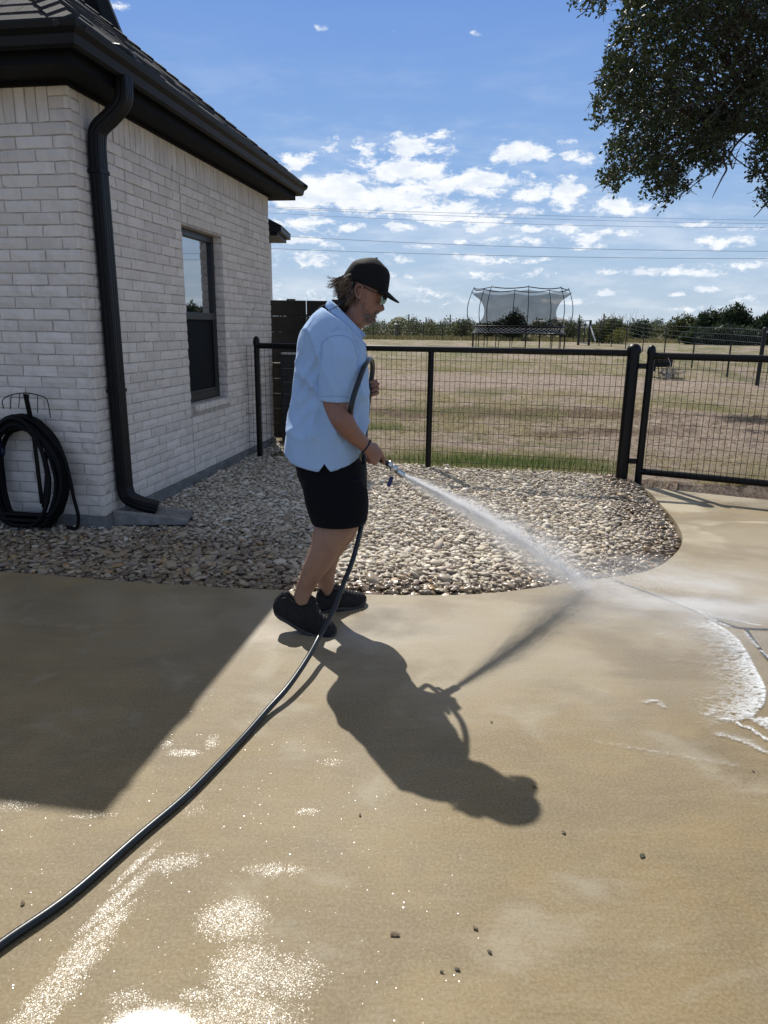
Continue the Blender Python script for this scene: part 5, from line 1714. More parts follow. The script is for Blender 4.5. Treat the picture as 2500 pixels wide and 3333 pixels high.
# twigs: thin three-sided stems, one per cluster
tw_pts0 = cen - outw * .05; tw_pts1 = cen + outw * TL[:, None]
sidev = np.cross(outw, [0, 0, 1.0]); sidev /= np.linalg.norm(sidev, axis=1)[:, None]
upv = np.cross(sidev, outw)
w0 = .0022
tv = np.empty((nc, 6, 3))
for q, (a, b) in enumerate(((1, 0), (-.5, .87), (-.5, -.87))):
    o_ = (sidev * a + upv * b)
    tv[:, q] = tw_pts0 + o_ * w0; tv[:, q + 3] = tw_pts1 + o_ * w0 * .4
fq = np.array([(0, 1, 4, 3), (1, 2, 5, 4), (2, 0, 3, 5)])
tri_mesh('twigs', tv.reshape(-1, 3), (fq[None] + (np.arange(nc) * 6)[:, None, None]).reshape(-1, 4), M_bark, parent=oak)
# limbs and branches
lb_ = MB(); rr = random.Random(3)
trunk_top = Vector((6.4, 8.3, 2.9))
lb_.tube([Vector((6.6, 8.2, -.2)), Vector((6.65, 8.25, 1.0)), Vector((6.5, 8.3, 2.0)), trunk_top], [.34, .27, .25, .22], 14)
joints = []
for (u, v, d, th) in [(2420, 60, 7.4, .07), (2450, 300, 7.2, .06), (2350, 430, 7.2, .05), (2480, -200, 7.4, .08), (2700, -350, 8, .08), (2600, 480, 7.4, .05), (2900, 100, 7.6, .09)]:
    e = V(u, v, d); m1 = trunk_top.lerp(e, .35) + Vector((0, 0, .35)); m2 = trunk_top.lerp(e, .7) + Vector((0, 0, .25))
    P_ = catmull([trunk_top, m1, m2, e], 6); lb_.tube(P_, [lerp(th * 1.6, th * .5, i / (len(P_) - 1)) for i in range(len(P_))], 8)
    joints += P_[6:]
far_sel = [i for i in range(nc) if cu[i] < 2560]
for i in rr.sample(far_sel, 230):
    e = Vector(cen[i]); j = min(joints, key=lambda q: (q - e).length + rr.uniform(0, .9))
    mid_ = j.lerp(e, .5) + Vector((rr.gauss(0, .10), rr.gauss(0, .10), rr.gauss(.06, .09))); q1 = j.lerp(mid_, .5) + Vector((rr.gauss(0, .05), rr.gauss(0, .05), rr.gauss(0, .05)))
    P_ = catmull([j, q1, mid_, e], 5); lb_.tube(P_, [lerp(.014, .003, k_ / (len(P_) - 1)) for k_ in range(len(P_))], 5)
for pth in [[(2360, 480), (2355, 520), (2365, 550), (2350, 580), (2330, 620), (2318, 645)], [(2355, 520), (2330, 530), (2300, 530)], [(2350, 500), (2375, 520), (2385, 550), (2400, 500), (2415, 470)],
            [(1990, 300), (1960, 320), (1925, 335), (1905, 362)], [(2010, 310), (1970, 318), (1922, 322)], [(2000, 190), (1960, 225), (1932, 235)], [(1990, 240), (1945, 262), (1913, 275)],
            [(2000, 560), (1970, 590), (1933, 613)], [(1985, 590), (1968, 610), (1960, 625)], [(2470, 640), (2490, 660), (2470, 690), (2452, 708)], [(1930, -30), (1910, 30), (1878, 56)], [(1950, -20), (1925, 25), (1873, 30)], [(1980, -30), (1965, 30), (1948, 62)],
            [(2060, -10), (2040, 20), (2016, 45)], [(2040, 150), (1990, 170), (1995, 140)]]:
    P_ = catmull([V(u, v, 6.6) for u, v in pth], 5)
    lb_.tube(P_, [lerp(.008 if pth[0] != (2360, 480) else .014, .0022, k_ / (len(P_) - 1)) for k_ in range(len(P_))], 5)
lb_.build('trunk', M_bark, oak, smooth=True)
# ================================================================== PERSON
YC = 3.21
foot0 = G(1090, 2000); 
man = thing('person', 'man in light blue polo shirt, black shorts and cap spraying water from a hose', 'person', (foot0.x - .05, 3.2, 0))

def ring(v, ub, uf, hw, yc=YC, n=40, p=1.0, k=0.0, dv=0.0, vf=None):
    """horizontal slice: ub / uf = measured back and front, hw = half width in metres, k narrows the front"""
    b = V(ub, v, yc); f = V(uf, v if vf is None else vf, yc)
    out = []
    for i in range(n):
        a = 2 * math.pi * i / n
        ca, sa = math.cos(a), math.sin(a)
        cx_ = math.copysign(abs(ca) ** p, ca); sy = math.copysign(abs(sa) ** p, sa)
        t = (cx_ + 1) / 2
        q = b.lerp(f, t)
        w = hw * (1 - k * max(ca, 0) ** 2)
        out.append(Vector((q.x, yc + w * sy, q.z)))
    return out

def table_rings(tab, steps, yc=YC, n=40, **kw):
    """tab rows: v, back, front, halfwidth[, p, k]"""
    vs_ = np.array([r_[0] for r_ in tab], float)
    out = []
    for v in np.linspace(vs_[0], vs_[-1], steps):
        r_ = [float(np.interp(v, vs_, [q[j] for q in tab])) for j in range(1, len(tab[0]))]
        out.append(ring(v, r_[0], r_[1], r_[2], yc, n, r_[3] if len(r_) > 3 else 1.0, r_[4] if len(r_) > 4 else 0.0))
    return out

def smooth_tab(tab, m=4):
    P_ = [list(map(float, r_)) for r_ in tab]; out = []
    for i in range(len(P_) - 1):
        p0 = P_[max(i - 1, 0)]; p1 = P_[i]; p2 = P_[i + 1]; p3 = P_[min(i + 2, len(P_) - 1)]
        for k in range(m):
            t = k / m
            out.append([.5 * ((2 * b) + (c - a) * t + (2 * a - 5 * b + 4 * c - d) * t * t + (3 * b - a - 3 * c + d) * t ** 3) for a, b, c, d in zip(p0, p1, p2, p3)])
    out.append(P_[-1])
    return out

def limb(mb, st, n=20, sub=4):
    """st rows: u, v, y, r_inplane, r_depth"""
    rows = smooth_tab([(*V(u, v, y), a, b) for u, v, y, a, b in st], sub)
    pts = [Vector(r_[:3]) for r_ in rows]
    mb.tube(pts, [r_[3] for r_ in rows], n, True, 0, [r_[4] for r_ in rows], side=(0, 1, 0))

def hand(mb, W, d, s, curls, lens, thumb, sc=1.0, spread=.0, dors=None):
    """W wrist, d towards the knuckles, s towards the thumb side, dorsal normal = given; fingers: index..little"""
    d = Vector(d).normalized(); s = (Vector(s) - d * Vector(s).dot(d)).normalized(); nr = Vector(dors); nr = (nr - d * nr.dot(d) - s * nr.dot(s)).normalized()
    rings = []
    for t, w, th, off in [(-.02, .028, .023, 0), (.01, .030, .022, 0), (.035, .037, .020, .002), (.065, .042, .017, .002), (.088, .042, .0145, 0), (.098, .036, .011, -.002)]:
        c = W + d * (t * sc) + nr * off
        rings.append([c + s * (math.cos(a) * w * sc) + nr * (math.sin(a) * th * sc) for a in [2 * math.pi * k / 18 for k in range(18)]])
    mb.loft(rings, True)
    for i in range(4):
        off = (.031, .011, -.010, -.029)[i] * sc
        base = W + d * ((.086, .092, .088, .078)[i] * sc) + s * off - nr * .001
        dirn_ = (d + s * (spread * (1.5 - i) / 1.5)).normalized()
        r0 = (.0095, .0098, .0092, .0082)[i] * sc
        p = base - dirn_ * .022; pts = [p, base]; rad = [r0 * 1.05, r0 * 1.12]
        ang = 0
        for q in range(3):
            ang += math.radians(curls[i][q])
            dd_ = dirn_ * math.cos(ang) - nr * math.sin(ang)
            L = lens[i] * (.46, .30, .24)[q] * sc
            pts.append(pts[-1] + dd_ * L * .5); rad.append(r0 * (.97, .88, .80)[q])
            pts.append(pts[-1] + dd_ * L * .5); rad.append(r0 * (1.0, .90, .62)[q])
        mb.tube(pts, rad, 12)
    tb_, tdirs, tl = thumb
    p = W + d * (tb_[0] * sc) + s * (tb_[1] * sc) + nr * (tb_[2] * sc)
    pts = [W + d * .012 + s * .012, p]; rad = [.015, .0145]
    for q, dr in enumerate(tdirs):
        dd_ = (d * dr[0] + s * dr[1] + nr * dr[2]).normalized()
        pts.append(pts[-1] + dd_ * (tl[q] * sc)); rad.append((.0125, .0115, .009)[q])
    mb.tube(pts, rad, 12)

# ---------------- skin: one continuous body grown from overlapping volumes, fused by a voxel remesh
sk = MB()
HY = 3.235
head_tab = smooth_tab([ # v, back, base front (no nose), half width, p, front narrowing
    (864, 1186, 1222, .030, 1, 0), (874, 1160, 1240, .050, 1, 0), (886, 1146, 1248, .060, 1, .05), (905, 1138, 1254, .070, 1, .10), (930, 1132, 1255, .075, .97, .14), (952, 1130, 1251, .0755, .95, .18),
    (966, 1128, 1247, .075, .94, .20), (980, 1130, 1240, .0735, .93, .20), (996, 1128, 1237, .072, .93, .22), (1010, 1124, 1234, .070, .93, .26), (1018, 1120, 1231, .068, .93, .30), (1024, 1118, 1224, .066, .93, .32),
    (1030, 1115, 1227, .064, .93, .36), (1036, 1112, 1221.5, .062, .93, .38), (1043, 1102, 1224, .060, .93, .44), (1050, 1096, 1219, .058, .94, .46), (1056, 1090, 1205, .057, .95, .40), (1062, 1085, 1184, .057, 1, .2),
    (1080, 1074, 1172, .060, 1, 0), (1110, 1070, 1160, .070, 1, 0)], 3)
rings = []
nose = [(940, 0), (966, 0), (978, 3), (986, 9), (994, 13), (1001, 17), (1007, 20.5), (1011, 17), (1015, 8), (1019, 1), (1030, 0)]
for r_ in head_tab:
    rr_ = ring(r_[0], r_[1], r_[2], r_[3], HY, 64, r_[4], r_[5])
    nb = float(np.interp(r_[0], [q[0] for q in nose], [q[1] for q in nose])) * .00133
    # eye sockets, cheek and mouth relief
    for i, q in enumerate(rr_):
        a = 2 * math.pi * i / 64
        dyy = q.y - HY
        if math.cos(a) > 0:
            wn_ = lerp(.0075, .0135, min(max((r_[0] - 980) / 28, 0), 1))
            q.x += nb * math.exp(-(dyy / wn_) ** 2)
            sock = math.exp(-((abs(dyy) - .032) / .015) ** 2) * math.exp(-((r_[0] - 975) / 10) ** 2)
            q.x -= .009 * sock
            brow = math.exp(-((abs(dyy) - .03) / .022) ** 2) * math.exp(-((r_[0] - 957) / 6) ** 2)
            q.x += .003 * brow
            q.x -= .0025 * math.exp(-((abs(dyy) - .030) / .008) ** 2) * math.exp(-((r_[0] - 1016) / 12) ** 2)
    rings.append(rr_)
sk.loft(rings, True)
# ears: tilted shell with a rim and lobe, on both sides
for sg in (-1, 1):
    ey = HY + sg * .076
    def E_(u, v, o): 
        q = V(u, v, ey); q.y += sg * o; return q
    rim = [(1176, 966), (1168, 972), (1160, 962), (1157, 946), (1160, 932), (1168, 927), (1177, 930), (1183, 940)]
    sk.tube(catmull([E_(u, v, .010 + (.004 if i in (2, 3, 4) else 0)) for i, (u, v) in enumerate(rim)], 4), [.0042] * 29, 8)
    sk.tube([E_(1172, 950, -.01), E_(1170, 950, .005)], .017, 12)
    sk.tube(catmull([E_(1181, 944, .004), E_(1176, 952, .009), E_(1174, 962, .008)], 4), .0048, 8)
    sk.tube([E_(1170, 962, .004), E_(1174, 973, .006)], [.009, .006], 8)
# torso and neck under the shirt
sk.loft(table_rings([(1085, 1078, 1160, .065), (1125, 1020, 1158, .10), (1160, 1000, 1168, .115), (1300, 985, 1165, .13), (1440, 985, 1135, .12), (1560, 1010, 1145, .11), (1600, 1025, 1145, .09)], 24, YC, 32), True)
limb(sk, [(1092, 1130, 3.115, .050, .040), (1096, 1200, 3.075, .056, .050), (1096, 1260, 3.062, .058, .052), (1094, 1303, 3.050, .058, .052), (1104, 1345, 3.030, .0515, .050), (1118, 1372, 3.005, .049, .047),
          (1134, 1396, 3.02, .0435, .042), (1156, 1420, 3.04, .0375, .035), (1176, 1438, 3.06, .032, .029), (1192, 1453, 3.075, .0295, .025)])
limb(sk, [(1092, 1135, 3.31, .050, .040), (1098, 1220, 3.36, .052, .050), (1100, 1300, 3.40, .05, .05), (1112, 1318, 3.41, .046, .045), (1140, 1300, 3.42, .040, .038), (1172, 1278, 3.42, .029, .026)])
limb(sk, [(1090, 1590, 3.12, .070, .060), (1094, 1650, 3.115, .080, .062), (1092, 1705, 3.105, .092, .066), (1070, 1752, 3.09, .078, .064), (1056, 1788, 3.08, .066, .058), (1041, 1822, 3.08, .0615, .056), (1023, 1852, 3.085, .0545, .050),
          (1006, 1885, 3.09, .046, .042), (992, 1915, 3.095, .040, .035), (985, 1940, 3.095, .041, .034), (990, 1965, 3.09, .035, .03)], 24)
limb(sk, [(1100, 1590, 3.29, .070, .060), (1110, 1650, 3.30, .078, .062), (1112, 1705, 3.305, .086, .066), (1090, 1756, 3.32, .072, .064), (1072, 1795, 3.33, .060, .056), (1062, 1830, 3.34, .056, .054), (1060, 1862, 3.345, .049, .046),
          (1061, 1890, 3.35, .042, .038), (1062, 1912, 3.36, .040, .034), (1066, 1935, 3.37, .040, .034), (1080, 1955, 3.38, .034, .03)], 24)
# right hand over the hose end: index stretched to the valve, the others closed round the hose
RW = V(1192, 1453, 3.075)
hand(sk, RW, V(1226, 1487, 3.115) - RW, V(1250, 1474, 3.16) - V(1210, 1500, 3.10), [(12, 10, 8), (62, 70, 40), (72, 78, 45), (78, 80, 45)], (.082, .078, .072, .056),
     ((.045, .036, -.010), ((.8, .45, -.5), (.9, .1, -.6), (.9, -.2, -.6)), (.03, .03, .024)), 1.02, -.20, dors=(-.05, -.95, .32))
# left hand closed round the rising hose
LW = V(1170, 1279, 3.435)
hand(sk, LW, V(1206, 1266, 3.425) - LW, Vector((0, .0, 1)), [(50, 75, 50), (55, 80, 50), (60, 80, 50), (62, 82, 50)], (.076, .080, .074, .058),
     ((.04, .036, -.006), ((.5, .8, -.45), (.5, .8, -.3), (.2, .9, -.3)), (.03, .028, .022)), .95, .03, dors=(0, 1, 0))
skm = bpy.data.materials.new('sun_tanned_skin'); skm.use_nodes = True
T = NT(skm.node_tree); P = T.n['Principled BSDF']
oc = T.node('ShaderNodeTexCoord').outputs['Object']
zf = T.sep(oc)[2]
legs = T.smooth(zf, .62, .50)
c = T.mix(legs, (.265, .135, .093), (.31, .178, .115))
c = T.mix(T.m('MULTIPLY', T.smooth(T.noise(oc, 16, 4, .6), .4, .7), .45), c, (.21, .098, .068))
c = T.mix(T.m('MULTIPLY', T.smooth(T.noise(oc, 70, 4, .7), .52, .72), .4), c, (.36, .20, .14))
T.l.new(c, P.inputs['Base Color']); P.inputs['Roughness'].default_value = .48; P.inputs['Specular IOR Level'].default_value = .42
P.inputs['Subsurface Weight'].default_value = .12; P.inputs['Subsurface Radius'].default_value = (.02, .008, .004); P.inputs['Subsurface Scale'].default_value = .5
T.l.new(T.bump(T.noise(oc, 240, 4, .6), .25, .0012), P.inputs['Normal'])

def remeshed(mb, name, m_, parent, voxel, smooth_it=6, fac=.5):
    o = mb.build(name, m_, parent, True)
    fix_normals(o)
    r_ = o.modifiers.new('r', 'REMESH'); r_.mode = 'VOXEL'; r_.voxel_size = voxel; r_.use_smooth_shade = True
    s_ = o.modifiers.new('s', 'SMOOTH'); s_.iterations = smooth_it; s_.factor = fac
    dg = bpy.context.evaluated_depsgraph_get()
    me = bpy.data.meshes.new_from_object(o.evaluated_get(dg))
    old = o.data; o.modifiers.clear(); o.data = me; bpy.data.meshes.remove(old)
    me.name = name
    if not me.materials: me.materials.append(m_)
    me.polygons.foreach_set('use_smooth', np.ones(len(me.polygons), dtype=bool))
    return o
body = remeshed(sk, 'body', skm, man, .0036, 5, .5)
from mathutils.bvhtree import BVHTree
def bvh_of(o):
    base = WLOC[man.name]
    return BVHTree.FromPolygons([v.co + base for v in o.data.vertices], [p.vertices[:] for p in o.data.polygons])
skin_bvh = bvh_of(body)
EYEP = Vector((0, 0, EYE))
def hit(u, v):
    d = ray(u, v).normalized(); return skin_bvh.ray_cast(EYEP, d)

# ---------------- polo shirt
M_shirt = bpy.data.materials.new('light_blue_polo'); M_shirt.use_nodes = True
T = NT(M_shirt.node_tree); P = T.n['Principled BSDF']
oc = T.node('ShaderNodeTexCoord').outputs['Object']
c = T.mix(T.noise(oc, 5, 3, .5), (.40, .60, .90), (.46, .67, .94))
T.l.new(c, P.inputs['Base Color']); P.inputs['Roughness'].default_value = .75; P.inputs['Specular IOR Level'].default_value = .25
P.inputs['Sheen Weight'].default_value = .25
T.l.new(T.bump(T.noise(oc, 700, 2, .6), .15, .0006), P.inputs['Normal'])
trl = T.node('ShaderNodeBsdfTranslucent'); T.l.new(c, trl.inputs[0]); mx = T.node('ShaderNodeMixShader'); mx.inputs[0].default_value = .22
T.l.new(P.outputs[0], mx.inputs[1]); T.l.new(trl.outputs[0], mx.inputs[2]); T.l.new(mx.outputs[0], T.n['Material Output'].inputs[0])

st = smooth_tab([ # v, back, front, half width
    (986, 1072, 1140, 0.070), (1003, 1046, 1156, 0.088), (1024, 1019, 1168, 0.112), (1045, 1003, 1177, 0.134), (1066, 988, 1183, 0.148), (1095, 974, 1187.5, 0.157), (1126, 968, 1188, 0.162), (1162, 966.5, 1192, 0.164), (1216, 963, 1196.5, 0.166),
    (1263, 957.5, 1199.5, 0.168), (1314, 951, 1201.5, 0.170), (1354, 943, 1199.5, 0.171), (1386, 938, 1195, 0.171), (1422, 931.5, 1187, 0.171), (1451, 928, 1180, 0.171), (1475, 927, 1171, 0.169), (1497, 927, 1166, 0.168)], 7)
NS_ = 150
rows = []
for r_ in st:
    rows.append(ring(r_[0], r_[1], r_[2], r_[3], YC, NS_, .94))
# hem: dips at the back and front tails with a small side slit
def hem_v(u):
    side_ = [(925, 1462), (938, 1475), (954, 1485), (970, 1493), (990, 1500), (1015, 1507), (1048, 1513), (1060, 1497), (1066, 1487), (1072, 1497), (1084, 1513), (1108, 1508), (1131, 1501), (1150, 1494), (1168, 1486), (1200, 1478)]
    return float(np.interp(u, [p[0] for p in side_], [p[1] for p in side_]))
v_last = st[-1][0]
for k in range(1, 5):
    rr_ = []
    f = k / 4
    base = rows[len(st) - 1]
    for i, q in enumerate(base):
        t = (math.copysign(abs(math.cos(2 * math.pi * i / NS_)) ** .94, math.cos(2 * math.pi * i / NS_)) + 1) / 2
        u = lerp(927, 1166, t); vv_ = lerp(1478, hem_v(u), f)
        b = V(u, vv_, YC); rr_.append(Vector((b.x, q.y, b.z)))
    rows.append(rr_)
# rows between 1478 and the old bottom are replaced
keep = [i for i, r_ in enumerate(st) if r_[0] < 1474]
rows = [rows[i] for i in keep] + rows[len(st):]
def fold(p, nrm_amt=1.0):
    """cloth folds: long soft ones hanging from the armhole and pulling to the belly"""
    a = mnoise.noise(Vector((p.x * 9, p.y * 5, p.z * 2.2 + p.x * 3)))
    b = mnoise.noise(Vector((p.x * 20 + 3, p.y * 9, p.z * 5 - p.x * 6)))
    c_ = 1 - abs(mnoise.noise(Vector((p.x * 7 + p.z * 3.5, p.y * 4, p.z * 2.5 - p.x * 2 + 9))))
    hemfade = min(1, max(0, (p.z - .86) / .12)) * .8 + .2
    d_ = 1 - abs(mnoise.noise(Vector((p.x * 14 - p.z * 6, p.y * 6, p.z * 4 + 3))))
    return (.015 * a + .009 * b + .026 * (c_ ** 6 - .35) + .020 * (d_ ** 7 - .3)) * hemfade
cx0 = V(1080, 1250, YC).x
for j, rr_ in enumerate(rows):
    for i, q in enumerate(rr_):
        dvec = Vector((q.x - cx0, q.y - YC, 0)); L = dvec.length
        side_w = min(1, abs(q.y - YC) / .10)          # keep the measured profile, fold the flanks
        if L > .05: q += dvec / L * fold(q) * side_w * min(1, max(0, (1.50 - q.z) / .2))
# the neckline: everything in front of the collar seam is cut down to it
def neck_v(u): return float(np.interp(u, [1030, 1045, 1070, 1103, 1135, 1160, 1186, 1196], [985, 1000, 1016, 1038, 1062, 1090, 1116, 1124]))
def to_px(p):
    d = p - EYEP; zc = d.y * math.cos(PITCH) - d.z * math.sin(PITCH); yr = (d.y * math.sin(PITCH) + d.z * math.cos(PITCH)) / zc; xr = d.x / zc
    c_, s_ = math.cos(ROLL), math.sin(ROLL)
    return CX + F * (xr * c_ + yr * s_), CY - F * (-xr * s_ + yr * c_)
for j in range(min(45, len(rows))):
    for i, q in enumerate(rows[j]):
        ref = Vector((q.x, YC, q.z)); u_, v_ = to_px(ref)
        lim_ = V(u_, neck_v(u_), YC).z + .045 * max(0, 1 - abs(q.y - YC) / .19) * max(0, min(1, (1120 - u_) / 90)) * 0
        if q.z > lim_: q.z = lim_
shm = MB()
shm.loft(rows, cap=False)
# sleeves
for sg in (-1, 1):
    ys = YC + sg * .128
    sl_ = [(1084, 1078, ys - sg * .085, .040, .03), (1090, 1092, ys - sg * .045, .062, .050), (1098, 1116, ys - sg * .012, .074, .066), (1102, 1160, ys + sg * .006, .079, .073), (1099, 1215, ys + sg * .016, .076, .073), (1095, 1262, ys + sg * .018, .076, .076), (1094, 1302, ys + sg * .016, .0755, .078)]
    if sg > 0: sl_ = [(u + (0 if v < 1150 else 4), v, y + (.0 if v < 1150 else .02), a, b) for u, v, y, a, b in sl_]
    rws = smooth_tab([(*V(u, v, y), a, b) for u, v, y, a, b in sl_], 5)
    o = len(shm.v)
    shm.tube([Vector(r_[:3]) for r_ in rws], [r_[3] for r_ in rws], 60, False, 0, [r_[4] for r_ in rws], side=(0, 1, 0))
    for q in range(o, len(shm.v)):
        p = Vector(shm.v[q]); ax = Vector((rws[-1][0], rws[-1][1], p.z)); dd_ = (p - ax); dd_.z = 0
        if dd_.length > .01:
            p += dd_.normalized() * (.009 * mnoise.noise(Vector((p.x * 16, p.y * 16, p.z * 3))) + .010 * (max(0, 1 - abs(mnoise.noise(Vector((p.x * 12 + p.z * 5, p.y * 9, p.z * 5 + 2))))) ** 6 - .3) + .004 * math.sin(p.x * 45 + p.z * 9) * max(0, (1.35 - p.z) * 2)); shm.v[q] = tuple(p)
shirt = shm.build('shirt', M_shirt, man, True)
shirt_bvh = bvh_of(shirt)
def on_shirt(u, v):
    d = ray(u, v).normalized(); loc, nrm, i_, d_ = shirt_bvh.ray_cast(EYEP, d)
    return (loc + nrm * (.0006 if nrm.y < 0 else -.0006)) if loc is not None else None
M_seam = mat('blue_seam_stitch', (.20, .33, .56), .8)
for ln in ([(1041, 1150), (1050, 1118), (1068, 1100), (1092, 1092), (1118, 1093), (1140, 1104), (1154, 1125), (1160, 1155)], [(1046, 1289), (1070, 1290), (1095, 1289), (1120, 1291), (1137, 1294)]):
    pp_ = [on_shirt(u, v) for u, v in [tuple(q[:2]) for q in catmull([(a, b, 0) for a, b in ln], 5)]]
    pp_ = [p for p in pp_ if p is not None]
    if len(pp_) > 3: MB().tube(pp_, .0011, 5).build('seam', M_seam, shirt, smooth=True)
sf = shirt.modifiers.new('cloth', 'SOLIDIFY'); sf.thickness = .0022; sf.offset = -1
# collar
cb_ = MB()
def collar_ring(du, dv, hw, ex=0.0, n=64, close=.97):
    out = []
    for i in range(n):
        a = math.pi + (i / (n - 1) - .5) * 2 * math.pi * close
        t = (math.cos(a) + 1) / 2
        u = lerp(1071, 1188 + ex, t) + du; v = lerp(975, 1088 + ex, t ** 1.12) + dv
        q = V(u, v, YC + .01); q.y = YC + .012 + hw * math.sin(a) * (1 - .25 * t)
        out.append(q)
    return out
cr = [collar_ring(4, 10, .074), collar_ring(0, 0, .078), collar_ring(-3, 2, .083), collar_ring(-8, 12, .091, 1), collar_ring(-12, 23, .099, 3)]
cb_.loft(cr, cap=False, close=False)
co_ = cb_.build('collar', M_shirt, shirt, True)
s2 = co_.modifiers.new('cloth', 'SOLIDIFY'); s2.thickness = .0028; s2.offset = 0
# buttons on the placket
bt = MB()
for u, v in ((1191, 1122),):
    bt.tube([V(u - 3, v, YC), V(u + 1.5, v, YC)], .0055, 10)
bt.build('button', M_shirt, shirt, smooth=True)

# ---------------- shorts
M_short = bpy.data.materials.new('black_shorts_cloth'); M_short.use_nodes = True
T = NT(M_short.node_tree); P = T.n['Principled BSDF']
P.inputs['Base Color'].default_value = (.0045, .005, .0075, 1); P.inputs['Roughness'].default_value = .9; P.inputs['Specular IOR Level'].default_value = .15; P.inputs['Sheen Weight'].default_value = .03
so_ = MB()
so_.loft(table_rings([(1440, 972, 1150, .135), (1465, 966, 1155, .145), (1490, 962, 1168, .152), (1512, 963, 1182, .160), (1546, 969, 1189, .168), (1583, 984, 1195, .168), (1612, 996, 1194, .14)], 22, YC, 60), True)
for sg, du in ((-1, 0), (1, 4)):
    so_.loft(table_rings([(1560, 990, 1180, .076), (1590, 985 + du, 1196, .092), (1631, 993 + du, 1201, .100), (1660, 1000 + du, 1199.5, .104), (1685, 1009 + du, 1197, .108), (1704, 1015 + du, 1189, .110)], 18, YC + sg * .098, 60), True)
shorts = remeshed(so_, 'shorts', M_short, man, .006, 8, .5)
base = WLOC[man.name]
for v_ in shorts.data.vertices:
    p = v_.co + base
    k = .006 * mnoise.noise(Vector((p.x * 12, p.y * 8, p.z * 5))) + .003 * mnoise.noise(Vector((p.x * 30, p.y * 20, p.z * 9)))
    v_.co += Vector((0, -1 if p.y < YC else 1, 0)) * k

# ---------------- shoes
M_shoe = mat('black_shoe_mesh', (.014, .014, .015), .72, 0, .6, 40, .8, 420, .0016, spec=.3)
M_sole = mat('black_shoe_rubber', (.034, .033, .032), .6, 0, .4, 25, .3, 150, .001)
M_toe = mat('dusty_toe_cap', (.030, .028, .026), .6, 0, .5, 30, .4, 300, .001)
def shoe(tab, y0, y1, solepx):
    tab = smooth_tab(tab, 4); u0, u1 = tab[0][0], tab[-1][0]
    up, so__ = [], []
    for u, vb, vt, hw in tab:
        y = lerp(y0, y1, (u - u0) / (u1 - u0))
        pb_, pt_ = V(u, vb, y), V(u, vt, y)
        h = pt_.z - pb_.z; r1, r2 = [], []
        for i in range(28):
            a = 2 * math.pi * i / 28; c_, s_ = math.cos(a), math.sin(a)
            # squarer at the sole, rounder and narrower at the top
            zt = (s_ + 1) / 2; p_ = .55 if s_ < 0 else .85
            w = hw * (1 - .30 * max(s_, 0)) * (.98)
            r1.append(Vector((pb_.x, y + w * math.copysign(abs(c_) ** p_, c_), pb_.z + h * (.5 + .5 * math.copysign(abs(s_) ** (.6 if s_ < 0 else .9), s_)))))
        hs_ = min(solepx * .0015, h * .9)
        for i in range(20):
            a = 2 * math.pi * i / 20; c_, s_ = math.cos(a), math.sin(a)
            r2.append(Vector((pb_.x, y + hw * 1.07 * math.copysign(abs(c_) ** .45, c_), pb_.z - .001 + hs_ * (.5 + .5 * math.copysign(abs(s_) ** .5, s_)))))
        up.append(r1); so__.append(r2)
    return up, so__
nearT = [(890, 1976, 1966, .016), (896, 1993, 1950, .030), (910, 2007, 1934, .036), (925, 2015, 1926, .038), (938, 2022, 1922, .038), (955, 2033, 1938, .038), (975, 2046, 1946, .038), (1000, 2059, 1943, .040), (1018, 2065, 1938, .042), (1030, 2069, 1958, .044),
         (1043, 2072, 1990, .047), (1060, 2074, 2008, .049), (1076, 2073, 2022, .047), (1088, 2066, 2033, .038), (1096, 2056, 2045, .018)]
farT = [(1027, 1985, 1960, .018), (1032, 1995, 1928, .032), (1045, 1998, 1914, .037), (1062, 1992, 1926, .038), (1078, 1986, 1918, .040), (1090, 1982, 1898, .042), (1100, 1980, 1902, .044), (1115, 1979, 1914, .046), (1135, 1979, 1921, .048), (1155, 1978, 1926, .048), (1173, 1973, 1929, .044), (1186, 1964, 1935, .035), (1193, 1954, 1944, .018)]
for tab, y0, y1, lbn in ((nearT, 3.11, 3.075, 'trainer lifted on its toe'), (farT, 3.33, 3.45, 'trainer flat on the slab')):
    up, so__ = shoe(tab, y0, y1, 17)
    mb = MB(); mb.loft(up, True)
    sh_ = mb.build('shoe', M_shoe, man, True); fix_normals(sh_)
    mb = MB(); mb.loft(so__, True); s_ = mb.build('sole', M_sole, sh_, True); fix_normals(s_); auto_smooth(s_, 60)
    n_ = len(up)
    mb = MB()
    for k in range(5):
        i0 = int(n_ * (.62 + .045 * k)); r1 = up[min(i0, n_ - 1)]
        mb.tube([r1[q] + Vector((0, 0, .0035)) for q in (11, 9, 7, 5, 3)], .0022, 5)
    mb.build('lace', M_sole, sh_, smooth=True)
    mb = MB(); c1 = [up[int(n_ * .22)][7] * .0 + p for p in ()]
    # padded collar ring round the ankle
    ii = [int(n_ * f_) for f_ in (.20, .30, .42, .52, .60)]
    near_ = [up[i][11] for i in ii]; far_ = [up[i][3] for i in reversed(ii)]
    mb.tube(catmull(near_ + [up[ii[-1]][7]] + far_ + [up[ii[0]][7]], 4, closed=True), .006, 8)
    mb.build('shoe_collar', M_shoe, sh_, smooth=True)

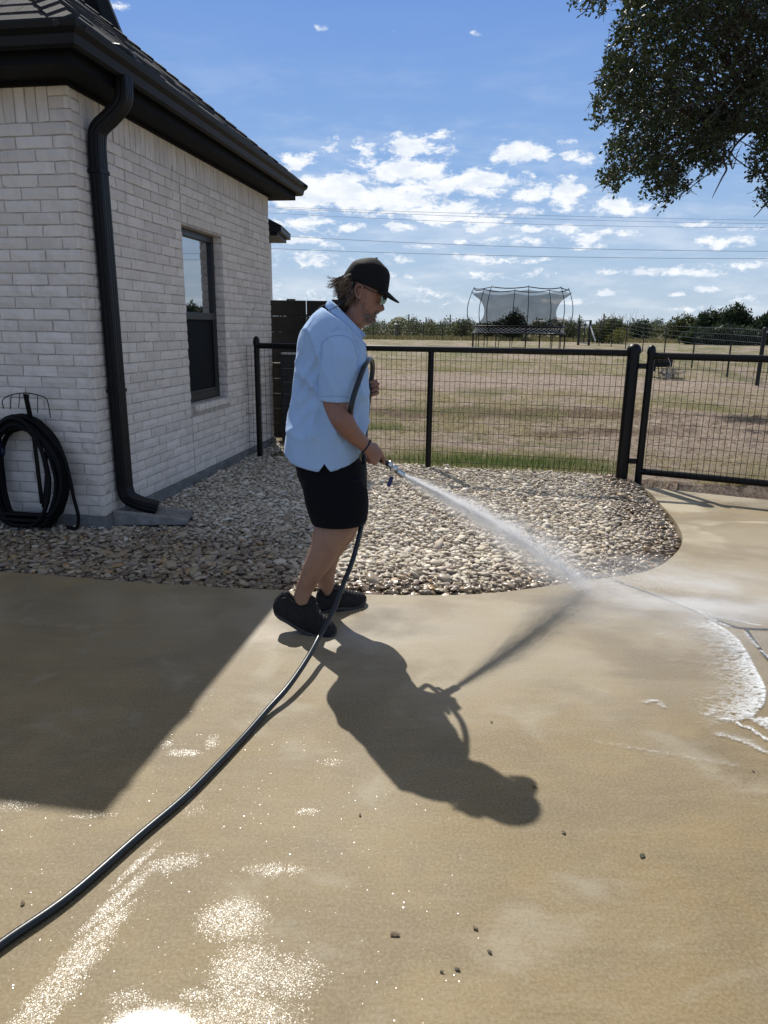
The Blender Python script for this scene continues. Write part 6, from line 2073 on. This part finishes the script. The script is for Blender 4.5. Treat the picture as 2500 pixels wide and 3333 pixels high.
# ---------------- cap
M_cap = mat('black_cotton_twill', (.005, .005, .006), .8, 0, .3, 30, .35, 600, .0006, spec=.25)
CC, CS = math.cos(math.radians(22.7)), math.sin(math.radians(22.7))
def capP(a, b, dy):
    """cap frame: a forward along the band, b up, in photo pixels; dy metres sideways"""
    u = 1192 + a * CC + b * CS; v = 921 + a * CS - b * CC
    q = V(u, v, HY); q.y = HY + dy; return q
cs = smooth_tab([(-11, -70, 74, .0815), (-6, -75.5, 76, .0825), (0, -77, 77, .083), (20, -73.5, 72.5, .082), (44, -67, 65.5, .0745), (58, -56, 58.5, .064), (69, -42, 46.5, .051), (78, -26, 27, .034), (84, -12, 10, .017), (87, -2, 1.5, .003)], 3)
rings = []
for b, a0, a1, hw in cs:
    rr_ = []
    for i in range(60):
        t = 2 * math.pi * i / 60; c_, s_ = math.cos(t), math.sin(t)
        a = (a0 + a1) / 2 + (a1 - a0) / 2 * math.copysign(abs(c_) ** .94, c_)
        bb = b
        if b < 1: bb = b * (abs(s_) ** .5)
        seam = .0012 * abs(math.sin(t * 3)) ** .3 * min(1, (88 - b) / 30)
        rr_.append(capP(a, bb + 1.6 * mnoise.noise(Vector((a * .05, b * .05, s_ * 2))), hw * math.copysign(abs(s_) ** .97, s_) * (1 + seam * 8)))
    rings.append(rr_)
cap_ = MB().loft(rings, True).build('cap', M_cap, man, True); fix_normals(cap_)
br = MB()
for s_off in (0, -3.2):
    pass
NB, NA = 21, 9
tv_, bv_ = [], []
for j in range(NA):
    for i in range(NB):
        s_ = -1 + 2 * i / (NB - 1)
        f = j / (NA - 1)
        reach = 47 * math.sqrt(max(0, 1 - abs(s_) ** 2.6))
        root = 76.5 - 26 * abs(s_) ** 2.2
        a = root - 5 + (reach + 5) * f + (6 if abs(s_) < .99 else 0) * 0
        drop = -1.5 - .37 * max(a - 74, 0) - 15 * s_ * s_ 
        q = capP(a, drop, s_ * .076)
        tv_.append(q); bv_.append(q + Vector((0, 0, -.0035)))
nq = len(tv_)
fs_ = [(j * NB + i, j * NB + i + 1, (j + 1) * NB + i + 1, (j + 1) * NB + i) for j in range(NA - 1) for i in range(NB - 1)]
br.add(tv_, fs_)
brim = br.build('brim', M_cap, cap_, True)
sfb = brim.modifiers.new('thick', 'SOLIDIFY'); sfb.thickness = .005; sfb.offset = -1
bb_ = MB(); bb_.lathe(capP(0, 86.5, 0), [(.0001, -.002), (.007, 0), (.006, .003), (.0001, .005)], 12, (-.0, 0, 1)); bb_.build('cap_button', M_cap, cap_, smooth=True)
lg = MB()
M_thread = mat('white_thread', (.7, .7, .7), .8)
for pts in ([(62, 33), (60, 36), (56, 37), (54, 34), (56, 31)], [(63, 24), (60, 26), (62, 22)]):
    lg.tube([capP(75.5 - .02 * (b_ - 30), b_, -(.028 + (62 - a_) * .0004)) + Vector((.0015, -.0015, 0)) for a_, b_ in [(p[0], p[1] - 2) for p in pts]], .0008, 5)
lg.build('embroidery', M_thread, cap_, smooth=True)

# ---------------- hair: strands blowing off the nape, plus a dark under-volume
M_hair = bpy.data.materials.new('wavy_brown_hair'); M_hair.use_nodes = True
T = NT(M_hair.node_tree); P = T.n['Principled BSDF']
rnd = T.node('ShaderNodeNewGeometry').outputs['Random Per Island']
T.l.new(T.ramp(rnd, [(0, (.035, .021, .012)), (.4, (.085, .052, .030)), (.75, (.17, .11, .066)), (1, (.32, .23, .15))]), P.inputs['Base Color'])
P.inputs['Roughness'].default_value = .38; P.inputs['Specular IOR Level'].default_value = .6
hu = MB()
hu.loft(table_rings([(893, 1128, 1165, .060), (905, 1112, 1172, .074), (925, 1104, 1172, .079), (950, 1098, 1160, .080), (970, 1098, 1152, .078), (985, 1104, 1146, .070), (994, 1100, 1144, .066), (1006, 1100, 1140, .06), (1016, 1106, 1132, .05)], 16, HY - .0, 30), True)
rh = random.Random(11)
M_under = mat('dark_hair_roots', (.022, .014, .009), .8, 0, .5, 60, .8, 200, .003, spec=.2)
hv = MB()
def strand(mb, pts, r0, ph=0.0):
    P_ = catmull(pts, 4)
    P_ = [q + Vector((math.sin(i_ * .95 + ph), .4 * math.cos(i_ * .8 + ph), .8 * math.cos(i_ * .95 + ph))) * (.0034 * min(1, i_ / 5)) for i_, q in enumerate(P_)]
    mb.tube(P_, [lerp(r0, r0 * .25, i / (len(P_) - 1)) for i in range(len(P_))], 4, cap=False)
for cl in range(190):
    f = rh.random()
    sy_ = rh.choice((-1, 1)) * (rh.random() ** .6)
    u0 = lerp(1124, 1166, f) + rh.uniform(-4, 4); v0 = lerp(890, 935, f ** .8) + rh.uniform(0, 14)
    if f > .6: v0 += rh.uniform(0, 22)
    yy0 = HY + sy_ * .078
    wave = rh.uniform(-5, 5); down = rh.uniform(28, 62) * (1 - .15 * f); back = rh.uniform(10, 40) * (1 - .55 * f)
    wave *= 1.8; flick = rh.uniform(6, 24) if rh.random() < .5 * (1 - .5 * f) else rh.uniform(-6, 4)
    if rh.random() < .22 and f < .5: down = rh.uniform(-2, 34); back = rh.uniform(30, 52); flick = rh.uniform(0, 14)
    for q in range(9):
        j = lambda s: rh.gauss(0, s)
        yk = yy0 + j(.004); ub_ = u0 + j(2.2); vb_ = v0 + j(2.2); k = rh.uniform(.8, 1.12)
        pts = [V(ub_, vb_, yk), V(ub_ - back * .45 * k, vb_ + down * .22 * k + wave * .4, yk + sy_ * .004), V(ub_ - back * .85 * k + wave * .5 + j(1), vb_ + down * .55 * k, yk + sy_ * .005 + j(.002)),
               V(ub_ - back * k - wave * .3 + j(1.5), vb_ + down * .85 * k, yk + j(.003)), V(ub_ - back * k - flick * k + j(2), vb_ + down * k - flick * .55 + j(2), yk + j(.005))]
        strand(hv, pts, rh.uniform(.0008, .0016), wave * 1.7 + q * .12)
hu_n = len(hu.f)
hv.add(hu.v, hu.f, 1)
hair = hv.build('hair', [M_hair, M_under], man, True)
# beard, stubble and sideburn: short bristles rooted on the face
M_beard = bpy.data.materials.new('greying_beard'); M_beard.use_nodes = True
T = NT(M_beard.node_tree); P = T.n['Principled BSDF']
rnd = T.node('ShaderNodeNewGeometry').outputs['Random Per Island']
T.l.new(T.ramp(rnd, [(0, (.07, .045, .03)), (.4, (.16, .11, .08)), (.7, (.36, .31, .27)), (1, (.55, .52, .48))]), P.inputs['Base Color']); P.inputs['Roughness'].default_value = .6
bd = MB()
def bristles(poly_, n, L, r_, dirp):
    X_ = np.array([p[0] for p in poly_], float); Y_ = np.array([p[1] for p in poly_], float); c_ = 0
    while c_ < n:
        u, v = rh.uniform(X_.min(), X_.max()), rh.uniform(Y_.min(), Y_.max())
        if not in_poly(np.array([u]), np.array([v]), X_, Y_)[0]: continue
        c_ += 1
        loc, nrm, idx_, dist = hit(u, v)
        if loc is None: continue
        for mir in (0, 1):
            p = loc.copy(); nn_ = nrm.copy()
            if mir: p.y = 2 * HY - p.y; nn_.y = -nn_.y
            d = (nn_ * .6 + Vector(dirp) + Vector((rh.gauss(0, .25), rh.gauss(0, .25), rh.gauss(0, .25)))).normalized() * L * rh.uniform(.6, 1.3)
            bd.tube([p - nn_ * .001, p + d * .6, p + d + Vector((0, 0, -.001))], [r_, r_ * .8, r_ * .3], 3, cap=False)
bristles([(1188, 1022), (1204, 1018), (1222, 1022), (1227, 1032), (1226, 1044), (1218, 1052), (1204, 1056), (1190, 1048)], 460, .0070, .0005, (.25, 0, -.7))
bristles([(1222, 1010), (1234, 1011), (1233, 1018), (1224, 1022), (1212, 1024), (1215, 1015)], 160, .005, .00045, (.3, 0, -.6))
bristles([(1172, 985), (1186, 980), (1192, 1000), (1206, 1018), (1200, 1054), (1184, 1050), (1176, 1020)], 700, .0028, .0004, (.2, 0, -.5))
bristles([(1184, 950), (1196, 946), (1194, 975), (1184, 985)], 70, .003, .0004, (.1, 0, -.8))
bd.build('beard', M_beard, man, True)
eb = MB()
for _ in range(120):
    u, v = rh.uniform(1236, 1250), rh.uniform(956, 962); loc, nrm, _i, _d = hit(u, v)
    if loc is None: continue
    for mir in (0,):
        p = loc.copy(); 
        eb.tube([p, p + Vector((.003, 0, .001)) + Vector((rh.gauss(0, .001), rh.gauss(0, .001), rh.gauss(0, .001)))], [.0006, .0002], 3)
eb.build('eyebrow', M_hair, man, True)

# ---------------- sunglasses with a neck cord (worn: part of the person's outfit)
sgl = MB()
M_lens = bpy.data.materials.new('mirrored_teal_lens'); M_lens.use_nodes = True
P = M_lens.node_tree.nodes['Principled BSDF']; P.inputs['Base Color'].default_value = (.30, .55, .62, 1); P.inputs['Metallic'].default_value = .9; P.inputs['Roughness'].default_value = .08
M_sgf = mat('black_glasses_frame', (.01, .01, .012), .3)
frame_ = MB(); lens_ = MB()
for sg in (-1, 1):
    c4 = [(1242, 964, .060), (1237, 991, .056), (1251, 989, .020), (1260, 968, .012)]
    grid = []
    NL = 8
    for j in range(NL + 1):
        for i in range(NL + 1):
            a, b = i / NL, j / NL
            top_ = (lerp(c4[0][0], c4[3][0], a ** .75), lerp(c4[0][1], c4[3][1], a), lerp(c4[0][2], c4[3][2], a))
            bot_ = (lerp(c4[1][0], c4[2][0], a ** .75), lerp(c4[1][1], c4[2][1], a), lerp(c4[1][2], c4[2][2], a))
            q = V(lerp(top_[0], bot_[0], b), lerp(top_[1], bot_[1], b), HY + sg * lerp(top_[2], bot_[2], b))
            q.x += .002 * math.sin(math.pi * b)
            grid.append(q)
    lens_.add(grid, [(j * (NL + 1) + i, j * (NL + 1) + i + 1, (j + 1) * (NL + 1) + i + 1, (j + 1) * (NL + 1) + i) for j in range(NL) for i in range(NL)])
    e = [grid[i] for i in range(NL + 1)]
    frame_.tube(e, .0018, 6)
    frame_.tube(catmull([V(1242, 963, HY + sg * .060), V(1238, 959, HY + sg * .068), V(1215, 949, HY + sg * .078), V(1185, 934, HY + sg * .081), V(1166, 926, HY + sg * .079)], 5), .0022, 6)
frame_.tube([V(1260, 968, HY - .012), V(1262, 969, HY), V(1260, 968, HY + .012)], .0018, 6)
gf = frame_.build('sunglasses', M_sgf, man, True)
ln_ = lens_.build('lens', M_lens, gf, True); s3 = ln_.modifiers.new('t', 'SOLIDIFY'); s3.thickness = .0015
cd = MB()
M_cord = mat('navy_cord', (.008, .014, .04), .7)
cd.tube(catmull([V(1166, 926, HY - .084), V(1150, 921, HY - .090), V(1145, 940, HY - .092), V(1134, 962, HY - .092), V(1118, 980, HY - .096), V(1100, 995, HY - .104), V(1078, 1006, HY - .098), V(1055, 1014, HY - .080), V(1036, 1021, HY - .050), V(1029, 1017, HY - .030), V(1031, 1010, HY - .012), V(1042, 1000, HY - .002), V(1060, 990, HY + .012)], 8), .0017, 6)
cd.build('glasses_cord', M_cord, gf, True)
# bracelet
bc = MB()
wc = V(1193, 1452, 3.075); ax = (V(1206, 1433, 3.06) - V(1179, 1471, 3.06)); ax.normalize()
bc.tube([wc + ax * (.0325 * math.cos(t)) + Vector((0, 1, 0)) * (.0285 * math.sin(t)) + Vector((-.002 * math.sin(t), 0, 0)) for t in np.linspace(0, 2 * math.pi, 33)], .0022, 8, cap=False, r2=.005, side=(.7, 0, -.7))
bc.build('bracelet', M_cord, man, True)

# ================================================================== HOSE IN HAND, VALVE, WATER
hose = thing('garden_hose', 'dark green hose running over the slab and looped through the man\'s hands', 'garden hose', (0, 2.3, 0))
hz_ = .0122
HPTS = []
for u, v in [(-420, 3420), (-200, 3240), (0, 3076), (226, 2918), (452, 2722), (603, 2594), (716, 2481), (800, 2392)]:
    HPTS.append(G(u, v, hz_))
for u, v, z in [(874, 2307, .022), (938, 2235, .042), (999, 2146, .066)]:
    HPTS.append(G(u, v, z))
for u, v, y in [(1040, 2071, 2.85), (1087, 1983, 2.975), (1114, 1909, 3.045), (1138, 1851, 3.10), (1155, 1800, 3.135), (1172, 1732, 3.17), (1180, 1690, 3.20), (1184, 1620, 3.215), (1187, 1550, 3.22), (1185, 1495, 3.235),
                (1188, 1440, 3.31), (1192, 1380, 3.40), (1198, 1320, 3.42), (1204, 1270, 3.405), (1209, 1235, 3.39), (1213, 1200, 3.36), (1211, 1178, 3.31), (1203, 1169, 3.24), (1194, 1178, 3.16), (1182, 1203, 3.085), (1170, 1235, 3.035), (1158, 1268, 3.008), (1149, 1297, 2.99), (1143, 1325, 2.985),
                (1142, 1360, 3.02), (1155, 1400, 3.075), (1185, 1452, 3.125), (1222, 1490, 3.175), (1250, 1503, 3.20), (1266, 1511, 3.205)]:
    HPTS.append(V(u, v, y))
hp_ = catmull(HPTS, 8)
hm = MB(); hm.tube(hp_, .0118, 14)
hq = hm.build('tube', M_hose, hose, smooth=True)
ha, hb_ = V(1264, 1509, 3.20), V(1312, 1547, 3.207)
hd = (hb_ - ha).normalized(); HL = (hb_ - ha).length
vm = MB()
vm.lathe(ha, [(.012, -.004), (.0165, 0), (.0175, .010), (.0165, .014), (.0135, .016), (.0140, .020), (.0175, .024), (.019, .034), (.0175, .044), (.0135, .048), (.0125, .052), (.017, .054), (.0178, .068), (.0172, HL), (.012, HL + .001), (.010, HL - .008)], 8, hd)
vlv = vm.build('valve', M_steel, hose); auto_smooth(vlv, 30)
nlv = MB()
pc = V(1277, 1529, 3.176)
nlv.lathe(pc + Vector((0, .014, 0)), [(.0001, -.002), (.011, 0), (.011, .014), (.006, .018), (.0001, .018)], 14, (0, -1, 0))
l1, l2, l3 = V(1279, 1524, 3.170), V(1276, 1552, 3.168), V(1264, 1583, 3.166)
nlv.bar(l1, l2, .004, .013, up=(0, -1, 0)) if False else nlv.box((l1 + l2) / 2, (.015, .004, (l1 - l2).length), (Vector((1, 0, 0)), Vector((0, 1, 0)), (l1 - l2).normalized()))
nlv.build('lever_arm', M_steel, vlv, bevel=.001)
gv = MB(); d_ = (l2 - l3).normalized(); sx = Vector((d_.z, 0, -d_.x))
gv.box((l2 + l3) / 2, (.0175, .009, (l2 - l3).length * 1.02), (sx, Vector((0, 1, 0)), d_))
gv.build('lever_grip', mat('blue_vinyl_grip', (.006, .020, .12), .35, 0, .2, 60), vlv, bevel=.003)

# water jet: a real volume of fine spray widening from the valve to the slab, with streaking drops inside
spray = thing('water_spray', 'white fan of water spraying from the hose valve down to the slab', 'water', tuple(hb_))
land = G(1905, 1905, .02)
jd = (land - hb_); JL = jd.length; jx = jd.normalized(); jy = UP.cross(jx).normalized(); jz = jx.cross(jy)
mv = bpy.data.materials.new('spray_mist'); mv.use_nodes = True
T = NT(mv.node_tree); T.n.remove(T.n['Principled BSDF'])
vol = T.node('ShaderNodeVolumePrincipled'); vol.inputs['Color'].default_value = (1, 1, 1, 1); vol.inputs['Anisotropy'].default_value = .5
oc = T.node('ShaderNodeTexCoord').outputs['Object']
X_, Y_, Z_ = T.sep(oc)
tt = T.m('DIVIDE', X_, JL)
rad = T.m('ADD', .012, T.m('MULTIPLY', T.m('POWER', T.m('MAXIMUM', tt, 0), 1.0), .165))
zc_ = T.m('MULTIPLY', T.m('MULTIPLY', tt, T.m('SUBTRACT', 1.0, tt)), .10)
zr = T.m('SUBTRACT', Z_, zc_)
rr2 = T.m('DIVIDE', T.m('ADD', T.m('MULTIPLY', Y_, Y_), T.m('MULTIPLY', zr, zr)), T.m('MULTIPLY', rad, rad))
core = T.m('POWER', 2.718, T.m('MULTIPLY', rr2, -1.7))
sn = T.noise(T.mapping(T.comb(T.m('MULTIPLY', X_, 1.0), T.m('DIVIDE', Y_, T.m('ADD', rad, .02)), T.m('DIVIDE', zr, T.m('ADD', rad, .02))), (4.5, 2.4, 2.4)), 1.0, 7, .75)
den = T.m('MULTIPLY', T.m('MULTIPLY', core, T.smooth(sn, .40, .66)), T.m('DIVIDE', .62, T.m('ADD', rad, .001)))
den = T.m('MULTIPLY', den, T.m('SUBTRACT', 1.0, T.smooth(tt, .70, 1.14)))
den = T.m('MULTIPLY', den, T.m('SUBTRACT', 1.35, tt))
T.l.new(T.m('MULTIPLY', den, T.m('SUBTRACT', 4.4, T.m('MULTIPLY', T.m('POWER', T.m('MAXIMUM', tt, 0), .6), 2.2))), vol.inputs['Density'])
T.l.new(vol.outputs[0], T.n['Material Output'].inputs['Volume'])
jm = MB(); rings = []
for k in range(25):
    t = k / 24 * 1.14; r_ = (.012 + .165 * t) * 1.6; zc0 = t * (1 - t) * .10
    c = Vector((t * JL, 0, zc0))
    rings.append([c + Vector((0, r_ * math.cos(a), r_ * math.sin(a))) for a in [2 * math.pi * q / 24 for q in range(24)]])
jm.loft(rings, True)
me = bpy.data.meshes.new('jet_mist'); me.from_pydata([tuple(p) for p in jm.v], [], jm.f); me.materials.append(mv)
jo = bpy.data.objects.new('jet_mist', me); COL.objects.link(jo); jo.parent = spray
jo.matrix_local = Matrix((jx, jy, jz)).transposed().to_4x4()
fix_normals(jo)
# drifting mist low over the slab
mv2 = bpy.data.materials.new('drifting_mist'); mv2.use_nodes = True
T = NT(mv2.node_tree); T.n.remove(T.n['Principled BSDF'])
vol = T.node('ShaderNodeVolumePrincipled'); vol.inputs['Color'].default_value = (.97, .98, 1, 1); vol.inputs['Anisotropy'].default_value = .2
oc = T.node('ShaderNodeTexCoord').outputs['Object']
q2 = T.vm('DOT_PRODUCT', oc, oc)
nn = T.noise(T.mapping(oc, (1, 1.6, 1)), 2.2, 6, .68)
dd2 = T.m('MULTIPLY', T.m('MAXIMUM', T.m('SUBTRACT', 1.0, q2), 0), T.smooth(nn, .34, .70))
T.l.new(T.m('MULTIPLY', T.m('MULTIPLY', dd2, dd2), 8.0), vol.inputs['Density']); T.l.new(vol.outputs[0], T.n['Material Output'].inputs['Volume'])
bm = bmesh.new(); bmesh.ops.create_icosphere(bm, subdivisions=3, radius=1); me = bpy.data.meshes.new('ground_mist'); bm.to_mesh(me); bm.free(); me.materials.append(mv2)
mo = bpy.data.objects.new('ground_mist', me); COL.objects.link(mo); mo.parent = spray
mo.location = land + Vector((.36, -.40, .09)) - hb_; mo.scale = (.95, .62, .17); mo.rotation_euler = (0, .0, -.35)
# drops
M_drop = tone_mat('water_drop', (.97, .98, 1), (.97, .98, 1), .15, .5)
_T = NT(M_drop.node_tree); _o = _T.n['Material Output']; _prev = _o.inputs[0].links[0].from_socket
_tr = _T.node('ShaderNodeBsdfTransparent'); _mx = _T.node('ShaderNodeMixShader'); _mx.inputs[0].default_value = .8
_T.l.new(_tr.outputs[0], _mx.inputs[1]); _T.l.new(_prev, _mx.inputs[2]); _T.l.new(_mx.outputs[0], _o.inputs[0])
rg = np.random.default_rng(9)
ND = 16000
t = rg.uniform(0, 1.06, ND) ** .95; rd = (.009 + .115 * t ** 1.15) * np.abs(rg.normal(0, .55, ND))
lane = np.array([mnoise.noise(Vector((a * 6, 0, 4))) for a in t]); rd *= 1 + .35 * lane; an = rg.uniform(0, 2 * np.pi, ND)
L = rg.uniform(.004, .018, ND) * (1 + t); w = rg.uniform(.0003, .00085, ND) * (1 - .35 * np.clip(t, 0, 1))
zc0 = t * (1 - t) * .10
jx_, jy_, jz_ = np.array(jx), np.array(jy), np.array(jz)
c = np.array(hb_) + np.outer(t * JL, jx_) + np.outer(rd * np.cos(an), jy_) + np.outer(rd * np.sin(an) + zc0, jz_)
# spatter thrown up and outwards where the jet strikes
NS2 = 1500; sel = rg.choice(ND, NS2, replace=False)
sa_ = rg.normal(-.15, .9, NS2); sr = np.abs(rg.normal(0, .30, NS2)); sz = np.abs(rg.normal(0, .045, NS2)) * np.exp(-sr)
c[sel] = np.array(land) + np.stack([.10 + sr * np.cos(sa_) * 1.25, sr * np.sin(sa_) * .6, sz], 1)
dirs = jx_ + (np.outer(np.cos(an), jy_) + np.outer(np.sin(an), jz_)) * .10
vv = np.empty((ND, 6, 3)); vv[:, 0] = c - dirs * L[:, None]; vv[:, 1] = c + dirs * L[:, None]
for q, (a, b) in enumerate(((1, 0), (0, 1), (-1, 0), (0, -1))): vv[:, 2 + q] = c + (jy_ * a + jz_ * b) * w[:, None]
ft = np.array([(0, 3, 2), (0, 4, 3), (0, 5, 4), (0, 2, 5), (1, 2, 3), (1, 3, 4), (1, 4, 5), (1, 5, 2)])
dro = tri_mesh('drops', vv.reshape(-1, 3), (ft[None] + (np.arange(ND) * 6)[:, None, None]).reshape(-1, 3), M_drop, parent=spray, kind='stuff')

# ================================================================== SMALL LITTER ON THE SLAB
M_leaf_d = mat('dead_leaf_brown', (.13, .085, .045), .7, 0, .5, 90)
M_leaf_g = mat('dark_wet_leaf', (.075, .068, .035), .5, 0, .5, 90)
LIT_S = .78
LIT = [(1835, 2710, 1.0, 'tiny wet leaf alone in mid slab right of the head shadow', 0), (2090, 2785, 1.3, 'largest dark leaf scrap on the right half of the slab', 0), (1740, 2560, .9, 'small brown scrap at the rim of the head shadow', 1),
       (1172, 2652, .8, 'olive leaf scrap below the shoulder shadow', 0), (1285, 3040, 1.4, 'ragged brown leaf crumbs on the lower slab', 1), (1549, 3022, .9, 'thin brown sliver in the lower middle of the slab', 1), (1594, 3098, .8, 'small round leaf scrap low in the middle', 0),
       (1489, 3154, .9, 'dark leaf scrap near the bottom middle', 0), (73, 2940, 1.0, 'tiny dark brown scrap beside the hose at the left edge', 1), (1438, 3162, .5, 'speck of leaf at the bottom, left of the dark scrap', 1), (2452, 2510, .7, 'small brown scrap near the right edge below the foam', 1), (1600, 2350, .6, 'brown fleck beside the arm shadow', 1)]
for (u, v, s_, lb, k) in LIT:
    c = G(u, v, .003); an = rh.uniform(0, 6.28); L = .0105 * s_ * LIT_S; w = .006 * s_ * LIT_S
    mb = MB(); pts = []
    for i in range(10):
        a = 2 * math.pi * i / 10; rr_ = rh.uniform(.7, 1.25)
        pts.append(c + Vector((math.cos(a) * L * rr_ * math.cos(an) - math.sin(a) * w * rr_ * math.sin(an), math.cos(a) * L * rr_ * math.sin(an) + math.sin(a) * w * rr_ * math.cos(an), rh.uniform(0, .0025))))
    low = [p - Vector((0, 0, .0015)) for p in pts]
    mb.add(pts + low + [c + UP * .002], [(i, (i + 1) % 10, 20) for i in range(10)] + [(i, 10 + i, 10 + (i + 1) % 10, (i + 1) % 10) for i in range(10)])
    q = mb.build('leaf_scrap', M_leaf_d if k else M_leaf_g, smooth=False)
    tag(q, lb, 'leaf', 'leaf scraps scattered on the slab')
